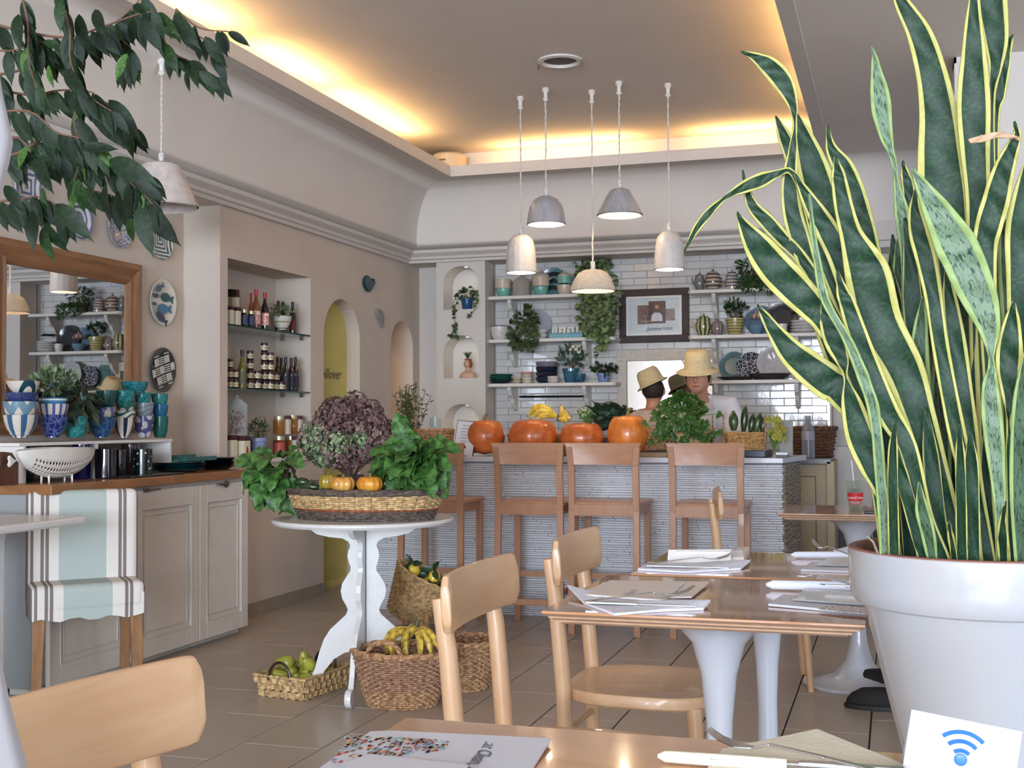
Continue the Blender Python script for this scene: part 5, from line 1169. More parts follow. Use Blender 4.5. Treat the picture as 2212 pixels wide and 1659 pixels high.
# left end: wicker basket, jar, bamboo-like plant
lb = onY(938, 960, YC + .2); lb.z = ZC
basket('wicker_basket', 'oval wicker basket at the left end of the counter beside the notice', lb, .11, .08, .125, .09, .158, 14, [(1.1, W_NAT)], group=gcb, n=36, rim=.009, rimmat=W_NAT, wr=.0055)
vessel('glass_jar', 'small glass jar with a teal label on the left counter basket', 'jar', 941, 924, 898, 24, ('Y', YC + .2), [(0, 0), (1, 0), (1, .75), (.6, .85), (.6, 1)], glass('jar_glass2', (200, 210, 206), .05, .5))
mb = MB(); rr = random.Random(9); bpn = thing('potted_plant', 'tall fine-leaved bamboo-like plant at the left end of the counter', 'plant', onY(882, 945, YC + .3))
bq = onY(882, 950, YC + .3); bq.z = ZC
MB().lathe(openprof(POT, .06, .08), bq, 18).build('pot', MW(120, 100, 84), bpn, smooth=True); ms = MB()
for i in range(22):
    e = onY(rr.gauss(882, 20), rr.uniform(828, 870), YC + .3 + rr.uniform(-.05, .05)); b0 = bq + Vector((rr.uniform(-.03, .03), rr.uniform(-.03, .03), .06)); ms.tube([b0, b0.lerp(e, .5) + Vector((0, 0, .02)), e], .0018, 5)
    for k in range(20):
        q = b0.lerp(e, rr.uniform(.25, 1)); mb.leaf(q + Vector((rr.uniform(-.012, .012), 0, 0)), (rr.uniform(-1, 1), rr.uniform(-1, .5), rr.uniform(-.3, .9)), (0, -1, .5), .034, .009, .2, .2, 3)
ms.build('stems', M('dark_stem', (66, 62, 34), .7), bpn); mb.build('foliage', M('olive_fine_leaf', (58, 60, 28), .5, .3, 20, col2=(84, 84, 44)), bpn, smooth=True, kind='stuff')
# ================================================================ kitchen shelves in the tiled recess
YF = YB - .235
SHW = M('shelf_paint', (214, 210, 202), .45, .02, 12)
def kshelf(x0, x1, yl, lab, braces, grp, bl=.20):
    a = onY(x0, yl, YF); b = onY(x1, yl, YF); z = a.z
    t = thing('wall_shelf', lab, 'shelf', ((a.x + b.x) / 2, YB, z), group=grp)
    MB().prism([(a.x, YB), (a.x, YF + .02), (a.x + .02, YF), (b.x - .02, YF), (b.x, YF + .02), (b.x, YB)], lambda u, v: Vector((u, v - .011, z - .026)), lambda u, v: Vector((u, v - .011, z))).build('board', SHW, t, bev=.004)
    for px in braces:
        X = onY(px, yl, YB - .1).x; pr = [(YB, z - .026), (YF + .04, z - .026), (YF + .045, z - .05), (YF + .07, z - .09), (YF + .11, z - .115), (YF + .13, z - .15), (YF + .15, z - bl + .03), (YF + .19, z - bl), (YB, z - bl - .01)]
        MB().prism(pr, lambda u, v: Vector((X - .015, u - .011, v)), lambda u, v: Vector((X + .015, u - .011, v))).build('bracket', SHW, t, bev=.002)
    return z
gl, gr = 'white shelves left of the framed photo', 'white shelves right of the framed photo'
ZL1 = kshelf(1052, 1330, 641, 'top white shelf on the left, holding tureens and the trailing pothos', (1108, 1275), gl)
ZL2 = kshelf(1052, 1328, 734, 'middle white shelf on the left, holding the block calendar', (1108, 1268), gl)
ZL3 = kshelf(1052, 1330, 829, 'bottom white shelf on the left, above the towel rail', (1108, 1268), gl)
ZR1 = kshelf(1486, 1776, 627, 'top white shelf on the right, holding teapots and a fern', (1545, 1722), gr)
ZR2 = kshelf(1487, 1774, 725, 'middle white shelf on the right, holding teapots and bowls', (1545, 1722), gr)
ZR3 = kshelf(1515, 1774, 822, 'bottom white shelf on the right, holding standing plates', (1550, 1722), gr)
Rz = onY(1190, 856, YB - .06)
rl = thing('towel_rail', 'dark metal towel rail under the bottom left shelf', 'rail', Rz)
MB().tube([onY(1122, 857, YB - .06), onY(1266, 856, YB - .06)], .0075, 8).build('bar', DKMETAL, rl, smooth=True)
for x in (1130, 1262): MB().tube([onY(x, 856.5, YB - .06), onY(x, 856.5, YB - .06) + Vector((0, .055, 0))], [.007, .012], 8).build('wall_mount', DKMETAL, rl, smooth=True)
PB = ('Y', YB - .12); PBb = ('Y', YB - .15)
def kv(z, name, lab, cat, px, yt, w_, prof, mat, grp, Y=YB - .12, z0=None, **k):
    """vessel standing on shelf height z"""
    p = onY(px, 700, Y); p.z = z if z0 is None else z0; s = mpp(p); h = onY(px, yt, Y).z - p.z; r = w_ * s / 2; rib = k.get('rib')
    t = thing(name, lab, cat, p, group=grp)
    MB().lathe(openprof(prof, r, h, .003), p, k.get('seg', 24), rib=rib).build(k.get('body', 'body'), mat, t, smooth=True)
    return t, p, r, h
g_l1, g_l2, g_l3, g_r1, g_r2, g_r3 = ['crockery on the %s shelf' % s for s in ('top left', 'middle left', 'bottom left', 'top right', 'middle right', 'bottom right')]
TQ = MW(112, 170, 158); BG = MW(192, 180, 164); WBW = MW(206, 202, 198); DBL = MW(34, 40, 62); LILG = MW(120, 114, 128)
def lid(t, p, z, r, mat, knob=True):
    MB().lathe([(r * 1.02, z), (r * 1.0, z + r * .12), (r * .75, z + r * .38), (r * .35, z + r * .55), (r * .14, z + r * .62), (r * .2, z + r * .78), (r * .14, z + r * .92), (0, z + r * .95)], p, 22).build('lid', mat, t, smooth=True)
def ears(t, p, z, r, mat):
    for s in (-1, 1): MB().tube([p + Vector((s * r * .95, 0, z)), p + Vector((s * r * 1.3, 0, z + .004)), p + Vector((s * r * .95, 0, z - .012))], .005, 6).build('handle', mat, t, smooth=True)
z_ = lambda y: onY(1150, y, YB - .12).z
kv(ZL1, 'bowl', 'turquoise bowl under a beige crock, left end of the top shelf', 'bowl', 1088, 622, 33, CUP, TQ, g_l1)
kv(ZL1, 'crock', 'beige beaded crock stacked on the leftmost turquoise bowl', 'crock', 1087, 604, 36, CYL, BG, g_l1, z0=z_(622))
t, p, r, h = kv(ZL1, 'canister', 'clear ribbed canister between the turquoise bowls', 'canister', 1127, 608, 38, CYL, glass('canister_glass', (186, 180, 172), .08, .6), g_l1); lid(t, p, h, r * .9, MATS['canister_glass'])
kv(ZL1, 'bowl', 'turquoise bowl under the beige lidded tureen', 'bowl', 1169, 620, 34, CUP, TQ, g_l1)
t, p, r, h = kv(ZL1, 'tureen', 'beige tureen with a pointed lid on a turquoise bowl', 'tureen', 1169, 599, 38, CYL, BG, g_l1, z0=z_(620)); lid(t, p, h, r, BG); ears(t, p, h * .85, r, BG)
kv(ZL1, 'bowl', 'beige bowl under the turquoise lidded tureen', 'bowl', 1220, 616, 34, CUP, BG, g_l1)
t, p, r, h = kv(ZL1, 'tureen', 'turquoise tureen with a beige pointed lid beside the pothos', 'tureen', 1220, 598, 32, CYL, TQ, g_l1, z0=z_(616)); lid(t, p, h, r, BG); ears(t, p, h * .85, r, TQ)
def stand_plate(px, py, w_, z, mat, lab, grp, extra=None, Y=YB - .045, sq=1.0, scal=0):
    c = onY(px, py, Y); s = mpp(c); r = w_ * s / 2; c.z = z + r * .985
    m = Matrix.Translation(c) @ Matrix.Rotation(math.radians(80), 4, 'X') @ Matrix.Diagonal((1, sq, 1, 1))
    t = thing('standing_plate', lab, 'plate', (c.x, Y - .02, z), group=grp)
    rb = (lambda a, j, z_: 1 + .02 * math.cos(a * scal)) if scal else None
    MB().lathe([(0, -.004), (r * .6, -.004), (r * .68, .002), (r, .014), (r * .99, .018), (r * .66, .007), (r * .6, .001), (0, .001)], (0, 0, 0), 48, m, rib=rb).build('plate', mat, t, smooth=True)
    if extra: extra(t, m, r)
    return t
def chev(t, m, r):
    for k in range(3):
        mb = MB(); s = .3 * r
        for sg in (-1, 1): mb.add([m @ Vector((0, r * .75 - k * s * 1.6, .0085)), m @ Vector((sg * r * .62, r * .38 - k * s * 1.6 + .2 * r, .013)), m @ Vector((sg * r * .62, r * .1 - k * s * 1.6 + .2 * r, .013)), m @ Vector((0, r * .45 - k * s * 1.6, .0085))], [(0, 1, 2, 3)])
        mb.build('painted_chevron', M('chevron_ink', (22, 38, 46), .3), t, solid=.001, fix=False)
stand_plate(1196, 608, 64, ZL1, MW(86, 132, 138), 'teal plate with dark chevrons standing behind the tureens', g_l1, chev)
# middle left
def rimline(t, p, r, h, mat, z=None): MB().lathe([(r * 1.0, h - .004), (r * 1.02, h), (r * .98, h + .001)], p, 24).build('rim', mat, t, smooth=True)
t, p, r, h = kv(ZL2, 'bowl', 'large white enamel bowl with a dark rim, left end of the middle shelf', 'bowl', 1080, 705, 42, CUP, WBW, g_l2); rimline(t, p, r, h, BLACK)
for i, (w_, yt) in enumerate(((34, 722), (37, 713))): kv(ZL2, 'bowl', ['small white bowl under another, right of the ivy', 'upper small white bowl right of the ivy'][i], 'bowl', 1167, yt, w_, BOWL, WBW, g_l2, z0=ZL2 if i == 0 else z_(724))
stand_plate(1160, 700, 66, ZL2, MW(176, 178, 184), 'pale round platter standing behind the ivy', g_l2)
# block calendar
def calendar():
    a = onY(1186, 731, YF + .06); s = mpp(a); w_ = 74 * s
    t = thing('block_calendar', 'turquoise block calendar with number tiles 2 and 5 on the shelf', 'calendar', (a.x + w_ / 2, a.y, ZL2))
    CB = M('calendar_blue', (112, 166, 178), .5); o = Vector((a.x, a.y, ZL2))
    MB().prism([(0, 0), (.0, .035), (.05, .085), (.09, .085), (.09, 0)], lambda u, v: o + Vector((0, u, v)), lambda u, v: o + Vector((w_, u, v))).build('stand', CB, t, bev=.002)
    CA = M('calendar_tile', (222, 218, 206), .5)
    for i, (x, ww, tx) in enumerate(((.08, .15, 'FEB'), (.28, .2, '2'), (.53, .2, '5'), (.80, .15, 'SUN'))):
        m = Matrix.Translation(o + Vector((x * w_, .018, .030))) @ Matrix.Rotation(math.radians(-14), 4, 'X')
        hh = .066 if len(tx) == 1 else .052; zo = -.008 if len(tx) == 1 else .008
        b = MB().box((0, -.012, zo), (ww * w_ * 1.05, -.006, hh + zo), m).build('tile', CA, t, bev=.001)
        if len(tx) == 1: text_mesh(tx, .052, 'digit', BLACK, m @ Vector((ww * w_ * .52, -.0125, zo + .015)), (1, 0, 0), m.to_3x3() @ Vector((0, 0, 1)), t)
        else:
            for k, ch in enumerate(tx): text_mesh(ch, .018, 'letter', BLACK, m @ Vector((ww * w_ * .52, -.0125, zo + hh - .018 - k * .016)), (1, 0, 0), m.to_3x3() @ Vector((0, 0, 1)), t)
    for k in range(4): MB().tube([o + Vector((w_ * (.15 + .23 * k), .03, .08 + .01 * math.cos(PI * j / 6))) + Vector((.006 * math.sin(PI * j / 6 * 2), .008 * math.sin(2 * PI * j / 8), 0)) for j in range(9)], .0012, 4).build('wire_ring', STEEL, t)
calendar()
kv(ZL2, 'pot', 'olive green pot beside the trailing pothos on the middle shelf', 'pot', 1314, 699, 34, CUP, MW(84, 96, 50), g_l2)
# bottom left
for i in range(4): kv(ZL3, 'dish', 'dark green scalloped dish, %s of the pile at the left end' % ORD[i], 'dish', 1080 + (i % 2) * 3, 822 - i * 4.4, 50, BOWL, [MW(28, 34, 50), MW(26, 70, 60), MW(28, 90, 76), MW(34, 78, 62)][i], g_l3, z0=ZL3 + i * .0145)
for i in range(2): kv(ZL3, 'saucer', 'cream small dish, %s of two beside the cups' % ['lower', 'upper'][i], 'dish', 1116, 822 - i * 6, 22, BOWL, MW(180, 172, 150), g_l3, z0=ZL3 + i * .018)
for i in range(4): kv(ZL3, 'cup', 'small stacked tea cup, %s of the pink-topped pile' % ORD[i], 'cup', 1138, 822 - i * 6.2, 24 + (i == 3) * 2, CUP, [MW(196, 190, 180), MW(206, 196, 176), MW(190, 180, 170), MW(196, 146, 136)][i], g_l3, z0=ZL3 + i * .021)
for i in range(4): kv(ZL3, 'tureen', 'dark oval dish, %s of the tall dark pile' % ORD[i], 'dish', 1181, 815 - i * 11, 50 if i < 3 else 50, CUP, [DBL, MW(40, 38, 52), MW(26, 32, 54), LILG][i], g_l3, z0=ZL3 + i * .037, Y=YB - .10)
for i in range(2): kv(ZL3, 'cup', 'white ribbed tea bowl, %s of two before the dark pile' % ['lower', 'upper'][i], 'bowl', 1194, 820 - i * 7, 26, CUP, MW(198, 190, 190), g_l3, z0=ZL3 + i * .020, Y=YB - .19)
kv(ZL3, 'cup', 'small blue and plum cup in front of the flowering plant', 'cup', 1252, 808, 26, CUP, PM('plumcup', (46, 50, 96), (40, 110, 120), 'n', 20), g_l3, Y=YB - .2)
# plants on shelves
def kplant(z, lab, px, yt, w_, prof, mat, ptop, pw, n, L, W, leafmat, seed, up=.4, droop=0, Y=YB - .12, xo=0, extra=None):
    p = onY(px, 700, Y); p.z = z; s = mpp(p); h = onY(px, yt, Y).z - z; r = w_ * s / 2; top = onY(px, ptop, Y).z - z
    t = thing('potted_plant', lab, 'plant', p)
    MB().lathe(openprof(prof, r, h, .003), p, 22).build('pot', mat, t, smooth=True)
    MB().lathe([(0, h * .86), (r * .85, h * .86)], p, 14).build('soil', SOIL, t)
    c = p + Vector((xo * s, 0, (h + top) / 2)); rad = (pw * s / 2, min(.09, pw * s / 2), max(.02, (top - h) / 2))
    stems(MB(), c, rad, 10, .0022, seed, p + Vector((0, 0, h * .85))).build('stems', STEM, t)
    shrub(MB(), c, rad, n, L, W, seed, up, 4, droop).build('foliage', leafmat, t, smooth=True, kind='stuff')
    if extra: extra(t, p, c, s)
    return t
IVY = M('ivy_leaf', (40, 56, 34), .45, .35, 20, col2=(82, 98, 62)); POTH = M('pothos_leaf', (52, 72, 42), .4, .4, 30, col2=(120, 138, 92))
def trail(t, mat, c, pts_n, n, L, W, seed, Y0):
    """vines: list of pixel polylines"""
    r = random.Random(seed); mv, ml = MB(), MB()
    for pl in pts_n:
        P = [onY(x, y, Y0 + r.uniform(-.02, .02)) for x, y in pl]; mv.tube(P, .002, 5)
        for a, b in zip(P, P[1:]):
            for k in range(n): q = a.lerp(b, r.random()); ml.leaf(q, (r.uniform(-1, 1), -.5 - r.random() * .4, r.uniform(-.7, .3)), (r.uniform(-.4, .4), -1, .6), L * r.uniform(.7, 1.1), W * r.uniform(.7, 1.1), .2, .3, 4)
    mv.build('vine', M('vine_stem', (70, 80, 50), .6), t); ml.build('trailing_leaves', mat, t, smooth=True, kind='stuff')
t = kplant(ZL1, 'large trailing pothos spilling over the left shelves beside the photo', 1280, 610, 40, POT, MW(70, 74, 70), 560, 88, 150, .06, .042, POTH, 21, .4, .6)
trail(t, POTH, None, [[(1262 + i * 7, 628), (1254 + i * 9 + (i % 3) * 3, 655), (1256 + i * 8, 690), (1266 + i * 6, 715 + (i % 3) * 9)] for i in range(9)] + [[(1300, 640), (1292, 735), (1302, 748), (1290, 765)], [(1326, 600), (1334, 640), (1328, 700)]], 9, .058, .042, 5, YF - .04)
t = kplant(ZL2, 'dark ivy hanging over the front of the middle left shelf', 1132, 708, 34, POT, WBW, 672, 56, 70, .05, .045, IVY, 23, .3, .7, Y=YB - .17)
trail(t, IVY, None, [[(1148, 700), (1146, 662), (1140, 656)]] + [[(1110 + i * 9, 705 - (i % 2) * 12), (1104 + i * 9, 735), (1112 + i * 7, 748 + (i % 3) * 6)] for i in range(7)], 8, .05, .046, 8, YF - .03)
def whitebl(t, p, c, s):
    for i, (dx, dz) in enumerate(((8, 24), (15, 18), (20, 24), (21, 12), (2, 18))): MB().ball(c + Vector((dx * s, -.05, dz * s)), (.017, .012, .013), 10, 6).build('flower', M('white_petal', (214, 210, 190), .6), t, smooth='all')
kplant(ZL3, 'white-flowered plant in a teal pot on the bottom left shelf', 1233, 796, 38, POT, PM('tealpot', (40, 110, 110), (60, 80, 130), 'n', 18), 752, 64, 60, .07, .034, M('blue_green_leaf', (52, 78, 62), .4, .3, 20, col2=(80, 104, 84)), 24, .8, 0, Y=YB - .14, extra=whitebl)
kplant(ZL3, 'dark bushy plant in a pale blue pot, right end of the bottom left shelf', 1303, 806, 30, POT, MW(120, 140, 190), 788, 54, 90, .05, .03, DGREEN, 25, .1, .8, Y=YB - .14)
FERN = M('fern_green', (28, 50, 24), .5, .4, 30, col2=(52, 82, 38))
t = kplant(ZR1, 'bushy fern hanging over the top right shelf', 1628, 600, 40, POT, MW(80, 74, 66), 556, 84, 190, .055, .014, FERN, 26, .2, .9, Y=YB - .14)
trail(t, FERN, None, [[(1630, 600), (1604 + i * 9, 595 + (i % 3) * 5), (1596 + i * 10, 622 + (i % 4) * 5)] for i in range(9)], 26, .04, .011, 4, YF - .02)
kplant(ZR2, 'leafy green plant in a cream pot with brown rings on the middle right shelf', 1588, 688, 42, POT, PM('ring_pot', (170, 160, 106), (70, 66, 40), 'h', 300, .75), 645, 52, 80, .042, .026, DGREEN, 27, .8, 0)
# teapots
def teapot(z, lab, px, yt, w_, mat, grp, prof=BELLY, side=1, Y=YB - .12, sp=None, rib=None, lidmat=None, spout=True, lidk=.35, **k):
    t, p, r, h = kv(z, 'teapot', lab, 'teapot', px, yt, w_, prof, mat, grp, Y=Y, rib=rib, **k)
    tr = prof[-1][0] * r; lid(t, p, h, tr * .95, lidmat or mat)
    if spout: MB().tube([p + Vector((-side * r * .8, 0, h * .4)), p + Vector((-side * r * 1.25, 0, h * .6)), p + Vector((-side * r * 1.5, 0, h * .95))], [r * .22, r * .15, r * .10], 8).build('spout', mat, t, smooth=True)
    MB().tube([p + Vector((side * (r * .8 + .45 * r * math.sin(PI * j / 8)), 0, h * (.25 + .6 * j / 8))) for j in range(9)], r * .09, 8).build('handle', mat, t, smooth=True)
rbk = lambda a, j, z_: 1 + .05 * abs(math.sin(a * 6))
teapot(ZR1, 'small ribbed blue-grey teapot, leftmost on the top right shelf', 1512, 597, 22, PM('tp1', (138, 136, 130), (90, 104, 120), 'v', 12, .2), g_r1, rib=rbk)
teapot(ZR1, 'brown and cream banded teapot on the top right shelf', 1541, 594, 36, PM('tp2', (184, 170, 150), (88, 76, 80), 'h', 220, .1), g_r1)
teapot(ZR1, 'tall banded jug with a blue base beside the fern', 1582, 592, 30, PM('tp3', (186, 170, 140), (72, 84, 130), 'h', 260, .2), g_r1, prof=[(0, 0), (.95, 0), (1, .1), (.95, .5), (.75, 1)], spout=False)
teapot(ZR2, 'green and cream striped teapot, leftmost on the middle right shelf', 1520, 690, 34, PM('tp4', (186, 180, 140), (66, 76, 46), 'v', 9, .0), g_r2, rib=rbk)
teapot(ZR2, 'small pink ribbed teapot beside the green striped one', 1550, 698, 26, PM('tp5', (150, 136, 130), (120, 96, 104), 'v', 9, .0), g_r2, rib=rbk, spout=False)
kv(ZR2, 'cup', 'blue cup under the pink striped teapot', 'cup', 1633, 703, 34, BOWL, MW(96, 128, 148), g_r2, Y=YB - .16)
teapot(ZR2, 'pink and cream striped teapot sitting in a blue cup', 1633, 683, 30, PM('tp6', (198, 176, 164), (150, 96, 96), 'v', 8, .3), g_r2, rib=rbk, Y=YB - .16, z0=z_(704), spout=False)
stand_plate(1642, 684, 66, ZR2, MW(96, 116, 136), 'blue plate standing behind the pink striped teapot', g_r2)
stand_plate(1688, 684, 72, ZR2, MW(58, 58, 62), 'dark grey round platter standing on the middle right shelf', g_r2, scal=0, Y=YB - .06)
kv(ZR2, 'cup', 'small white ribbed cup in front of the dark platter', 'cup', 1689, 700, 24, CUP, WBW, g_r2, Y=YB - .18)
for i in range(4): kv(ZR2, 'bowl', 'white bowl, %s of the stack at the right end' % ORD[i], 'bowl', 1735, 712 - i * 6.5, 56, BOWL, WBW, g_r2, z0=ZR2 + i * .021, Y=YB - .15)
kv(ZR2, 'dish', 'black square dish on top of the stacked white bowls', 'dish', 1733, 677, 48, CUP, MW(24, 24, 30), g_r2, z0=z_(690), Y=YB - .15, seg=4)
stand_plate(1585, 783, 64, ZR3, MW(92, 120, 122), 'blue-green scalloped plate standing behind the cook', g_r3, scal=18, Y=YB - .05)
stand_plate(1622, 786, 62, ZR3, PM('net_plate', (176, 174, 178), (44, 50, 62), 'cell', 34, .07), 'white plate with a black chain pattern, second on the bottom right shelf', g_r3, Y=YB - .08)
stand_plate(1673, 785, 76, ZR3, MW(176, 172, 174), 'large pale grey plate with a beaded edge, bottom right shelf', g_r3, scal=40, Y=YB - .11)
stand_plate(1722, 790, 56, ZR3, MW(188, 184, 178), 'cream oval plate partly behind the large grey plate', g_r3, Y=YB - .07)
for i, (px, w_, hh, lab) in enumerate(((1590, 84, 7, 'flat dark grey platter lying under the teal plate'), (1662, 88, 13, 'dark wavy-edged platter in front of the large grey plate'))):
    p = onY(px, 815, YB - .17); p.z = ZR3; s = mpp(p); r = w_ * s / 2
    one('platter', MB().lathe([(0, 0), (r * .6, 0), (r, hh * s), (r * .97, hh * s + .003), (r * .6, .006), (0, .006)], (p.x, p.y, p.z), 40, rib=(lambda a, j, z_: 1 + .05 * math.sin(a * 9)) if i else None, sq=.42) , MW(46, 44, 46), lab, 'platter', g_r3, smooth=True)
tag(mb_at('orange_ornament', MB().ball((0, 0, 0), (.03, .02, .022), 12, 8), MW(168, 92, 58), onY(1768, 772, YB - .1)), 'small orange object at the far right of the bottom right shelf', 'ornament'); 
C.objects[-1].location.z = ZR3 + .022
# ================================================================ little arched niches in the left pillar
p = onY(1004, 667, YP + .06); p.z = zz(668)
def niche_ivy():
    t = thing('potted_plant', 'trailing ivy in a deep blue pot in the top pillar niche', 'plant', p)
    MB().lathe(openprof(POT, .052, .085), p + Vector((.02, 0, 0)), 20).build('pot', MW(28, 74, 120), t, smooth=True)
    shrub(MB(), p + Vector((.02, -.01, .12)), (.085, .05, .045), 60, .035, .032, 31, .2, 4, .6).build('foliage', IVY, t, smooth=True, kind='stuff')
    trail(t, IVY, None, [[(995, 625), (985, 655), (982, 690), (984, 715), (992, 735)], [(990, 630), (977, 660), (985, 675)], [(1020, 620), (1030, 640), (1028, 665), (1012, 685)], [(984, 700), (974, 725), (982, 730)]], 7, .03, .028, 12, YP - .015)
niche_ivy()
def bust():
    b = onY(1010, 816, YP + .06); b.z = zz(817); s = mpp(b)
    t = thing('bust_planter', 'small painted bust of a woman used as a planter, in the middle niche', 'planter', b)
    SK = M('bust_skin', (196, 160, 134), .5); HR = M('bust_hair', (146, 84, 52), .5)
    mb = MB().lathe([(0, 0), (.062, 0), (.066, .012), (.056, .04), (.03, .056), (.019, .066), (.017, .085), (0, .09)], b, 24, Matrix.Diagonal((1, .62, 1, 1)))
    mb.ball(b + Vector((-.003, -.004, .112)), (.026, .028, .034), 16, 12); mb.tube([b + Vector((-.010, -.028, .112)), b + Vector((-.014, -.037, .106))], [.003, .005], 6)
    o = mb.build('figure', SK, t, smooth='all'); x = o.modifiers.new('r', 'REMESH'); x.mode = 'VOXEL'; x.voxel_size = .003; x.use_smooth_shade = True
    hm = MB().ball(b + Vector((.005, .009, .120)), (.031, .029, .031), 18, 12); hm.ball(b + Vector((.016, .02, .10)), (.018, .016, .018), 12, 8); hm.lathe([(.026, 0), (.028, .01), (.02, .008)], b + Vector((.003, .004, .142)), 16); hm.build('hair', HR, t, smooth='all')
    for sx in (-.007, .009): MB().ball(b + Vector((-.005 + sx, -.0305, .117)), (.0032, .0015, .0018), 8, 5).build('eye', BLACK, t)
    MB().ball(b + Vector((-.009, -.031, .099)), (.005, .002, .0018), 8, 5).build('lips', M('lip_red', (160, 70, 60), .5), t)
    mb = MB(); r = random.Random(3)
    for i in range(12): d = Vector((r.uniform(-.6, .6), r.uniform(-.3, .3), 1)); mb.tube([b + Vector((.002, 0, .148)), b + Vector((.002, 0, .148)) + d * .03, b + Vector((.002, 0, .15)) + d * .055 + Vector((r.uniform(-.02, .02), 0, 0))], [.004, .004, .002], 6)
    mb.build('succulent', M('dark_succulent', (46, 54, 36), .5), t, smooth=True)
bust()
SPOT = M('niche_spot', (255, 250, 235), emit=14)
for i, (x, y, zt_) in enumerate(((1007, 577, .14), (1009, 728, .135), (1009, 876, .14))):
    a = onY(x, y, YP + .06); t = thing('niche_spotlight', 'tiny recessed spotlight in the %s pillar niche' % ['top', 'middle', 'bottom'][i], 'lamp', a, group='niche spotlights')
    MB().lathe([(0, 0), (.016, 0), (.018, .006)], a, 12).build('ring', STEEL, t, smooth=True); MB().lathe([(0, -.001), (.012, -.001)], a, 10).build('bulb', SPOT, t)
    l = area('niche_light', a + Vector((0, 0, -.004)), (0, 0, 0), .02, .02, .13, (1, .95, .88))
a = onY(1955, 624, YP + .2); t = thing('niche_spotlight', 'tiny spotlight on the far wall seen through the tall plant', 'lamp', a); MB().ball(a, .012, 8, 6).build('bulb', SPOT, t)
fr = onY(1884, 930, YP + .07); fr.z = onY(1830, 965, YP).z
t = thing('fruit_bowl', 'dark bowl of orange fruit in the right pillar niche', 'bowl', fr); MB().lathe(openprof(BOWL, .1, .05), fr, 24).build('bowl', MW(50, 40, 38), t, smooth=True)
for k in range(3): tag(mb_at('orange_fruit', MB().ball((0, 0, 0), .038, 14, 9), MATS['orange_peel'], fr + Vector((-.05 + k * .05, 0, .062))), 'orange in the dark bowl of the right niche, %s' % ['left', 'middle', 'right'][k], 'fruit', 'oranges in the right niche')
# ================================================================ framed photo
def framed():
    A = onY(1337, 627, YB - .03); B = onY(1489, 738, YB - .03); x0, x1, z1, z0 = A.x, B.x, A.z, B.z; Y = YB - .012
    z1 = onY(1400, 624, YB - .03).z
    t = thing('framed_photo', 'photo collage in a broad dark wooden frame between the shelves', 'picture', ((x0 + x1) / 2, Y, z0)); f = .055
    DW = M('dark_walnut', (62, 48, 44), .6, .25, 20, .2, 60, stretch=(1, 1, 6))
    for (a, b, c, d) in ((x0, x1, z0, z0 + f), (x0, x1, z1 - f, z1), (x0, x0 + f, z0 + f, z1 - f), (x1 - f, x1, z0 + f, z1 - f)): MB().box((a, Y - .022, c), (b, Y + .01, d)).build('frame_rail', DW, t, bev=.003)
    g = .018; u0, u1, v0, v1 = x0 + f, x1 - f, z0 + f, z1 - f
    for (a, b, c, d) in ((u0, u1, v0, v0 + g), (u0, u1, v1 - g, v1), (u0, u0 + g, v0 + g, v1 - g), (u1 - g, u1, v0 + g, v1 - g)): MB().box((a, Y - .018, c), (b, Y + .008, d)).build('inner_moulding', WHITE, t)
    MB().box((u0 + g, Y - .006, v0 + g), (u1 - g, Y, v1 - g)).build('mount', M('photo_mount', (196, 204, 208), .3, coat=.5), t)
    P = lambda x, y: (onY(x, y, Y - .008).x, onY(x, y, Y - .008).z)
    def rect(nm, xa, ya, xb, yb, mat, dy=0): p, q = P(xa, ya), P(xb, yb); return MB().box((min(p[0], q[0]), Y - .008 - dy, min(p[1], q[1])), (max(p[0], q[0]), Y - .006, max(p[1], q[1]))).build(nm, mat, t)
    rect('print', 1377, 660, 1403, 700, PM('print_a', (150, 120, 112), (60, 52, 56), 'n', 60)); rect('print', 1435, 667, 1458, 692, PM('print_b', (170, 150, 140), (96, 84, 84), 'n', 70)); rect('print', 1401, 651, 1438, 698, PM('print_c', (104, 72, 66), (60, 40, 40), 'n', 50), .001)
    SHL = M('print_white_shirt', (206, 206, 212), .5)
    c = P(1419, 684); MB().prism([(-.045, -.035), (.045, -.035), (.04, .01), (.022, .03), (-.022, .03), (-.04, .01)], lambda u, v: Vector((c[0] + u, Y - .0105, c[1] + v)), lambda u, v: Vector((c[0] + u, Y - .0095, c[1] + v))).build('print', SHL, t)
    c = P(1419, 663); MB().lathe([(0, 0), (.016, 0)], (0, 0, 0), 16, Matrix.Translation((c[0], Y - .0105, c[1])) @ Matrix.Rotation(PI / 2, 4, 'X')).build('print', M('print_skin', (190, 130, 100), .5), t)
    c = P(1412, 711); text_mesh('Jamine', .042, 'signature', M('ink_dark', (50, 60, 64), .6), (c[0], Y - .009, c[1] - .01), (1, 0, 0), (0, 0, 1), t, shear=.4)
    c = P(1437, 711); text_mesh('VERDI', .03, 'print_lettering', M('ink_green', (60, 92, 72), .6), (c[0] + .015, Y - .009, c[1] - .005), (1, 0, 0), (0, 0, 1), t)
framed()
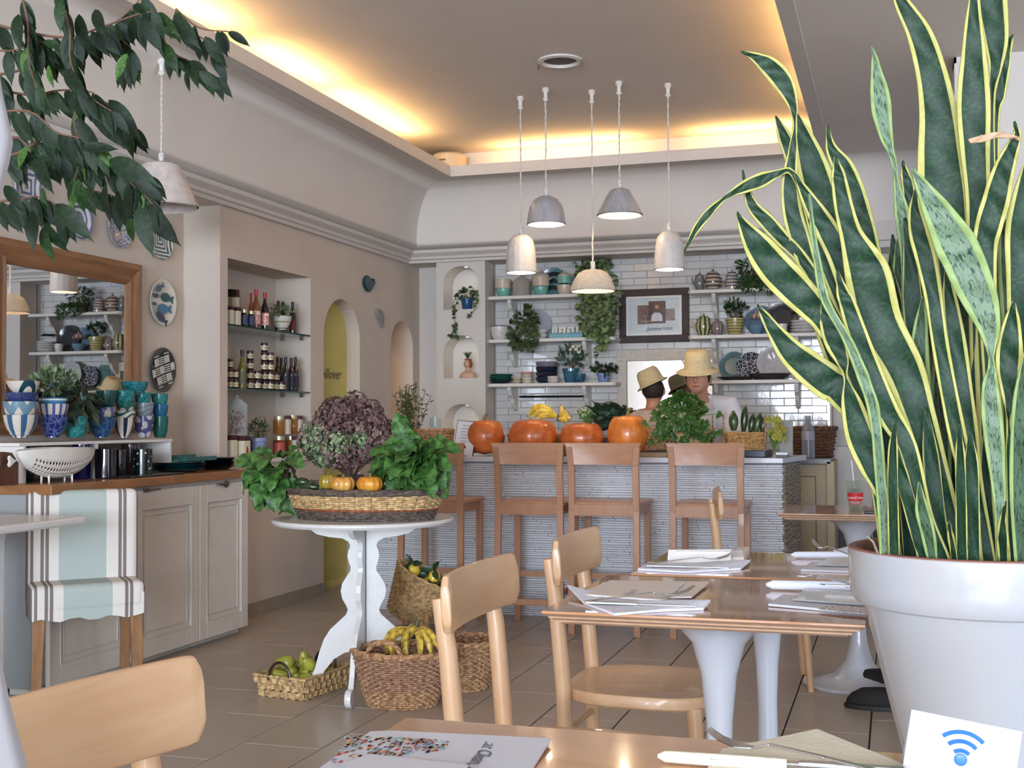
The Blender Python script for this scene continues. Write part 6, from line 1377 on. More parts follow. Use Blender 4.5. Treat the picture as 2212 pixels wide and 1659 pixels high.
# kitchen mirror behind the cooks
def kmirror():
    A = onY(1333, 762, YB - .03); B = onY(1560, 757, YB - .03); x0, x1 = A.x, B.x; z1 = onY(1400, 758, YB - .03).z; z0 = .95; Y = YB - .012; f = .075
    t = thing('kitchen_mirror', 'mirror in a distressed white wooden frame behind the two cooks', 'mirror', ((x0 + x1) / 2, Y, z0)); DW = M('distressed_white', (198, 190, 178), .7, .08, 30, .2, 60)
    for (a, b, c, d) in ((x0, x1, z0, z0 + f), (x0, x1, z1 - f, z1), (x0, x0 + f, z0 + f, z1 - f), (x1 - f, x1, z0 + f, z1 - f)): MB().box((a, Y - .03, c), (b, Y + .01, d)).build('frame_rail', DW, t, bev=.004)
    MB().box((x0 + f, Y - .012, z0 + f), (x1 - f, Y, z1 - f)).build('mirror_glass', MATS['mirror'], t)
kmirror()
# ceiling vent bar over the recess
a = onY(1325, 546, YP + .06); b = onY(1415, 543, YP + .06)
t = thing('air_grille', 'dark slotted air grille in the top of the kitchen recess', 'vent', ((a.x + b.x) / 2, YP + .08, ZO)); MB().box((a.x, YP + .02, ZO - .008), (b.x, YP + .12, ZO - .001)).build('frame', M('grille_grey', (84, 84, 86), .5), t)
for k in range(16): MB().box((a.x + .01 + k * .019, YP + .03, ZO - .011), (a.x + .018 + k * .019, YP + .11, ZO - .008)).build('slat', DKMETAL, t)
# ================================================================ back counter on the right and bags
a = onY(1737, 990, 8.42); b = onY(1795, 990, 8.42); zc2 = a.z
t = thing('back_cabinet', 'cream kitchen cabinet with a dark stone top behind the bar end', 'cabinet', (-.8, 8.7, 0))
CRM = M('cream_cabinet', (176, 158, 126), .5, .04, 12)
MB().box((-1.3, 8.47, 0), (b.x - .03, YB - .02, zc2 - .04)).build('body', CRM, t)
MB().box((-1.32, 8.42, zc2 - .04), (b.x, YB - .015, zc2)).build('counter_top', M('dark_stone_top', (84, 82, 84), .3, .1, 20), t, bev=.004)
x1 = onY(1763, 1100, 8.46).x; MB().box((x1 - .42, 8.455, .12), (x1, 8.47, zc2 - .12)).build('door', CRM, t, bev=.003)
for (q, r_, s_, u_) in ((x1 - .42, x1, zc2 - .125, zc2 - .12), (x1 - .004, x1 + .001, .12, zc2 - .12)): MB().box((q, 8.45, s_), (r_, 8.456, u_)).build('door_gap', BLACK, t)
MB().box((b.x - .03, 8.42, 0), (b.x + .02, YB, zc2 - .02)).build('side_panel', CRM, t, bev=.003)
wbp = onY(1746, 980, 8.5); wbp.z = zc2
t = thing('water_bottle', 'clear plastic water bottle on the dark stone top', 'bottle', wbp); MB().lathe(openprof([(0, 0), (1, 0), (1, .62), (.85, .75), (.4, .88), (.35, 1)], .045, .27), wbp, 18).build('body', glass('pet_plastic', (196, 196, 200), .1, .3), t, smooth=True); MB().lathe([(.018, .262), (.018, .285), (0, .285)], wbp, 12).build('cap', M('cap_grey', (150, 150, 160), .4), t)
MB().lathe([(.046, .12), (.046, .18)], wbp, 18).build('paper_label', M('label_silver', (150, 150, 160), .4), t)
wq = onY(1752, 980, 8.7); wq.z = zc2
basket('log_basket', 'dark brown woven crate at the back of the stone top', wq, .14, .12, .17, .14, .20, 9, [(1.1, WK('brown', (74, 48, 34), (110, 72, 46)))], n=20, rim=.014, wr=.010)
for k in range(3): slab('chopping_board', 1769 + k * 4, 1776 + k * 4, 985, 932 + k * 2, 8.9, .02, M('pale_board', (184, 160, 128), .6), 'pale chopping board on edge beside the pillar, %s' % ['nearest the bottle', 'middle', 'nearest the pillar'][k], 'board', zc2, 0, 'pale boards standing on the stone top')
bag = onY(1757, 1130, 8.1)
def sack(px, yc, w_, h_, Y, mat, lab):
    c = onY(px, yc, Y); s = mpp(c); mb = MB().ball((0, 0, 0), (w_ * s / 2, .07, h_ * s / 2), 24, 16, rib=lambda a, j, z: 1 + .12 * math.sin(a * 5 + j) + .06 * math.sin(a * 11))
    return tag(mb_at('plastic_bag', mb, mat, c, smooth='all'), lab, 'bag', 'bags hanging behind the bar end')
sack(1750, 1110, 54, 130, 8.3, M('yellow_bag', (190, 146, 66), .4, .2, 10, .5, 20), 'yellow plastic bag hanging behind the end of the bar')
sack(1765, 1180, 50, 100, 8.15, glass('clear_bag', (186, 180, 176), .25, .6), 'translucent plastic bag hanging below the yellow one')
# ================================================================ pendant lamps
def pendant(name, px, ycord, ytop, yrim, wrim, Y, zceil, prof, mat, lab, rib=None, lit=True, seg=48, tw=None):
    c = onY(px, yrim, Y); s = mpp(c); r = wrim * s / 2; zt_ = onY(px, ytop, Y).z; h = zt_ - c.z
    t = thing('pendant_lamp', lab, 'lamp', (c.x, c.y, c.z), group='white ceramic pendant lamps')
    inn = [(max(a * r - .006, .002), b * h) for a, b in prof][::-1]
    MB().lathe([(a * r, b * h) for a, b in prof] + [(.012, h + .0), (.008, h - .006)] + [(a, b - .004) for a, b in inn[1:]] , c, seg, rib=rib).build('lamp_shade', mat, t, smooth=True)
    top = c + Vector((0, 0, h)); ceil = Vector((c.x, c.y, zceil))
    MB().tube([top + Vector((0, 0, -.01)), top + Vector((0, 0, .045))], .009, 8).build('ferrule', WHITE, t)
    for k in range(5): MB().tube([top + Vector((.011 * math.cos(a * PI / 5), .011 * math.sin(a * PI / 5), .008 + k * .009 + .002 * math.sin(a + k))) for a in range(10)], .0042, 6, closed=True).build('cord_wrap', WHITE, t, smooth=True)
    n = 40; rr = random.Random(px); cp_ = [top.lerp(ceil, i / n) + Vector((rr.uniform(-.0015, .0015), rr.uniform(-.0015, .0015), 0)) for i in range(n + 1)]
    for ph in (0, PI): MB().tube([q + Vector((.003 * math.cos(i * 1.3 + ph), .003 * math.sin(i * 1.3 + ph), 0)) for i, q in enumerate(cp_)], .0032, 5).build('cord', M('twisted_cord', (206, 200, 192), .8), t, smooth=True)
    MB().lathe([(0, 0), (.02, 0), (.022, -.015), (.012, -.03), (.012, -.06), (.018, -.065), (.01, -.08), (0, -.08)], ceil, 14).build('ceiling_rose', WHITE, t, smooth=True)
    if lit:
        MB().ball(c + Vector((0, 0, h * .42)), .024, 12, 8).build('bulb', M('warm_bulb', (255, 214, 160), emit=16), t, smooth='all')
        l = bpy.data.lights.new('lamp_light', 'POINT'); l.energy = 3.2; l.color = (1, .74, .46); l.shadow_soft_size = .02
        o = bpy.data.objects.new('lamp_light', l); C.objects.link(o); o.location = c + Vector((0, 0, h * .22))
    return t
LCER = M('lamp_ceramic', (196, 192, 190), .35, .06, 30, .25, 90, coat=.2); LGREY = M('lamp_grey_glaze', (156, 158, 166), .3, .12, 20, .2, 60, coat=.3, stretch=(3, 3, .3))
LLACE = M('lamp_carved', (198, 190, 180), .6, .1, 60, 1.0, 160)
zcL = 3.15
pendant('a', 1126, 208, 506, 588, 66, 7.22, zcL, [(1, 0), (.96, .3), (.9, .62), (.78, .84), (.5, .96), (.2, 1)], LCER, 'bell-shaped pendant lamp with pressed ribs, leftmost of the five over the bar', rib=lambda a, j, z: 1 + .025 * abs(math.sin(a * 16)) * (1 + .5 * math.sin(z * 180)))
pendant('b', 1180, 178, 423, 484, 84, 7.08, zcL, [(1, 0), (.93, .35), (.83, .62), (.62, .86), (.34, .97), (.15, 1)], LGREY, 'smooth grey dome pendant lamp, second from left over the bar', rib=lambda a, j, z: 1 + .012 * math.sin(a * 20))
pendant('c', 1281, 197, 582, 628, 98, 7.22, zcL, [(1, 0), (.98, .12), (.84, .5), (.66, .82), (.4, .96), (.15, 1)], LLACE, 'wide carved white bowl pendant lamp, lowest of the five over the bar')
pendant('d', 1339, 163, 407, 465, 98, 7.08, zcL, [(1, 0), (.8, .35), (.6, .68), (.42, .93), (.2, 1)], LGREY, 'grey glazed cone pendant lamp with facets, fourth over the bar', rib=lambda a, j, z: 1 + .03 * abs(math.sin(a * 4)))
pendant('e', 1446, 181, 499, 581, 66, 7.22, zcL, [(1, 0), (.97, .3), (.92, .6), (.78, .84), (.5, .96), (.2, 1)], LCER, 'bell-shaped pendant lamp with thrown rings, rightmost over the bar', rib=lambda a, j, z: 1 + .015 * math.sin(z * 500))
pendant('L', 348, 115, 352, 447, 158, 5.1, 2.895, [(1, 0), (.97, .08), (.82, .4), (.62, .75), (.5, .94), (.3, 1)], M('lamp_rippled', (196, 188, 184), .5, .1, 30, .3, 60), 'big rippled white clay pendant lamp near the leaves, unlit', rib=lambda a, j, z: 1 + .012 * math.sin(z * 420 + 2 * math.sin(a * 5)), lit=False)
# round ceiling speaker and corner disc
c = onZ(1210, 128, zcL)
t = thing('ceiling_speaker', 'round white ceiling vent with a loose clip near the lamps', 'vent', c); MB().lathe([(.105, .0), (.125, -.006), (.125, -.016), (.10, -.02), (.095, -.004)], c, 36).build('rim', WHITE, t, smooth=True); MB().lathe([(0, -.003), (.098, -.003)], c, 30).build('grille', M('speaker_grille', (110, 106, 102), .8, .3, 200), t)
for s in (-1, 1): MB().tube([c + Vector((s * .12, 0, -.01)), c + Vector((s * .125, -.01, -.05))], .004, 6).build('clip', STEEL, t)
c = onZ(967, 330, TZ + .05); c = Vector((-3.13, 8.48, TZ + .016))
t = thing('router_disc', 'round cream device in the far left corner of the ceiling tray', 'device', c); MB().lathe([(0, .17), (.115, .165), (.13, .15), (.13, 0), (0, 0)], c, 36).build('body', M('cream_plastic', (220, 196, 160), .5), t, smooth=True)
MB().box((c.x - .03, c.y - .132, c.z + .1), (c.x + .02, c.y - .125, c.z + .112)).build('slot', M('slot_grey', (120, 104, 90), .6), t)
# ================================================================ people
SKIN = M('skin', (188, 136, 110), .5, .06, 20); SHIRT = M('white_linen_shirt', (214, 212, 216), .85, .04, 14, .3, 30); PINKSH = M('pale_pink_shirt', (206, 192, 188), .85, .04, 14, .3, 30)
HAIRM = M('dark_brown_hair', (40, 28, 22), .7, .2, 60, .4, 120); TROU = M('dark_trousers', (34, 36, 44), .85, .1, 20); STRAWH = M('straw_hat', (204, 188, 148), .8, .12, 90, .6, 180); BSHOE = M('black_suede', (16, 15, 16), .75, .2, 40)
def fused(mb, name, mat, parent, vox, smooth_it=2):
    o = mb.build(name, mat, parent, smooth='all', fix=False)
    x = o.modifiers.new('r', 'REMESH'); x.mode = 'VOXEL'; x.voxel_size = vox; x.use_smooth_shade = True
    if smooth_it: y = o.modifiers.new('s', 'SMOOTH'); y.iterations = smooth_it; y.factor = .5
    return o
def hat(t, c, tilt, r=.135, cr=.085, ch=.115):
    m = Matrix.Translation(c) @ tilt
    rb = lambda a, j, z: 1 + (.02 * math.sin(2 * a + 1)) - (.16 * abs(math.sin(a)) ** 6 if z > ch * .75 else 0)
    MB().lathe([(r, -.012), (r * .9, -.004), (cr * 1.1, .0), (cr, .012), (cr * .95, ch * .55), (cr * .86, ch * .85), (cr * .7, ch), (cr * .35, ch * .9), (0, ch * .84)], (0, 0, 0), 36, m @ Matrix.Diagonal((1, 1.12, 1, 1)), rib=rb).build('hat', STRAWH, t, smooth='all', solid=.004)
def arm(mb, s, e, h, r=(.05, .042, .036, .026)):
    mb.tube([s, Vector(s).lerp(Vector(e), .5), e, Vector(e).lerp(Vector(h), .6), h], [r[0], r[0] * .92, r[1], r[2], r[3]], 12)
def hand(mb, w_, d, up, side):
    w_ = Vector(w_); d = Vector(d).normalized(); up = Vector(up).normalized(); sd = d.cross(up) * side
    mb.tube([w_, w_ + d * .04, w_ + d * .085], [.024, .034, .032], 10)
    for k in range(5):
        if k == 0: b = w_ + d * .03 + sd * .03; q = [b, b + d * .025 + sd * .022, b + d * .05 + sd * .026 - up * .008]
        else: b = w_ + d * .082 + sd * (.028 - .018 * (k - 1)); L = (.07, .078, .072, .056)[k - 1]; q = [b, b + d * L * .5 + up * .003, b + d * L * .8 - up * .012, b + d * L * .92 - up * .026]
        mb.tube(q, [.0095, .009, .008, .007][:len(q)], 8)
def cook1():
    hc = onY(1508, 816, 7.74); X = hc.x; sh = onY(1508, 868, 7.86)
    t = thing('person', 'person in a straw hat and white collared shirt, looking down behind the bar', 'person', (X, 7.95, 0))
    b = MB(); nk = Vector((X, 7.85, sh.z + .03)); V = lambda x, y, z: Vector((X + x, y, z))
    b.ball(hc, (.076, .092, .105), 20, 14); b.ball(hc + Vector((0, -.055, -.062)), (.042, .035, .038), 14, 10)
    b.tube([nk - Vector((0, 0, .06)), hc + Vector((0, .02, -.05))], [.058, .052], 12)
    b.tube([hc + Vector((0, -.085, .015)), hc + Vector((0, -.108, -.022)), hc + Vector((0, -.09, -.032))], [.009, .015, .009], 8)
    for s in (-1, 1): b.ball(hc + Vector((s * .078, .012, -.01)), (.012, .022, .03), 10, 8)
    b.tube([V(0, 7.95, .92), V(0, 7.93, 1.05), V(0, 7.9, sh.z - .06), nk], [.15, .14, .15, .07], 16)
    for s in (-1, 1):
        S0 = V(s * .185, 7.87, sh.z - .03); E0 = V(s * .25, 7.79, sh.z - .29); H0 = V(s * .10, 7.60, .975)
        arm(b, S0, E0, H0); b.tube([nk - Vector((0, 0, .05)), S0], [.07, .055], 10); hand(b, H0, (-s * .5, -.8, -.1), (0, 0, 1), -s)
        b.tube([V(s * .09, 7.98, .92), V(s * .10, 7.96, .5), V(s * .10, 8.0, .09)], [.09, .062, .042], 12); b.tube([V(s * .10, 8.04, .05), V(s * .11, 7.84, .04)], [.045, .035], 10)
    fused(b, 'body', SKIN, t, .009)
    s_ = MB().tube([V(0, 7.95, .90), V(0, 7.93, 1.06), V(0, 7.89, sh.z - .07), V(0, 7.865, sh.z + .0)], [.175, .165, .165, .10], 20)
    for s in (-1, 1): S0 = V(s * .185, 7.87, sh.z - .035); E0 = V(s * .235, 7.81, sh.z - .22); s_.tube([V(s * .04, 7.87, sh.z - .03), S0, S0.lerp(E0, .5), E0], [.082, .076, .076, .080], 14)
    fused(s_, 'shirt', SHIRT, t, .010)
    for s in (-1, 1): MB().add([V(s * .015, 7.765, sh.z - .07), V(s * .03, 7.80, sh.z + .045), V(s * .075, 7.82, sh.z + .035), V(s * .10, 7.755, sh.z - .045)], [(0, 1, 2, 3)]).build('collar', SHIRT, t, solid=.006, fix=False)
    tr = MB()
    for s in (-1, 1): tr.tube([V(s * .06, 7.97, .95), V(s * .09, 7.97, .7), V(s * .10, 7.97, .45), V(s * .10, 8.0, .08)], [.13, .10, .08, .07], 14)
    fused(tr, 'trousers', TROU, t, .014)
    for s in (-1, 1): MB().ball(V(s * .11, 7.93, .045), (.052, .14, .045), 14, 8).build('shoe', BSHOE, t, smooth='all')
    MB().lathe([(.079, -.03), (.084, .0), (.08, .04), (.05, .085), (0, .1)], hc + Vector((0, .014, 0)), 20, Matrix.Diagonal((1, 1.12, 1, 1))).build('hair', HAIRM, t, smooth='all')
    for s in (-1, 1):
        MB().ball(hc + Vector((s * .03, -.082, .012)), (.013, .007, .005), 10, 6).build('eye', M('eye_dark', (40, 30, 28), .3), t, smooth='all'); MB().tube([hc + Vector((s * .048, -.078, .03)), hc + Vector((s * .03, -.087, .033)), hc + Vector((s * .012, -.088, .03))], .0035, 6).build('eyebrow', HAIRM, t)
    MB().tube([hc + Vector((-.022, -.092, -.058)), hc + Vector((0, -.1, -.056)), hc + Vector((.022, -.092, -.058))], [.003, .006, .003], 8).build('lips', M('lips', (150, 88, 80), .5), t, smooth='all')
    hat(t, hc + Vector((0, -.005, .05)), Matrix.Rotation(math.radians(14), 4, 'X'), .132, .084, .125)
cook1()
def cook2():
    hc = onY(1412, 842, 8.55); sh = onY(1405, 893, 8.52); X = hc.x - .02
    t = thing('person', 'person in a straw hat and pale shirt, back turned, before the kitchen mirror', 'person', (X, 8.52, 0)); V = lambda x, y, z: Vector((X + x, y, z))
    b = MB(); nk = V(.015, 8.52, sh.z + .02); b.ball(hc, (.072, .088, .10), 20, 14); b.ball(hc + Vector((-.03, .065, -.055)), (.04, .035, .035), 12, 8)
    b.tube([nk - Vector((0, 0, .05)), hc - Vector((0, 0, .05))], [.055, .048], 12); b.tube([hc + Vector((-.02, .085, 0)), hc + Vector((-.028, .105, -.03))], [.008, .012], 8)
    for s in (-1, 1): b.ball(hc + Vector((s * .073, 0, -.01)), (.012, .022, .03), 10, 8)
    b.tube([V(0, 8.5, .9), V(0, 8.5, sh.z - .07), nk], [.14, .145, .07], 16)
    for s in (-1, 1):
        S0 = V(s * .165, 8.52, sh.z - .05 + s * .02); E0 = V(s * .21, 8.58, sh.z - .3); H0 = V(s * .11, 8.72, .98); arm(b, S0, E0, H0, (.046, .038, .032, .024)); hand(b, H0, (-s * .3, .8, -.1), (0, 0, 1), s)
        b.tube([V(s * .085, 8.5, .9), V(s * .09, 8.49, .48), V(s * .09, 8.5, .08)], [.085, .058, .04], 12)
    fused(b, 'body', SKIN, t, .009)
    s_ = MB().tube([V(0, 8.5, .86), V(0, 8.5, 1.0), V(0, 8.5, sh.z - .08), V(.01, 8.52, sh.z - .0)], [.165, .155, .155, .09], 20)
    for s in (-1, 1): S0 = V(s * .165, 8.52, sh.z - .05 + s * .02); E0 = V(s * .2, 8.56, sh.z - .22); s_.tube([V(s * .04, 8.52, sh.z - .035), S0, E0], [.078, .07, .072], 14)
    fused(s_, 'shirt', PINKSH, t, .010)
    tr = MB()
    for s in (-1, 1): tr.tube([V(s * .06, 8.5, .92), V(s * .09, 8.49, .45), V(s * .09, 8.5, .07)], [.12, .078, .065], 14)
    fused(tr, 'trousers', TROU, t, .014)
    for s in (-1, 1): MB().ball(V(s * .1, 8.56, .045), (.05, .13, .045), 14, 8).build('shoe', BSHOE, t, smooth='all')
    MB().ball(hc + Vector((0, -.012, .004)), (.078, .09, .085), 18, 12).build('hair', HAIRM, t, smooth='all')
    for s in (-1, 1): MB().ball(hc + Vector((s * .028 - .02, .082, .01)), (.012, .006, .006), 8, 6).build('eye', M('eye_dark', (40, 30, 28), .3), t, smooth='all')
    hat(t, hc + Vector((-.012, 0, .048)), Matrix.Rotation(math.radians(-24), 4, 'Y') @ Matrix.Rotation(math.radians(4), 4, 'X'), .115, .084, .105)
cook2()
def guest():
    t = thing('person', 'seated guest behind the big pot, only black shoes and dark trouser cuffs showing', 'person', (.5, 4.75, 0)); b = MB()
    P0 = Vector((.55, 4.75, .50)); b.tube([P0, P0 + Vector((.05, 0, .25)), P0 + Vector((.03, 0, .45))], [.15, .14, .13], 14); b.tube([P0 + Vector((.03, 0, .45)), P0 + Vector((.0, 0, .60))], [.07, .05], 10); b.ball(P0 + Vector((0, 0, .70)), (.09, .075, .11), 16, 12); b.ball(P0 + Vector((-.1, 0, .69)), (.02, .014, .016), 8, 6)
    feet = [onZ(1880, 1530, 0), onZ(1885, 1487, 0)]
    for i, s in enumerate((-1, 1)):
        f = feet[i]; k = Vector((.12, 4.75 + s * .12, .50)); b.tube([P0 + Vector((0, s * .09, 0)), k, Vector((f.x + .13, f.y, .11))], [.09, .065, .042], 12)
        b.tube([P0 + Vector((.04, s * .18, .4)), P0 + Vector((-.02, s * .23, .15)), P0 + Vector((-.25, s * .13, .12))], [.05, .04, .026], 10); hand(b, P0 + Vector((-.25, s * .13, .12)), (-1, 0, -.1), (0, 0, 1), s)
    fused(b, 'body', SKIN, t, .011)
    c = MB().tube([P0 - Vector((0, 0, .03)), P0 + Vector((.05, 0, .25)), P0 + Vector((.03, 0, .44))], [.17, .16, .14], 16)
    for s in (-1, 1): c.tube([P0 + Vector((.04, s * .12, .4)), P0 + Vector((-.02, s * .23, .15)), P0 + Vector((-.2, s * .15, .12))], [.07, .055, .045], 12)
    fused(c, 'jacket', TROU, t, .013)
    q = MB()
    for i, s in enumerate((-1, 1)): f = feet[i]; q.tube([P0 + Vector((.03, s * .09, 0)), Vector((.12, 4.75 + s * .12, .50)), Vector((f.x + .12, f.y, .12))], [.11, .078, .06], 14)
    fused(q, 'trousers', TROU, t, .013)
    for i in range(2):
        f = feet[i]; sh = MB().lathe([(0, 0), (.9, 0), (1, .12), (.97, .3), (.85, .6), (.55, .9), (0, 1)], (0, 0, 0), 20, Matrix.Translation((f.x + .04, f.y, .012)) @ Matrix.Diagonal((.135, .048, .075, 1)))
        sh.tube([(f.x + .115, f.y, .06), (f.x + .13, f.y, .135)], [.052, .046], 12); fused(sh, 'shoe', BSHOE, t, .006, 1)
        MB().lathe([(0, 0), (1, 0), (1.02, .5), (1, 1), (0, 1)], (0, 0, 0), 22, Matrix.Translation((f.x + .04, f.y, 0)) @ Matrix.Diagonal((.139, .051, .018, 1))).build('sole', M('rubber_sole', (28, 28, 30), .6), t, smooth=True)
    MB().lathe([(.092, .0), (.098, .05), (.07, .1), (0, .12)], P0 + Vector((.01, 0, .70)), 18).build('hair', HAIRM, t, smooth='all')
guest()
# ================================================================ plywood tables on tulip legs
def plymat(n, c1, c2, ax='X'): return wood(n, c1, c2, ax, 5, .12, .5)
TOPM = plymat('plywood_top', (208, 164, 126), (182, 132, 96)); PLA = M('ply_light', (190, 150, 108), .45, .1, 30); PLB = M('ply_dark', (120, 84, 58), .5, .1, 30); EDG = M('worn_edge', (206, 176, 156), .3, .1, 20)
TUL = [(0, 0), (.235, 0), (.24, .008), (.235, .014), (.17, .024), (.10, .05), (.058, .10), (.036, .18), (.027, .28), (.026, .38), (.030, .48), (.040, .58), (.060, .65), (.10, .695), (.155, .715), (.155, .7205), (0, .7205)]
def ply_table(x0, x1, y0, y1, label, z=.75, cx=None, top=TOPM):
    c = ((x0 + x1) / 2 if cx is None else cx, (y0 + y1) / 2); t = thing('plywood_table', label, 'table', (c[0], c[1], 0), group='plywood-topped tulip tables')
    MB().box((x0, y0, z - .006), (x1, y1, z)).build('tabletop', top, t, bev=.0015)
    for k in range(5):
        i0 = .004 + k * .0075; MB().box((x0 + i0, y0 + i0, z - .006 - (k + 1) * .0048), (x1 - i0, y1 - i0, z - .006 - k * .0048)).build('ply_layer', PLB if k % 2 == 0 else PLA, t)
    MB().lathe([(r, zz_ / .7205 * (z - .03)) for r, zz_ in TUL], (c[0], c[1], 0), 40).build('pedestal', M('tulip_lacquer', (196, 200, 210), .22, .02, 10, coat=.4), t, smooth=True)
ply_table(-.705, -.06, 2.45, 3.06, 'plywood-topped tulip table in the middle, right behind the near chair')
ply_table(-.655, -.03, 3.11, 3.70, 'plywood-topped tulip table behind the middle one, third from the bottom edge')
ply_table(-.48, .14, 5.25, 5.80, 'farthest plywood-topped tulip table, with the green juice cup on it', cx=-.165)
ply_table(-.625, .05, .93, 1.525, 'nearest plywood-topped table, cut off by the bottom edge', top=plymat('plywood_top_near', (210, 162, 116), (188, 138, 94)))
# ================================================================ beech chairs
def chair(label):
    t = thing('dining_chair', label, 'chair', (0, 0, 0), group='curved-back beech dining chairs')
    n = 20; vs = []; fs = []
    for k in range(n):   # seat outline: rounded trapezoid
        pass
    def outl(sc, z):
        o = []
        for k in range(36):
            a = 2 * PI * k / 36; c, s = math.cos(a), math.sin(a); e = .62
            x = math.copysign(abs(c) ** e, c) * .20 * sc; y = math.copysign(abs(s) ** e, s) * (.205 + .012 * c) * sc; o.append(Vector((x + .005, y, z)))
        return o
    zs = .452; rings_ = [outl(.97, zs - .034), outl(1, zs - .028), outl(1, zs - .004), outl(.985, zs), outl(.8, zs - .001), outl(.6, zs - .006), outl(.35, zs - .008)]
    for r_ in rings_: vs += r_
    for j in range(len(rings_) - 1):
        for k in range(36): fs.append((j * 36 + k, j * 36 + (k + 1) % 36, (j + 1) * 36 + (k + 1) % 36, (j + 1) * 36 + k))
    fs += [tuple(range(35, -1, -1)), tuple(range((len(rings_) - 1) * 36, len(rings_) * 36))]
    MB().add(vs, fs).build('seat', BEECH, t, smooth=True)
    for s in (-1, 1):
        MB().tube([(-.185, s * .150, 0), (-.180, s * .152, .25), (-.183, s * .155, .45), (-.203, s * .158, .68), (-.219, s * .162, .785)], [.0165, .019, .021, .0195, .016], 14).build('leg', BEECHZ, t, smooth=True)
        MB().tube([(.185, s * .185, 0), (.155, s * .165, .425)], [.0135, .021], 14).build('leg', BEECHZ, t, smooth=True)
        MB().tube([(-.18, s * .15, .27), (.168, s * .172, .25)], [.009, .009], 10).build('stretcher', BEECH, t, smooth=True)
    MB().tube([(-.182, -.15, .33), (-.182, .15, .33)], .0095, 10).build('stretcher', BEECH, t, smooth=True)
    MB().tube([(.168, -.17, .325), (.168, .17, .325)], .0095, 10).build('stretcher', BEECH, t, smooth=True)
    m = 36; vs = []; fs = []; z0, z1 = .722, .838; th_ = .021
    prof = [(0, z0 + .012), (.004, z0), (th_ - .004, z0), (th_, z0 + .012), (th_ - .001, z1 - .02), (th_ - .006, z1), (.004, z1), (0, z1 - .012)]
    for i in range(m + 1):
        u = i / m * 2 - 1; y = u * .232; x = -.212 + .022 * u * u; dx = .044 * u / .232; nrm = Vector((1, -dx * .5, 0)).normalized(); q_ = max(0, (abs(u) - .92) / .08); cr = .020 * (1 - math.sqrt(max(0, 1 - q_ * q_)))
        for d, z in prof: vs.append(Vector((x, y, 0)) + nrm * d + Vector((0, 0, z + (cr if z < z0 + .02 else -cr))) + Vector((-.03 * (z - .45) + .01, 0, 0)))
    p = len(prof)
    for i in range(m):
        for k in range(p): fs.append((i * p + k, i * p + (k + 1) % p, (i + 1) * p + (k + 1) % p, (i + 1) * p + k))
    fs += [tuple(range(p)), tuple(range(m * p + p - 1, m * p - 1, -1))]
    MB().add(vs, fs).build('backrest', BEECH, t, smooth=True, bev=.003)
    return t
ch = chair('beech chair with a curved back at the middle plywood table, second from the left'); ch.location = (-.668, 2.50, 0)
copy_tree(ch, (-.645, 3.24, 0), 0, 'beech chair with its seat in view, at the third plywood table')
copy_tree(ch, (-.565, 5.47, 0), .15, 'small distant beech chair tucked at the farthest plywood table')
copy_tree(ch, (-.735, 1.18, 0), -.14, 'nearest beech chair, only its curved back showing at the lower left')
# ================================================================ striped chair, white table, curtain at the left
def stripe_mat():
    m = M('striped_slipcover', (206, 202, 196), .9, .03, 30, .2, 200); nt = m.node_tree; n = nt.nodes; b = n['Principled BSDF']; tc = [x for x in n if x.type == 'TEX_COORD'][0]
    sp = n.new('ShaderNodeSeparateXYZ'); nt.links.new(tc.outputs['Object'], sp.inputs[0]); mr = n.new('ShaderNodeMapRange'); mr.inputs[1].default_value = -.25; mr.inputs[2].default_value = .25; nt.links.new(sp.outputs[0], mr.inputs[0])
    rp = n.new('ShaderNodeValToRGB'); rp.color_ramp.interpolation = 'CONSTANT'; nt.links.new(mr.outputs[0], rp.inputs[0]); W_, T_, B_ = srgb(220, 216, 210), srgb(126, 116, 112), srgb(172, 184, 180)
    st = [(0, W_), (.035, T_), (.06, W_), (.075, T_), (.10, W_), (.135, W_), (.155, T_), (.18, W_), (.195, T_), (.22, W_), (.30, B_), (.68, W_), (.78, T_), (.805, W_), (.82, T_), (.845, W_), (.93, T_), (.95, W_), (.96, T_), (.98, W_)]
    e = rp.color_ramp.elements; e[0].position = 0; e[0].color = W_; e[1].position = 1; e[1].color = W_
    for p_, c in st[1:]: q = e.new(p_); q.color = c
    nt.links.new(rp.outputs[0], b.inputs['Base Color']); return m
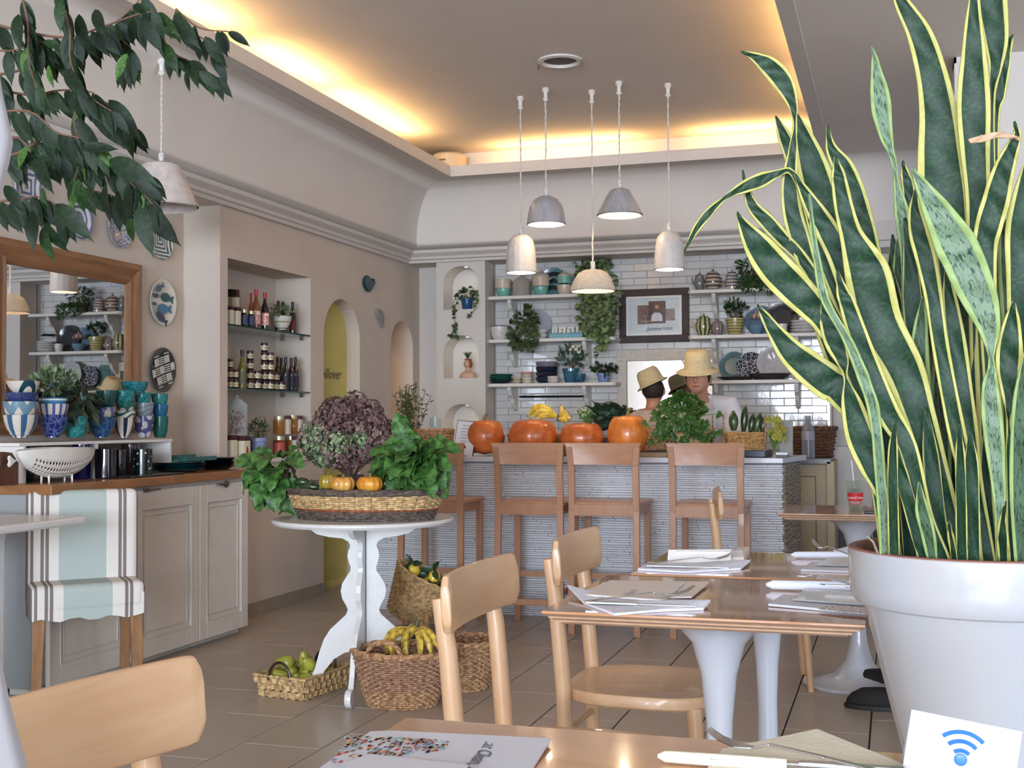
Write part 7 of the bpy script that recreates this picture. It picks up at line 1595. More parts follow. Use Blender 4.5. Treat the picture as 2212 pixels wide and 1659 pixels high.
def striped():
    f0 = onZ(88, 1520, 0); f1 = onZ(290, 1500, 0); c = (f0 + f1) / 2; d = (f1 - f0).normalized(); rz = math.atan2(d.y, d.x); L = (f1 - f0).length
    t = thing('slipcovered_chair', 'armless chair in a pale blue and taupe striped slipcover beside the cabinets', 'chair', (0, 0, 0)); SM = stripe_mat(); OK_ = wood('striped_chair_oak', (168, 124, 82), (130, 92, 58), 'Z', 18, .45)
    w_ = .225; dp = .27
    def cushion(pts, z0, z1, nm, y0, y1, lean=0):
        mb = MB(); nx, nz = 16, 8; g = []
        mb.box((-w_, y0, z0), (w_, y1, z1)); o = mb.build(nm, SM, t, smooth=True, bev=.03)
        o.modifiers['b'].segments = 5; o.rotation_euler = (lean, 0, 0); return o
    cushion(None, .37, .485, 'seat_cover', -.02, dp)
    cushion(None, .42, .858, 'back_cover', dp - .10, dp - .0)
    sk = MB(); n = 40
    path = [(-w_ + .004, dp), (-w_ + .004, -.015), (w_ - .004, -.015), (w_ - .004, dp)]
    for (a, b) in zip(path, path[1:]):
        for k in range(12):
            p = Vector((*a, 0)).lerp(Vector((*b, 0)), k / 12); q = Vector((*a, 0)).lerp(Vector((*b, 0)), (k + 1) / 12); zb0, zb1 = .345 + .008 * math.sin(k * 1.7), .345 + .008 * math.sin((k + 1) * 1.7)
            sk.add([(p.x, p.y, .44), (q.x, q.y, .44), (q.x, q.y, zb1), (p.x, p.y, zb0)], [(0, 1, 2, 3)])
    sk.build('skirt', SM, t, solid=.004, fix=False)
    for sx in (-1, 1):
        MB().bar((sx * (w_ - .025), .02, 0), (sx * (w_ - .035), .03, .38), .038, .038, (0, 1, 0), .05, .05).build('leg', OK_, t, bev=.004)
        MB().bar((sx * (w_ - .045), dp - .01, 0), (sx * (w_ - .045), dp - .06, .38), .034, .034, (0, 1, 0), .046, .046).build('leg', OK_, t, bev=.004)
    t.location = c - Vector((c.x, c.y, 0)).normalized() * .07; t.rotation_euler.z = rz; t.location.z = 0
striped()
def left_table():
    A = onZ(187, 1114, .775); t = thing('white_table', 'white square table cut off by the left edge, in front of the striped chair', 'table', (A.x - .3, A.y - .3, 0)); x1, y1 = A.x, A.y
    MB().box((x1 - .75, y1 - .7, .742), (x1, y1, .775)).build('tabletop', WHITE_S, t, bev=.010)
    MB().box((x1 - .66, y1 - .62, .69), (x1 - .30, y1 - .10, .742)).build('apron', WHITE_S, t, bev=.003)
    for dx in (.335, .66):
        for dy in (.13, .60): MB().box((x1 - dx - .02, y1 - dy - .02, 0), (x1 - dx + .03, y1 - dy + .03, .72)).build('leg', WHITE_S, t, bev=.004)
left_table()
def curtain():
    c = onY(-62, 900, .95); s = mpp(c); rows = [(-420, 90), (-60, 46), (120, 46), (190, 56), (250, 69), (300, 79), (350, 71), (410, 55), (600, 44), (900, 36), (1200, 46), (1430, 62), (1540, 84), (1659, 114), (1900, 150), (2300, 190)]
    pr_ = [(w_ * s, onY(-62, y, .95).z) for y, w_ in rows][::-1]
    return one('curtain', MB().lathe([(r, z - 0) for r, z in pr_], (c.x, c.y, 0), 48, rib=lambda a, j, z: 1 + .02 * math.sin(a * 9)), M('white_curtain', (184, 184, 190), .85, .02, 8), 'white gathered curtain hanging at the extreme left edge', 'curtain', smooth='all')
curtain()
# ================================================================ place settings
PAPER = M('menu_paper', (222, 216, 212), .7, .02, 6); PAPB = M('menu_paper_shiny', (206, 209, 222), .45, .02, 6); NAP = M('paper_napkin', (226, 232, 248), .85, .03, 20, .2, 120); NAPC = M('cream_napkin', (226, 220, 202), .85, .03, 20, .2, 120); NAVYE = M('menu_back', (58, 50, 120), .5)
TZ2 = .7512
def sheet(name, pix, z, th_, mat, label, cat, grp=None, curl=0, parent=None):
    P = [onZ(x, y, z) for x, y in pix]; n = len(P); vs = [p.copy() for p in P] + [p + Vector((0, 0, th_)) for p in P]
    if curl:
        for i, q in enumerate(vs):
            if i % n in curl: q.z += curl[i % n]
    mb = MB().add(vs, [tuple(range(n - 1, -1, -1)), tuple(range(n, 2 * n))] + [(i, (i + 1) % n, n + (i + 1) % n, n + i) for i in range(n)])
    if parent: return mb.build(name, mat, parent)
    o = one(name, mb, mat, label, cat, grp); return o
def rig(name, px0, px1, z, label, cat, grp, up=0, kind='fork', zs=None):
    A = onZ(*px0, z); B = onZ(*px1, z); A.z = z + .004; B.z = z + .004 + up; d = (B - A); L = d.length; d.normalize(); sd = Vector((d.y, -d.x, 0)).normalized()
    t = thing(name, label, cat, A, group=grp)
    if kind == 'fork':
        pts = [A, A + d * L * .3 + Vector((0, 0, .004)), A + d * L * .62 + Vector((0, 0, .007)), A + d * L * .72, A + d * L * .82 - Vector((0, 0, .001))]
        for p, q, w0, w1 in zip(pts, pts[1:], (.009, .007, .005, .008), (.007, .005, .008, .018)): pass
        mb = MB(); ws = [.010, .008, .0055, .009, .020]
        for i in range(4): mb.bar(pts[i], pts[i + 1], ws[i], .0025, (0, 0, 1), ws[i + 1], .002)
        mb.build('handle', STEEL, t, bev=.0006)
        for k in range(4): o = (k - 1.5) * .0052; MB().tube([pts[4] + sd * o - d * .003, A + d * L * .92 + sd * o + Vector((0, 0, .004)), A + d * L + sd * o * .8 + Vector((0, 0, .012 + up * .2))], [.0016, .0014, .0008], 6).build('tine', STEEL, t)
    else:
        MB().bar(A, A + d * L * .48, .010, .006, (0, 0, 1), .012, .006).build('handle', STEEL, t, bev=.0015)
        n0 = A + d * L * .47; MB().prism([(0, -.006), (L * .40, -.008), (L * .53, .004), (L * .5, .006), (0, .006)], lambda a, b: n0 + d * a + sd * b + Vector((0, 0, .0008)), lambda a, b: n0 + d * a + sd * b + Vector((0, 0, -.0008))).build('blade', STEEL, t)
    return t
gm_, gn_, gk_ = 'menus on the plywood tables', 'napkins on the plywood tables', 'cutlery on the plywood tables'
Z = .7505
# middle table, left setting
sheet('menu', [(1300, 1262), (1340, 1257), (1532, 1265), (1494, 1294), (1400, 1294)], Z, .004, PAPER, 'cream menu lying under another, left on the middle table', 'menu', gm_, {2: .006, 3: .002})
o = sheet('menu', [(1248, 1286), (1319, 1257), (1478, 1264), (1433, 1300)], Z + .0065, .004, PAPER, 'cream menu with faint script, on top at the left of the middle table', 'menu', gm_, {2: .003})
a_, b_ = onZ(1352, 1291, Z + .011), onZ(1400, 1266, Z + .011); text_mesh('Healthy...', .03, 'script_lettering', M('script_grey', (150, 146, 150), .7), (a_ + b_) / 2 + Vector((0, 0, .0006)), b_ - a_, Vector((-(b_ - a_).y, (b_ - a_).x, 0)), o, shear=.4, ext=.0002)
sheet('napkin', [(1226, 1283), (1262, 1306), (1327, 1330), (1420, 1322), (1520, 1318), (1535, 1311), (1520, 1303), (1400, 1299), (1310, 1291)], Z, .005, NAP, 'white paper napkin under the cutlery, left on the middle table', 'napkin', gn_, {0: .016, 5: .010})
rig('fork', (1264, 1303), (1500, 1293), Z + .005, 'steel fork with raised tines, left on the middle table', 'fork', gk_, .010); rig('knife', (1264, 1305), (1504, 1313), Z + .005, 'steel knife beside the fork, left on the middle table', 'knife', gk_, 0, 'knife')
# middle table, right setting
m_ = sheet('menu', [(1660, 1310), (1692, 1288), (1930, 1304), (1930, 1333), (1800, 1322)], Z, .005, PAPB, 'white menu with a small town drawing, right on the middle table', 'menu', gm_, {0: .001})
sheet('city_drawing', [(1766, 1316), (1790, 1307), (1900, 1316), (1900, 1329), (1820, 1323)], Z + .0056, .0006, M('town_print', (176, 160, 164), .6, .6, 160, col2=(226, 220, 226)), None, None, parent=m_)
sheet('clear_holder', [(1712, 1297), (1738, 1276), (1930, 1286), (1930, 1313)], Z + .0075, .004, glass('acrylic', (206, 206, 204), .15, .5), 'clear acrylic holder on the white menu, right of the middle table', 'holder', 'acrylic holders')
def roll(px0, px1, z, r, mat, label):
    A = onZ(*px0, z); B = onZ(*px1, z); A.z = B.z = z + r; d = (B - A)
    one('napkin', MB().tube([A, A + d * .06, A + d * .5, B], [r * .3, r * .9, r, r], 12), mat, label, 'napkin', gn_, smooth=True)
roll((1655, 1274), (1900, 1281), Z, .012, NAP, 'rolled white napkin, right on the middle table'); sheet('napkin', [(1740, 1268), (1812, 1254), (1900, 1268), (1900, 1273), (1780, 1272)], Z, .003, NAP, 'pointed white napkin behind the rolled one, middle table', 'napkin', gn_)
rig('fork', (1850, 1269), (1700, 1258), Z + .02, 'steel fork pointing up over the rolled napkin, middle table', 'fork', gk_, .018); rig('knife', (1880, 1272), (1770, 1266), Z + .02, 'steel knife behind the rolled napkin, middle table', 'knife', gk_, .0, 'knife')
# third table
Z3 = .7505
o = thing('menu', 'folded cream menu standing on edge, left on the third table', 'menu', onZ(1508, 1216, Z3), group=gm_)
A = onZ(1441, 1218, Z3); B = onZ(1578, 1217, Z3); MB().prism([(0, 0), (.022, .036), (.026, .036), (.006, 0)], lambda u, v: A + Vector((0, u, v)), lambda u, v: B + Vector((0, u, v))).build('cover', PAPER, o); MB().prism([(.026, .034), (.075, 0), (.07, 0), (.022, .034)], lambda u, v: A + Vector((.02, u, v)), lambda u, v: B + Vector((.03, u, v))).build('cover', PAPER, o)
sheet('menu', [(1578, 1213), (1596, 1191), (1618, 1190), (1607, 1213)], Z3, .012, PAPER, 'cream menu lying open behind the folded one, third table', 'menu', gm_)
sheet('napkin', [(1378, 1232), (1400, 1218), (1500, 1219), (1600, 1218), (1621, 1221), (1600, 1231), (1480, 1238)], Z3, .005, NAP, 'white paper napkin under the cutlery, left on the third table', 'napkin', gn_, {4: .010})
rig('fork', (1396, 1222), (1585, 1216), Z3 + .005, 'steel fork with raised tines, left on the third table', 'fork', gk_, .012); rig('knife', (1396, 1225), (1580, 1230), Z3 + .005, 'steel knife beside the fork, left on the third table', 'knife', gk_, 0, 'knife')
roll((1709, 1206), (1870, 1207), Z3, .010, NAP, 'rolled white napkin, right on the third table'); sheet('napkin', [(1800, 1199), (1832, 1190), (1880, 1199), (1880, 1203)], Z3, .014, NAP, 'pointed napkin behind the rolled one, third table', 'napkin', gn_)
rig('fork', (1840, 1203), (1755, 1196), Z3 + .017, 'steel fork pointing up over the rolled napkin, third table', 'fork', gk_, .02)
sheet('menu', [(1730, 1234), (1752, 1217), (1900, 1221), (1900, 1240)], Z3, .005, PAPB, 'white menu, right on the third table', 'menu', gm_); sheet('clear_holder', [(1762, 1222), (1790, 1208), (1900, 1210), (1900, 1226)], Z3 + .0072, .004, MATS['acrylic'], 'clear acrylic holder on the white menu, third table', 'holder', 'acrylic holders')
# near table: big illustrated menu
mn = sheet('menu', [(680, 1672), (800, 1585), (845, 1583), (1190, 1607), (1140, 1680)], Z, .003, PAPB, 'large white menu with a coloured town drawing on the nearest table', 'menu', gm_, {3: .004})
rr = random.Random(5); cols = [(150, 160, 180), (186, 60, 56), (200, 190, 180), (110, 130, 170), (170, 140, 120), (120, 110, 110), (210, 160, 90), (150, 180, 190)]
bm_ = {}
for i in range(330):
    u, v = rr.random(), rr.random() ** 1.3
    x = 745 + u * 235 - v * 30; y = 1590 + u * 10 + v * (62 - 40 * u)
    if y > 1659: continue
    c = cols[rr.randrange(8)]; mb = bm_.setdefault(c, MB()); p = onZ(x, y, Z + .0034); s = rr.uniform(.0015, .0038); mb.box((p.x - s * .6, p.y - s, p.z), (p.x + s * .6, p.y + s * 1.6, p.z + .0003))
for c, mb in bm_.items(): mb.build('town_drawing', M('print_%d_%d' % c[:2], c, .6), mn, kind='stuff')
a_, b_ = onZ(1052, 1600, Z + .004), onZ(1020, 1640, Z + .004); d_ = (b_ - a_)
text_mesh('Eat Clean, Feel good', .026, 'script_lettering', M('script_dark', (84, 86, 92), .7), a_ + Vector((0, 0, .0006)), d_, Vector((-d_.y, d_.x, 0)), mn, shear=.45, ext=.0002, align='LEFT')
sheet('menu_flap', [(745, 1650), (800, 1632), (1010, 1656), (1010, 1690), (745, 1690)], Z + .0045, .002, PAPB, None, None, parent=mn)
# near table right: napkin, knife, fork
sheet('napkin', [(1560, 1623), (1765, 1583), (1960, 1659), (1980, 1700), (1500, 1700)], Z, .003, NAPC, 'cream paper napkin folded to a point on the nearest table', 'napkin', gn_, {1: .002})
roll((1421, 1647), (1700, 1668), Z, .0075, NAPC, 'rolled edge of a cream napkin, bottom right on the nearest table')
rig('knife', (1960, 1672), (1480, 1640), Z + .006, 'steel knife across the cream napkin, nearest table', 'knife', gk_, 0, 'knife'); rig('fork', (1900, 1674), (1530, 1612), Z + .012, 'steel fork with its tines up on the cream napkin, nearest table', 'fork', gk_, .004)
# wifi card
def wifi():
    A = onZ(1952, 1672, Z); Yc = A.y; P = lambda x, y: onY(x, y, Yc)
    q = [P(1948, 1700), P(1969, 1533), P(2209, 1580), P(2192, 1720)]; t = thing('wifi_card', 'white standing card with a blue wireless symbol on the nearest table', 'card', (q[0].x, Yc, Z))
    for v in q[:1] + q[3:]: v.z = max(v.z, Z)
    MB().add(q + [v + Vector((0, .003, 0)) for v in q], [(0, 1, 2, 3), (7, 6, 5, 4), (0, 4, 5, 1), (1, 5, 6, 2), (2, 6, 7, 3), (3, 7, 4, 0)]).build('card', M('card_white_paper', (190, 193, 206), .5), t)
    for v in q[1:3]: pass
    MB().add([q[1], q[2], q[3] + Vector((.0, .05, 0)), q[0] + Vector((0, .05, 0))], [(0, 1, 2, 3)]).build('back_flap', MATS['card_white_paper'], t, solid=.001, fix=False)
    c = P(2075, 1640); s = mpp(c); BL = M('wifi_blue', (52, 116, 196), .4, .1, 20); tl_ = .12
    for r in (22, 42, 62): MB().tube([c + Vector((s * r * math.sin(a_), -.0012, s * r * math.cos(a_) - s * 3)) for a_ in [tl_ + (-.72 + 1.44 * k / 12) for k in range(13)]], .0024, 6).build('printed_arc', BL, t, smooth=True)
    MB().ball(c + Vector((0, -.0008, -s * 1)), (.0068, .001, .0068), 16, 8).build('printed_dot', BL, t, smooth='all')
    o = P(2080, 1668)
wifi()
# juice cup on the far table
jc = onZ(1848, 1101, .75); S3 = mpp(jc)
t = thing('juice_cup', 'clear plastic cup of green juice with a red label and a straw', 'cup', jc)
h = 62 * S3; MB().lathe(openprof([(0, 0), (.68, 0), (.72, .04), (1, 1)], 19 * S3, h, .0015), jc, 28).build('cup', glass('cup_plastic', (226, 230, 226), .05, .12), t, smooth=True)
MB().lathe([(0, .003), (12.6 * S3, .003), (17.2 * S3, h * .74), (0, h * .74)], jc, 24).build('juice', M('green_juice', (70, 120, 36), .2, .1, 20), t, smooth=True)
MB().lathe([(14.3 * S3, h * .16), (17.4 * S3, h * .60)], jc, 28).build('red_label', M('label_red', (196, 40, 48), .5), t, smooth='all')
tc_ = jc + Vector((0, -17.0 * S3, h * .42)); vdir = Vector((jc.x, jc.y, 0)).normalized()
text_mesh('Liquid Sun', .0145, 'lettering', WHITE, jc - vdir * (16.6 * S3) + Vector((0, 0, h * .40)), (vdir.y, -vdir.x, 0), (0, 0, 1), t, shear=.3, ext=.0008); text_mesh('fresh bar', .010, 'lettering', WHITE, jc - vdir * (16.0 * S3) + Vector((0, 0, h * .24)), (vdir.y, -vdir.x, 0), (0, 0, 1), t, ext=.0008)
MB().lathe([(0, h * 1.01), (19.5 * S3, h * 1.01), (20 * S3, h * .98)], jc, 28).build('lid', MATS['cup_plastic'], t, smooth=True); MB().tube([jc + Vector((.004, 0, .01)), onY(1839, 994, jc.y)], .0035, 8).build('straw', M('straw_white', (214, 214, 220), .4), t)
c = onZ(1888, 1108, .75); one('phone', MB().box((c.x - .04, c.y - .03, .75), (c.x + .06, c.y + .04, .758)), BLACK, 'black phone lying on the farthest table beside the plant', 'phone', bev=.002)
c = onZ(1882, 1111, .75); one('paper_slip', MB().box((c.x - .03, c.y - .045, .75), (c.x + .05, c.y - .034, .7505)), PAPB, 'small white paper slip in front of the black phone', 'paper')
# ================================================================ snake plant in its big white pot
pcx = onY(2120, 1182, 2.36); PC = Vector((pcx.x, 2.36, 0)); sP = mpp(Vector((PC.x, PC.y, .9)))
zP = lambda y: 1.143 - (y - 906) * sP
pot = thing('planter', 'huge white glazed pot with a terracotta rim at the right, holding the snake plant', 'planter', (PC.x, PC.y, .42))
prof = [(0, 1790), (120, 1790), (130, 1785), (167, 1640), (206, 1480), (243, 1325), (250, 1306), (266, 1300), (274, 1285), (277, 1262), (279, 1200), (278, 1190)]
PGL = M('pot_white_glaze', (180, 180, 182), .24, .04, 3, .04, 8, coat=.4, stretch=(3, 3, .5), col2=(170, 173, 180)); TERR = M('terracotta_rim', (140, 92, 78), .7, .2, 30)
MB().lathe([(r * sP, zP(y)) for r, y in prof] + [(277 * sP, zP(1187))], PC, 72).build('pot', PGL, pot, smooth=True)
MB().lathe([(277.5 * sP, zP(1188)), (275 * sP, zP(1184.5)), (264 * sP, zP(1184)), (258 * sP, zP(1190)), (252 * sP, zP(1230)), (250 * sP, zP(1260))], PC, 72).build('rim', TERR, pot, smooth=True)
MB().lathe([(0, zP(1222)), (252 * sP, zP(1222))], PC, 40).build('soil', SOIL, pot)
one('plinth', MB().box((PC.x - .142, 2.12, 0), (PC.x + .17, 2.72, zP(1790))), PLASTER_COOL, 'white square plinth under the huge pot', 'plinth', bev=.004)
def sans_mat(name, light):
    m = bpy.data.materials.new(name); m.use_nodes = True; nt = m.node_tree; n = nt.nodes; b = n['Principled BSDF']; b.inputs['Roughness'].default_value = .46; b.inputs['Specular IOR Level'].default_value = .3
    uv = n.new('ShaderNodeUVMap'); sp = n.new('ShaderNodeSeparateXYZ'); nt.links.new(uv.outputs[0], sp.inputs[0])
    def mt(op, a, b_=None, c_=None):
        x = n.new('ShaderNodeMath'); x.operation = op
        for i, v in enumerate((a, b_, c_)):
            if v is None: continue
            if isinstance(v, (int, float)): x.inputs[i].default_value = v
            else: nt.links.new(v, x.inputs[i])
        return x.outputs[0]
    def noise_(sc, dist=0, det=4, vec=(1, 1, 1)):
        mp = n.new('ShaderNodeMapping'); mp.inputs['Scale'].default_value = vec; nt.links.new(uv.outputs[0], mp.inputs[0]); z = n.new('ShaderNodeTexNoise'); z.inputs['Scale'].default_value = sc; z.inputs['Detail'].default_value = det; z.inputs['Distortion'].default_value = dist; nt.links.new(mp.outputs[0], z.inputs['Vector']); return z.outputs['Fac']
    def mix(f, a, b_):
        x = n.new('ShaderNodeMix'); x.data_type = 'RGBA'; nt.links.new(f, x.inputs[0])
        for i, v in ((6, a), (7, b_)):
            if isinstance(v, tuple): x.inputs[i].default_value = v
            else: nt.links.new(v, x.inputs[i])
        return x.outputs[2]
    edge = mt('MULTIPLY', mt('ABSOLUTE', mt('SUBTRACT', sp.outputs[0], .5)), 2.0)
    jag = mt('MULTIPLY_ADD', noise_(5, 0, 3, (1, .8, 1)), .10, -.05)
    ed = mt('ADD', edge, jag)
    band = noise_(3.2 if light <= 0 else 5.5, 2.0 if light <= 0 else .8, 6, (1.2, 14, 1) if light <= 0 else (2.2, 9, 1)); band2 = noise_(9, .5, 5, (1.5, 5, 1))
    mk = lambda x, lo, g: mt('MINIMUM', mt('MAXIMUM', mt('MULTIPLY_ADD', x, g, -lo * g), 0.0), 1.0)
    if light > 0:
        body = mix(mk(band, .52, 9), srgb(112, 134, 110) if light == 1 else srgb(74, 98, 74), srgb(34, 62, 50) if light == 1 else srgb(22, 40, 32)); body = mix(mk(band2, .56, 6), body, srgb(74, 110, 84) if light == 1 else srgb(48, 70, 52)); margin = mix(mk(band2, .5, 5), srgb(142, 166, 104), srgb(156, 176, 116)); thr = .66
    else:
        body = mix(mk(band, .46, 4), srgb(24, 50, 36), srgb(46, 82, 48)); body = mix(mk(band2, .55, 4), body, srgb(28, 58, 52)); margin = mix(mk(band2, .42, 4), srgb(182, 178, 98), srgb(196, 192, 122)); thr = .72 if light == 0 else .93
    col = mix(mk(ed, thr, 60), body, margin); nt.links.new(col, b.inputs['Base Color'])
    bp = n.new('ShaderNodeBump'); bp.inputs['Strength'].default_value = .15; bp.inputs['Distance'].default_value = .003; nt.links.new(noise_(30, 0, 3, (6, 1, 1)), bp.inputs['Height']); nt.links.new(bp.outputs[0], b.inputs['Normal']); return m
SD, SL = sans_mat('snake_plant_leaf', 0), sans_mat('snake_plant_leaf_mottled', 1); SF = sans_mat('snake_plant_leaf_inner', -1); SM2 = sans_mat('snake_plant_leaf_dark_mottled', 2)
sp_t = thing('snake_plant', 'tall snake plant with yellow-edged leaves filling the right of the photo', 'plant', (PC.x, PC.y, zP(1222)))
def cr(P, n):
    out = []
    for i in range(len(P) - 1):
        a, b, c, d = P[max(i - 1, 0)], P[i], P[i + 1], P[min(i + 2, len(P) - 1)]
        for k in range(n):
            t = k / n; out.append(tuple(.5 * (2 * b[j] + (c[j] - a[j]) * t + (2 * a[j] - 5 * b[j] + 4 * c[j] - d[j]) * t * t + (3 * b[j] - a[j] - 3 * c[j] + d[j]) * t ** 3) for j in range(len(b))))
    out.append(tuple(P[-1])); return out
def blade(pts, Yt, Yb, mat=SD, fold=.22, edgew=1.0, label=None):
    """pts tip -> base: (px, py, half width px). Yt / Yb: room depth at tip and base. every leaf gets its own depth, width and channel"""
    if pts[-1][1] > 1150:
        pts = list(pts) + [(pts[-1][0] + 2, pts[-1][1] + (34 if pts[-1][0] > 1930 else 8), pts[-1][2] * .9)]; Yb = min(max(Yb, 2.21), 2.5)
    Q = cr([(x, y, w_) for x, y, w_ in pts], 5); n = len(Q); L = [0]
    for a, b in zip(Q, Q[1:]): L.append(L[-1] + math.hypot(a[0] - b[0], a[1] - b[1]))
    P = []
    for i, (x, y, w_) in enumerate(Q): f = L[i] / L[-1]; Y = Yt + (Yb - Yt) * f; P.append(onY(x, y, Y))
    vs = []; fs = []; uvs = []; ks = (-1, -.72, -.4, 0, .4, .72, 1)
    for i, (x, y, w_) in enumerate(Q):
        a = P[max(i - 1, 0)]; b = P[min(i + 1, n - 1)]; d = (b - a).normalized(); v = (EYE - P[i]).normalized(); s = d.cross(v).normalized(); nr = s.cross(d).normalized(); hw = max(w_, .6) * mpp(P[i])
        for k in ks: vs.append(P[i] + s * hw * k - nr * (fold * hw * (1 - k * k)) + nr * .003 * math.sin(i * .9 + k * 2)); uvs.append(((k + 1) / 2, L[i] * .00115))
    m = len(ks)
    for i in range(n - 1):
        for k in range(m - 1): fs.append((i * m + k, i * m + k + 1, (i + 1) * m + k + 1, (i + 1) * m + k))
    o = MB().add(vs, fs).build('leaf', mat, sp_t, smooth='all', fix=False, solid=.0028, label=label); uv = o.data.uv_layers.new(name='UVMap')
    for lp in o.data.loops: uv.data[lp.index].uv = uvs[lp.vertex_index]
    return o
B = 1205
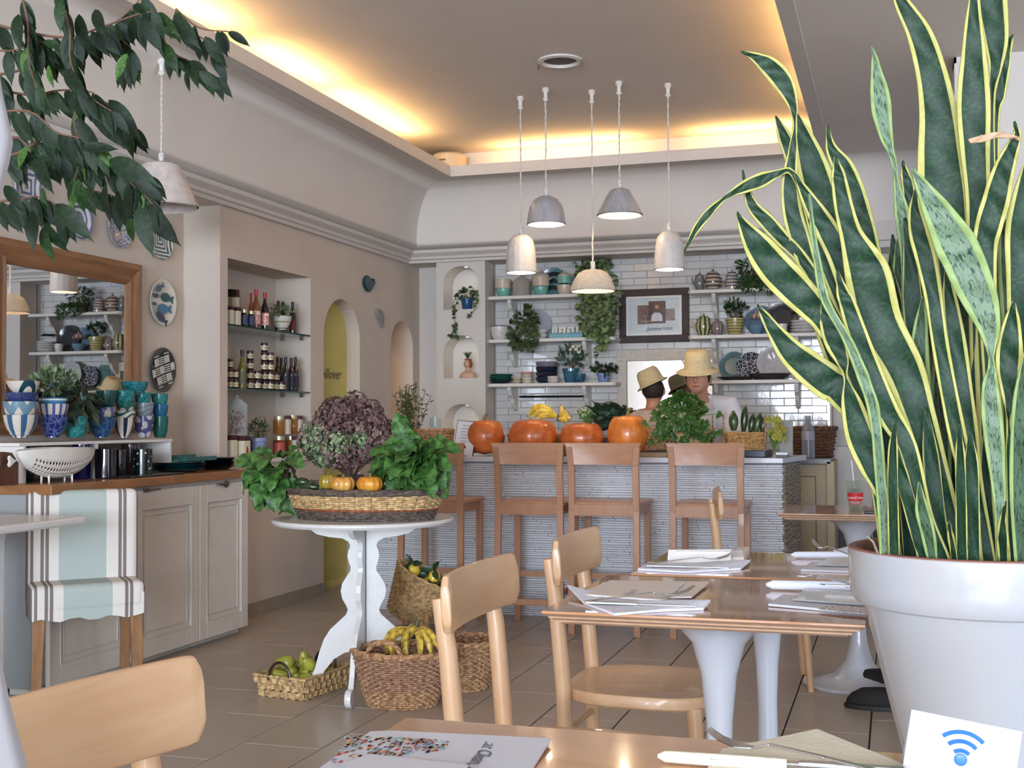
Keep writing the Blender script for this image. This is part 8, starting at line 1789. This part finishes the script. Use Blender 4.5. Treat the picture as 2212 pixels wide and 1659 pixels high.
LV = [
 ([(1601, 112, 1), (1628, 122, 9), (1660, 142, 20), (1690, 175, 22), (1710, 218, 13), (1717, 262, 4), (1713, 320, 9), (1706, 392, 17), (1712, 460, 21), (1730, 523, 22), (1752, 600, 20), (1800, 760, 22), (1898, 980, 16), (1935, B, 14)], 2.28, 2.36, SD, .2),
 ([(1722, 246, 1), (1734, 290, 18), (1752, 350, 32), (1772, 420, 38), (1790, 500, 38), (1815, 600, 36), (1850, 760, 30), (1890, 920, 24), (1940, B, 15)], 2.42, 2.40, SD, .3),
 ([(1676, 251, 1), (1692, 290, 13), (1708, 330, 16), (1730, 400, 18), (1765, 520, 20), (1830, 720, 20), (1900, 960, 18), (1945, B, 12)], 2.48, 2.42, SD, .3),
 ([(1788, 271, 1), (1795, 318, 11), (1820, 360, 22), (1842, 411, 24), (1861, 467, 22), (1878, 523, 19), (1900, 640, 20), (1930, 850, 20), (1965, B, 14)], 2.40, 2.42, SD, .3),
 ([(1805, 338, 1), (1810, 372, 13), (1813, 392, 16), (1823, 448, 20), (1838, 505, 24), (1861, 560, 40), (1876, 600, 48), (1900, 700, 48), (1953, 800, 42), (1986, 900, 34), (2015, 1000, 29), (2045, 1100, 22), (2068, B, 16)], 2.20, 2.30, SD, .3),
 ([(1808, 584, 1), (1820, 630, 13), (1830, 655, 17), (1846, 703, 20), (1878, 789, 21), (1918, 891, 24), (1960, 967, 21), (1998, 1112, 16), (2038, B + 4, 14)], 2.14, 2.20, SD, .25),
 ([(1635, 658, 1), (1651, 681, 9), (1674, 716, 17), (1708, 760, 28), (1745, 792, 35), (1787, 824, 38), (1820, 850, 34), (1878, 960, 16), (1915, B - 6, 12)], 2.20, 2.30, SD, .3),
 ([(1777, 645, 1), (1784, 690, 13), (1803, 735, 23), (1820, 780, 14), (1827, 816, 4), (1838, 865, 20), (1858, 940, 31), (1884, 1005, 28), (1904, 1060, 16), (1912, 1110, 7), (1914, B - 6, 5)], 2.16, 2.22, SD, .3),
 ([(1749, 418, 1), (1756, 500, 5), (1765, 560, 7), (1775, 620, 9), (1790, 664, 8), (1829, 731, 9), (1857, 795, 12), (1870, 830, 12), (1886, 880, 12), (1896, 956, 11), (1902, 1034, 11), (1910, 1112, 13), (1914, B - 8, 13)], 2.04, 2.17, SL, .5),
 ([(1592, 458, 1), (1609, 490, 14), (1638, 533, 30), (1674, 580, 37), (1715, 622, 37), (1752, 660, 32), (1785, 700, 26), (1842, 800, 18), (1892, 960, 13), (1922, B - 6, 11)], 2.10, 2.28, SD, .3),
 ([(1604, 368, 1), (1613, 411, 7), (1628, 448, 13), (1658, 480, 17), (1692, 518, 16), (1729, 556, 14), (1780, 640, 14), (1868, 840, 12), (1920, B - 6, 10)], 2.30, 2.34, SD, .3),
 ([(1479, 542, 1), (1505, 493, 8), (1535, 456, 9), (1568, 426, 5), (1608, 404, 13), (1645, 389, 16), (1682, 374, 8), (1710, 372, 6), (1740, 430, 10), (1780, 560, 14), (1876, 830, 14), (1930, B, 12)], 2.24, 2.40, SD, .3),
 ([(1718, 376, 1), (1736, 412, 11), (1763, 458, 20), (1792, 508, 25), (1822, 572, 27), (1860, 700, 26), (1910, 900, 22), (1960, B, 14)], 2.26, 2.36, SD, .3),
 ([(1757, 450, 1), (1775, 520, 16), (1800, 590, 25), (1830, 690, 28), (1870, 840, 24), (1925, 1040, 18), (1950, B, 12)], 2.34, 2.40, SD, .3),
 ([(1884, 101, 1), (1890, 131, 7), (1895, 168, 14), (1901, 206, 20), (1905, 243, 20), (1914, 292, 14), (1925, 329, 7), (1932, 355, 6), (1936, 392, 5), (1945, 440, 13), (1950, 480, 15), (1951, 531, 7), (1954, 600, 6), (1960, 760, 9), (1985, B, 10)], 2.30, 2.42, SL, .3),
 ([(1922, -60, 1), (1945, 0, 14), (1984, 70, 25), (2010, 150, 31), (2026, 240, 38), (2032, 330, 47), (2040, 420, 53), (2052, 500, 45), (2065, 620, 40), (2085, 850, 30), (2105, B, 18)], 2.30, 2.36, SD, .3),
 ([(2104, -40, 4), (2103, 40, 16), (2103, 120, 25), (2103, 220, 34), (2106, 320, 30), (2112, 420, 25), (2114, 520, 24), (2120, 800, 22), (2130, B, 16)], 2.24, 2.40, SD, .3),
 ([(2138, -60, 30), (2143, 20, 31), (2151, 90, 25), (2150, 150, 13), (2140, 230, 8), (2140, 500, 14), (2150, 900, 16), (2160, B, 12)], 2.34, 2.44, SD, .3),
 ([(2187, 75, 3), (2179, 97, 7), (2170, 150, 10), (2159, 206, 12), (2150, 250, 9), (2146, 400, 12), (2150, 800, 14), (2165, B, 10)], 2.36, 2.44, SD, .3),
 ([(1970, 362, 1), (1985, 390, 11), (2010, 432, 23), (2035, 475, 33), (2062, 524, 42), (2080, 560, 42), (2102, 612, 40), (2124, 665, 33), (2138, 718, 20), (2141, 770, 6), (2142, 800, 9), (2139, 831, 16), (2141, 878, 20), (2146, 930, 21), (2152, 995, 18), (2158, 1060, 14), (2161, 1112, 12), (2162, B + 3, 10)], 2.08, 2.16, SL, .25),
 ([(2191, 262, 1), (2197, 290, 8), (2187, 318, 14), (2174, 350, 20), (2161, 392, 25), (2151, 435, 28), (2136, 488, 28), (2128, 545, 24), (2135, 700, 18), (2150, 950, 16), (2165, B, 11)], 2.16, 2.30, SD, .3),
 ([(2222, 330, 3), (2218, 420, 28), (2212, 500, 38), (2208, 600, 32), (2204, 800, 24), (2200, B, 14)], 2.20, 2.34, SD, .3),
 ([(2166, 470, 4), (2176, 520, 20), (2180, 600, 22), (2186, 700, 22), (2190, 900, 18), (2196, B, 12)], 2.34, 2.42, SM2, .3),
 ([(2190, 650, 1), (2186, 690, 15), (2181, 750, 26), (2179, 800, 25), (2181, 860, 14), (2179, 908, 4), (2182, 980, 9), (2186, 1100, 12), (2190, B, 10)], 2.14, 2.22, SD, .3),
 ([(2222, 740, 4), (2208, 850, 16), (2203, 950, 19), (2203, 1080, 20), (2208, B, 16)], 2.10, 2.16, SM2, .3),
 ([(2172, 1086, 1), (2166, 1130, 8), (2166, 1170, 12), (2168, B + 4, 10)], 2.08, 2.12, SD, .3),
 ([(2049, 1125, 1), (2054, 1160, 6), (2062, B + 6, 6)], 2.10, 2.14, SD, .3),
 ([(2044, 575, 1), (2050, 640, 14), (2062, 720, 20), (2078, 830, 20), (2092, 940, 20), (2106, 1060, 18), (2134, B, 15)], 2.22, 2.26, SD, .35),
 ([(1979, 405, 1), (1976, 450, 12), (1984, 500, 20), (2000, 560, 21), (2016, 640, 18), (2030, 740, 17), (2050, 850, 18), (2072, 960, 18), (2094, 1060, 15), (2110, B, 12)], 2.18, 2.26, SD, .35),
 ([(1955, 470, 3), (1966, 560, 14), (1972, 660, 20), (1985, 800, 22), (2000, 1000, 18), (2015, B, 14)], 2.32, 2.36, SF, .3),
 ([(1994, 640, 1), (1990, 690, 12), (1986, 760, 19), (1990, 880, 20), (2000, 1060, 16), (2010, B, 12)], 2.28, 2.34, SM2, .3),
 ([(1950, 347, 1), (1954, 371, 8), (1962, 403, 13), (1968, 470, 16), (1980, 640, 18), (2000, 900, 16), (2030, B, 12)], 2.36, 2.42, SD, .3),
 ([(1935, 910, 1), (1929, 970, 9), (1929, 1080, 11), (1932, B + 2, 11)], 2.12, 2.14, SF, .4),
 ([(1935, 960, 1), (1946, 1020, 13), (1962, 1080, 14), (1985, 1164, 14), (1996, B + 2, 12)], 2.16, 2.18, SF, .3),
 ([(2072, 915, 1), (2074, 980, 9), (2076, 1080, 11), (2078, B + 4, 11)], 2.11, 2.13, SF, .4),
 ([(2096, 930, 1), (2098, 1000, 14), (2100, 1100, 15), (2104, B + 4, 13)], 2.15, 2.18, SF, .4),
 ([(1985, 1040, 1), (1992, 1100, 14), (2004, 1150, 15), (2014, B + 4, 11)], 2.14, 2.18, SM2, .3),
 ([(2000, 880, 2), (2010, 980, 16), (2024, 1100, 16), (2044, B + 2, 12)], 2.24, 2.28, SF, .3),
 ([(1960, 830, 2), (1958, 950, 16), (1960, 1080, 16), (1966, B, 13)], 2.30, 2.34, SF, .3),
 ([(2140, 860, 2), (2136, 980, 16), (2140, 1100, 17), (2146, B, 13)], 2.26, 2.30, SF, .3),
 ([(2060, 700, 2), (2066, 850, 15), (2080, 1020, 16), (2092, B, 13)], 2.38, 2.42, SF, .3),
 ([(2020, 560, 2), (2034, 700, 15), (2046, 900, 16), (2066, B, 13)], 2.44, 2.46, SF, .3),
]
for a in LV: blade(*a)
fr_ = random.Random(31)
for i in range(26):
    x = 1925 + i * 11 + fr_.uniform(-6, 6); xt = x + fr_.uniform(-50, 10) * (1 if x < 2080 else .5); yt = fr_.uniform(470, 720); w_ = fr_.uniform(17, 25); bx = 1945 + (x - 1925) * .9
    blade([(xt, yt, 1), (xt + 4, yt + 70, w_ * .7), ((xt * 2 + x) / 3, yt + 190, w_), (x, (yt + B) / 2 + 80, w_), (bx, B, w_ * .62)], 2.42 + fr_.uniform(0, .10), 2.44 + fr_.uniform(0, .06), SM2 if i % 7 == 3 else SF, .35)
blade([(2093, 305, 4), (2120, 300, 7), (2150, 292, 6), (2180, 294, 4), (2202, 300, 2)], 2.12, 2.15, M('dried_leaf', (196, 160, 132), .8, .1, 20), .1, label='dried papery pink-brown strip')
mb = MB(); MB().tube([onY(1872, 1158, 2.2), onY(1886, 1170, 2.2), onY(1898, 1200, 2.22)], [.0012, .002, .0025], 6).build('dried_shoot', M('dried_shoot_mat', (150, 138, 118), .8), sp_t)
# ================================================================ weeping fig at upper left
fg = thing('fig_tree', 'weeping fig with long dark leaves hanging into the upper left', 'plant', (-2.75, 2.35, 0))
MB().lathe(openprof(POT, .20, .38, .01), (-2.75, 2.35, 0), 28).build('pot', MW(150, 120, 100), fg, smooth=True); MB().lathe([(0, .33), (.17, .33)], (-2.75, 2.35, 0), 20).build('soil', SOIL, fg)
BR = [[(-60, 40), (60, 70), (150, 80), (230, 55), (330, 25), (392, 60), (440, 85), (468, 125)], [(-60, 170), (50, 150), (120, 110), (190, 80), (260, 40), (310, -10)], [(-60, 180), (60, 205), (130, 195), (200, 200), (250, 245), (288, 275)],
      [(-40, 350), (40, 330), (100, 300), (155, 330), (225, 347), (285, 398), (325, 435), (352, 470)], [(-60, 300), (60, 300), (140, 345), (175, 400), (235, 420), (262, 430)], [(-60, 440), (30, 432), (80, 425), (118, 440), (140, 470)],
      [(330, 25), (352, 85), (380, 118), (410, 132), (440, 150), (465, 165)], [(-60, 250), (60, 240), (120, 285), (180, 300), (215, 320)], [(120, -40), (150, 60), (152, 130), (185, 200), (240, 240)], [(40, -40), (60, 50), (62, 130), (80, 190)], [(230, 55), (262, 85), (285, 110), (270, 135)], [(180, 200), (160, 260), (175, 330), (160, 390)], [(-40, 100), (20, 110), (90, 90)], [(225, 347), (300, 365), (325, 380)], [(380, 20), (430, 60), (492, 68)]]
rr = random.Random(17); wd_ = MB(); YF_ = lambda x: 2.25 + .0002 * x
def flm(seed):
    r = random.Random(seed); mb = MB().leaf((0, 0, 0), (0, 1, 0), (0, 0, 1), 1, .35, .22, .22 + .1 * r.random(), 9, shape=lambda t: (math.sin(PI * min(1, t * 1.04) ** .85) ** .85) * (1 if t < .8 else max(.05, 1 - (t - .8) * 3.2)))
    return mb
FM_ = []
for i, (c, c2) in enumerate((((16, 32, 18), (26, 48, 24)), ((12, 26, 16), (22, 40, 22)), ((22, 44, 20), (36, 62, 26)), ((50, 82, 32), (68, 102, 42)))):
    o = flm(i).build('leaf', M('fig_leaf_%d' % i, c, .5, .2, 9, .12, 40, col2=c2, spec=.22), None, smooth='all', fix=False); FM_.append(o.data); bpy.data.objects.remove(o)
twigs = []
for bi, br in enumerate(BR):
    off = rr.uniform(-.12, .12); Q = cr([(x, y, 0) for x, y in br], 4); P = [onY(x, y, YF_(x) + off) for x, y, _ in Q]
    wd_.tube(P, [max(.0015, .0036 * (1 - i / len(P))) for i in range(len(P))], 6); twigs.append((P, Q))
MB().tube([(-2.75, 2.35, .3), (-2.7, 2.35, .9), (-2.78, 2.33, 1.4), (-2.6, 2.3, 1.75), (-2.3, 2.28, 1.9)], [.03, .027, .024, .02, .012], 10).build('trunk', STEM, fg, smooth=True)
for bi in (0, 2, 3, 5): wd_.tube([(-2.7, 2.32, 1.5 + .1 * bi), (-2.5, 2.3, 1.6), twigs[bi][0][0]], [.009, .006, .0036], 6)
wd_.build('branches', STEM, fg, smooth=True)
cnt = 0
def fleaf(p, d, nr, L, k):
    global cnt
    leaf_part(FM_[k], fg, p, d, nr, L); cnt += 1
pick = lambda: rr.choices((0, 1, 2, 3), (5, 5, 3, .45))[0]
for bi, (P, Q) in enumerate(twigs):
    n = len(P)
    for i in range(1, n):
        for side in ((-1, 1) if i % 2 else (1,)):
            if Q[i][0] < 8 or Q[i][1] < -22 or (Q[i][0] > 395 and rr.random() < .6): continue
            p = P[i].lerp(P[i - 1], rr.random()); t = (P[i] - P[i - 1]).normalized()
            d = t * rr.uniform(.1, .6) + Vector((rr.uniform(-.25, .4), rr.uniform(-.2, .2), -1.1 + (.35 if side < 0 else 0) * rr.random()))
            fleaf(p, d, (rr.uniform(-.4, .7), -1, rr.uniform(-.1, .35)), rr.uniform(.056, .084) * (.8 if Q[i][0] > 330 else 1), pick())
    fleaf(P[-1], (P[-1] - P[-3]).normalized() + Vector((0, 0, -.5)), (.2, -1, .3), .06, pick())
# leaves read off one by one: base, tip
for (x0, y0, x1, y1, k) in ((375, 32, 422, 98, 0), (442, 78, 486, 145, 0), (424, 72, 435, 126, 1), (348, 57, 385, 85, 2), (307, 37, 346, 108, 1), (385, 130, 402, 160, 1), (405, 148, 402, 199, 1), (429, 154, 481, 196, 0), (408, 132, 449, 155, 1), (352, 92, 380, 148, 2), (330, 20, 352, 85, 0), (290, 40, 280, 100, 1), (340, 28, 372, 70, 2), (288, 10, 316, 28, 1),
                            (275, 115, 245, 170, 3), (285, 113, 304, 155, 1), (280, 118, 273, 190, 0), (105, 140, 108, 190, 3), (62, 315, 28, 365, 3), (235, 345, 328, 390, 0), (290, 390, 355, 432, 1), (305, 440, 378, 525, 1), (300, 445, 320, 545, 0),
                            (255, 410, 258, 495, 0), (230, 395, 222, 490, 1), (285, 470, 275, 530, 2), (170, 385, 172, 465, 2), (120, 440, 190, 508, 0), (70, 455, 65, 535, 1), (95, 480, 135, 548, 0), (92, 490, 100, 560, 2), (20, 440, 38, 500, 1), (90, 335, 112, 388, 0), (80, 340, 100, 412, 1), (40, 30, 30, 100, 0), (200, 215, 260, 320, 1), (235, 215, 295, 290, 0), (165, 255, 215, 338, 1), (140, 150, 175, 205, 1), (60, 160, 65, 228, 0), (90, 405, 95, 445, 2), (178, 320, 250, 315, 1), (10, 400, 45, 450, 1), (150, 300, 165, 325, 0), (300, 60, 310, 105, 1), (250, 50, 262, 95, 0), (205, 20, 218, 72, 1), (170, 30, 180, 110, 0), (130, 0, 125, 60, 2)):
    Y = YF_(x0) + rr.uniform(-.18, -.02); a, b = onY(x0, y0, Y), onY(x1, y1, Y + rr.uniform(-.03, .03)); fleaf(a, b - a, (rr.uniform(-.4, .5), -1, .25), (b - a).length, k)
for i in range(170):
    if cnt >= 296: break
    x = rr.uniform(15, 320) if rr.random() < .35 else rr.uniform(15, 215); y = rr.uniform(-25, 110) if rr.random() < .5 else rr.uniform(90, 350)
    if x > 250 and y > 130: continue
    Y = YF_(x) + rr.uniform(-.1, .2); p = onY(x, y, Y); fleaf(p, (rr.uniform(-.4, .6), rr.uniform(-.3, .3), -1), (rr.uniform(-.6, .8), -1, .3), rr.uniform(.06, .095), pick())
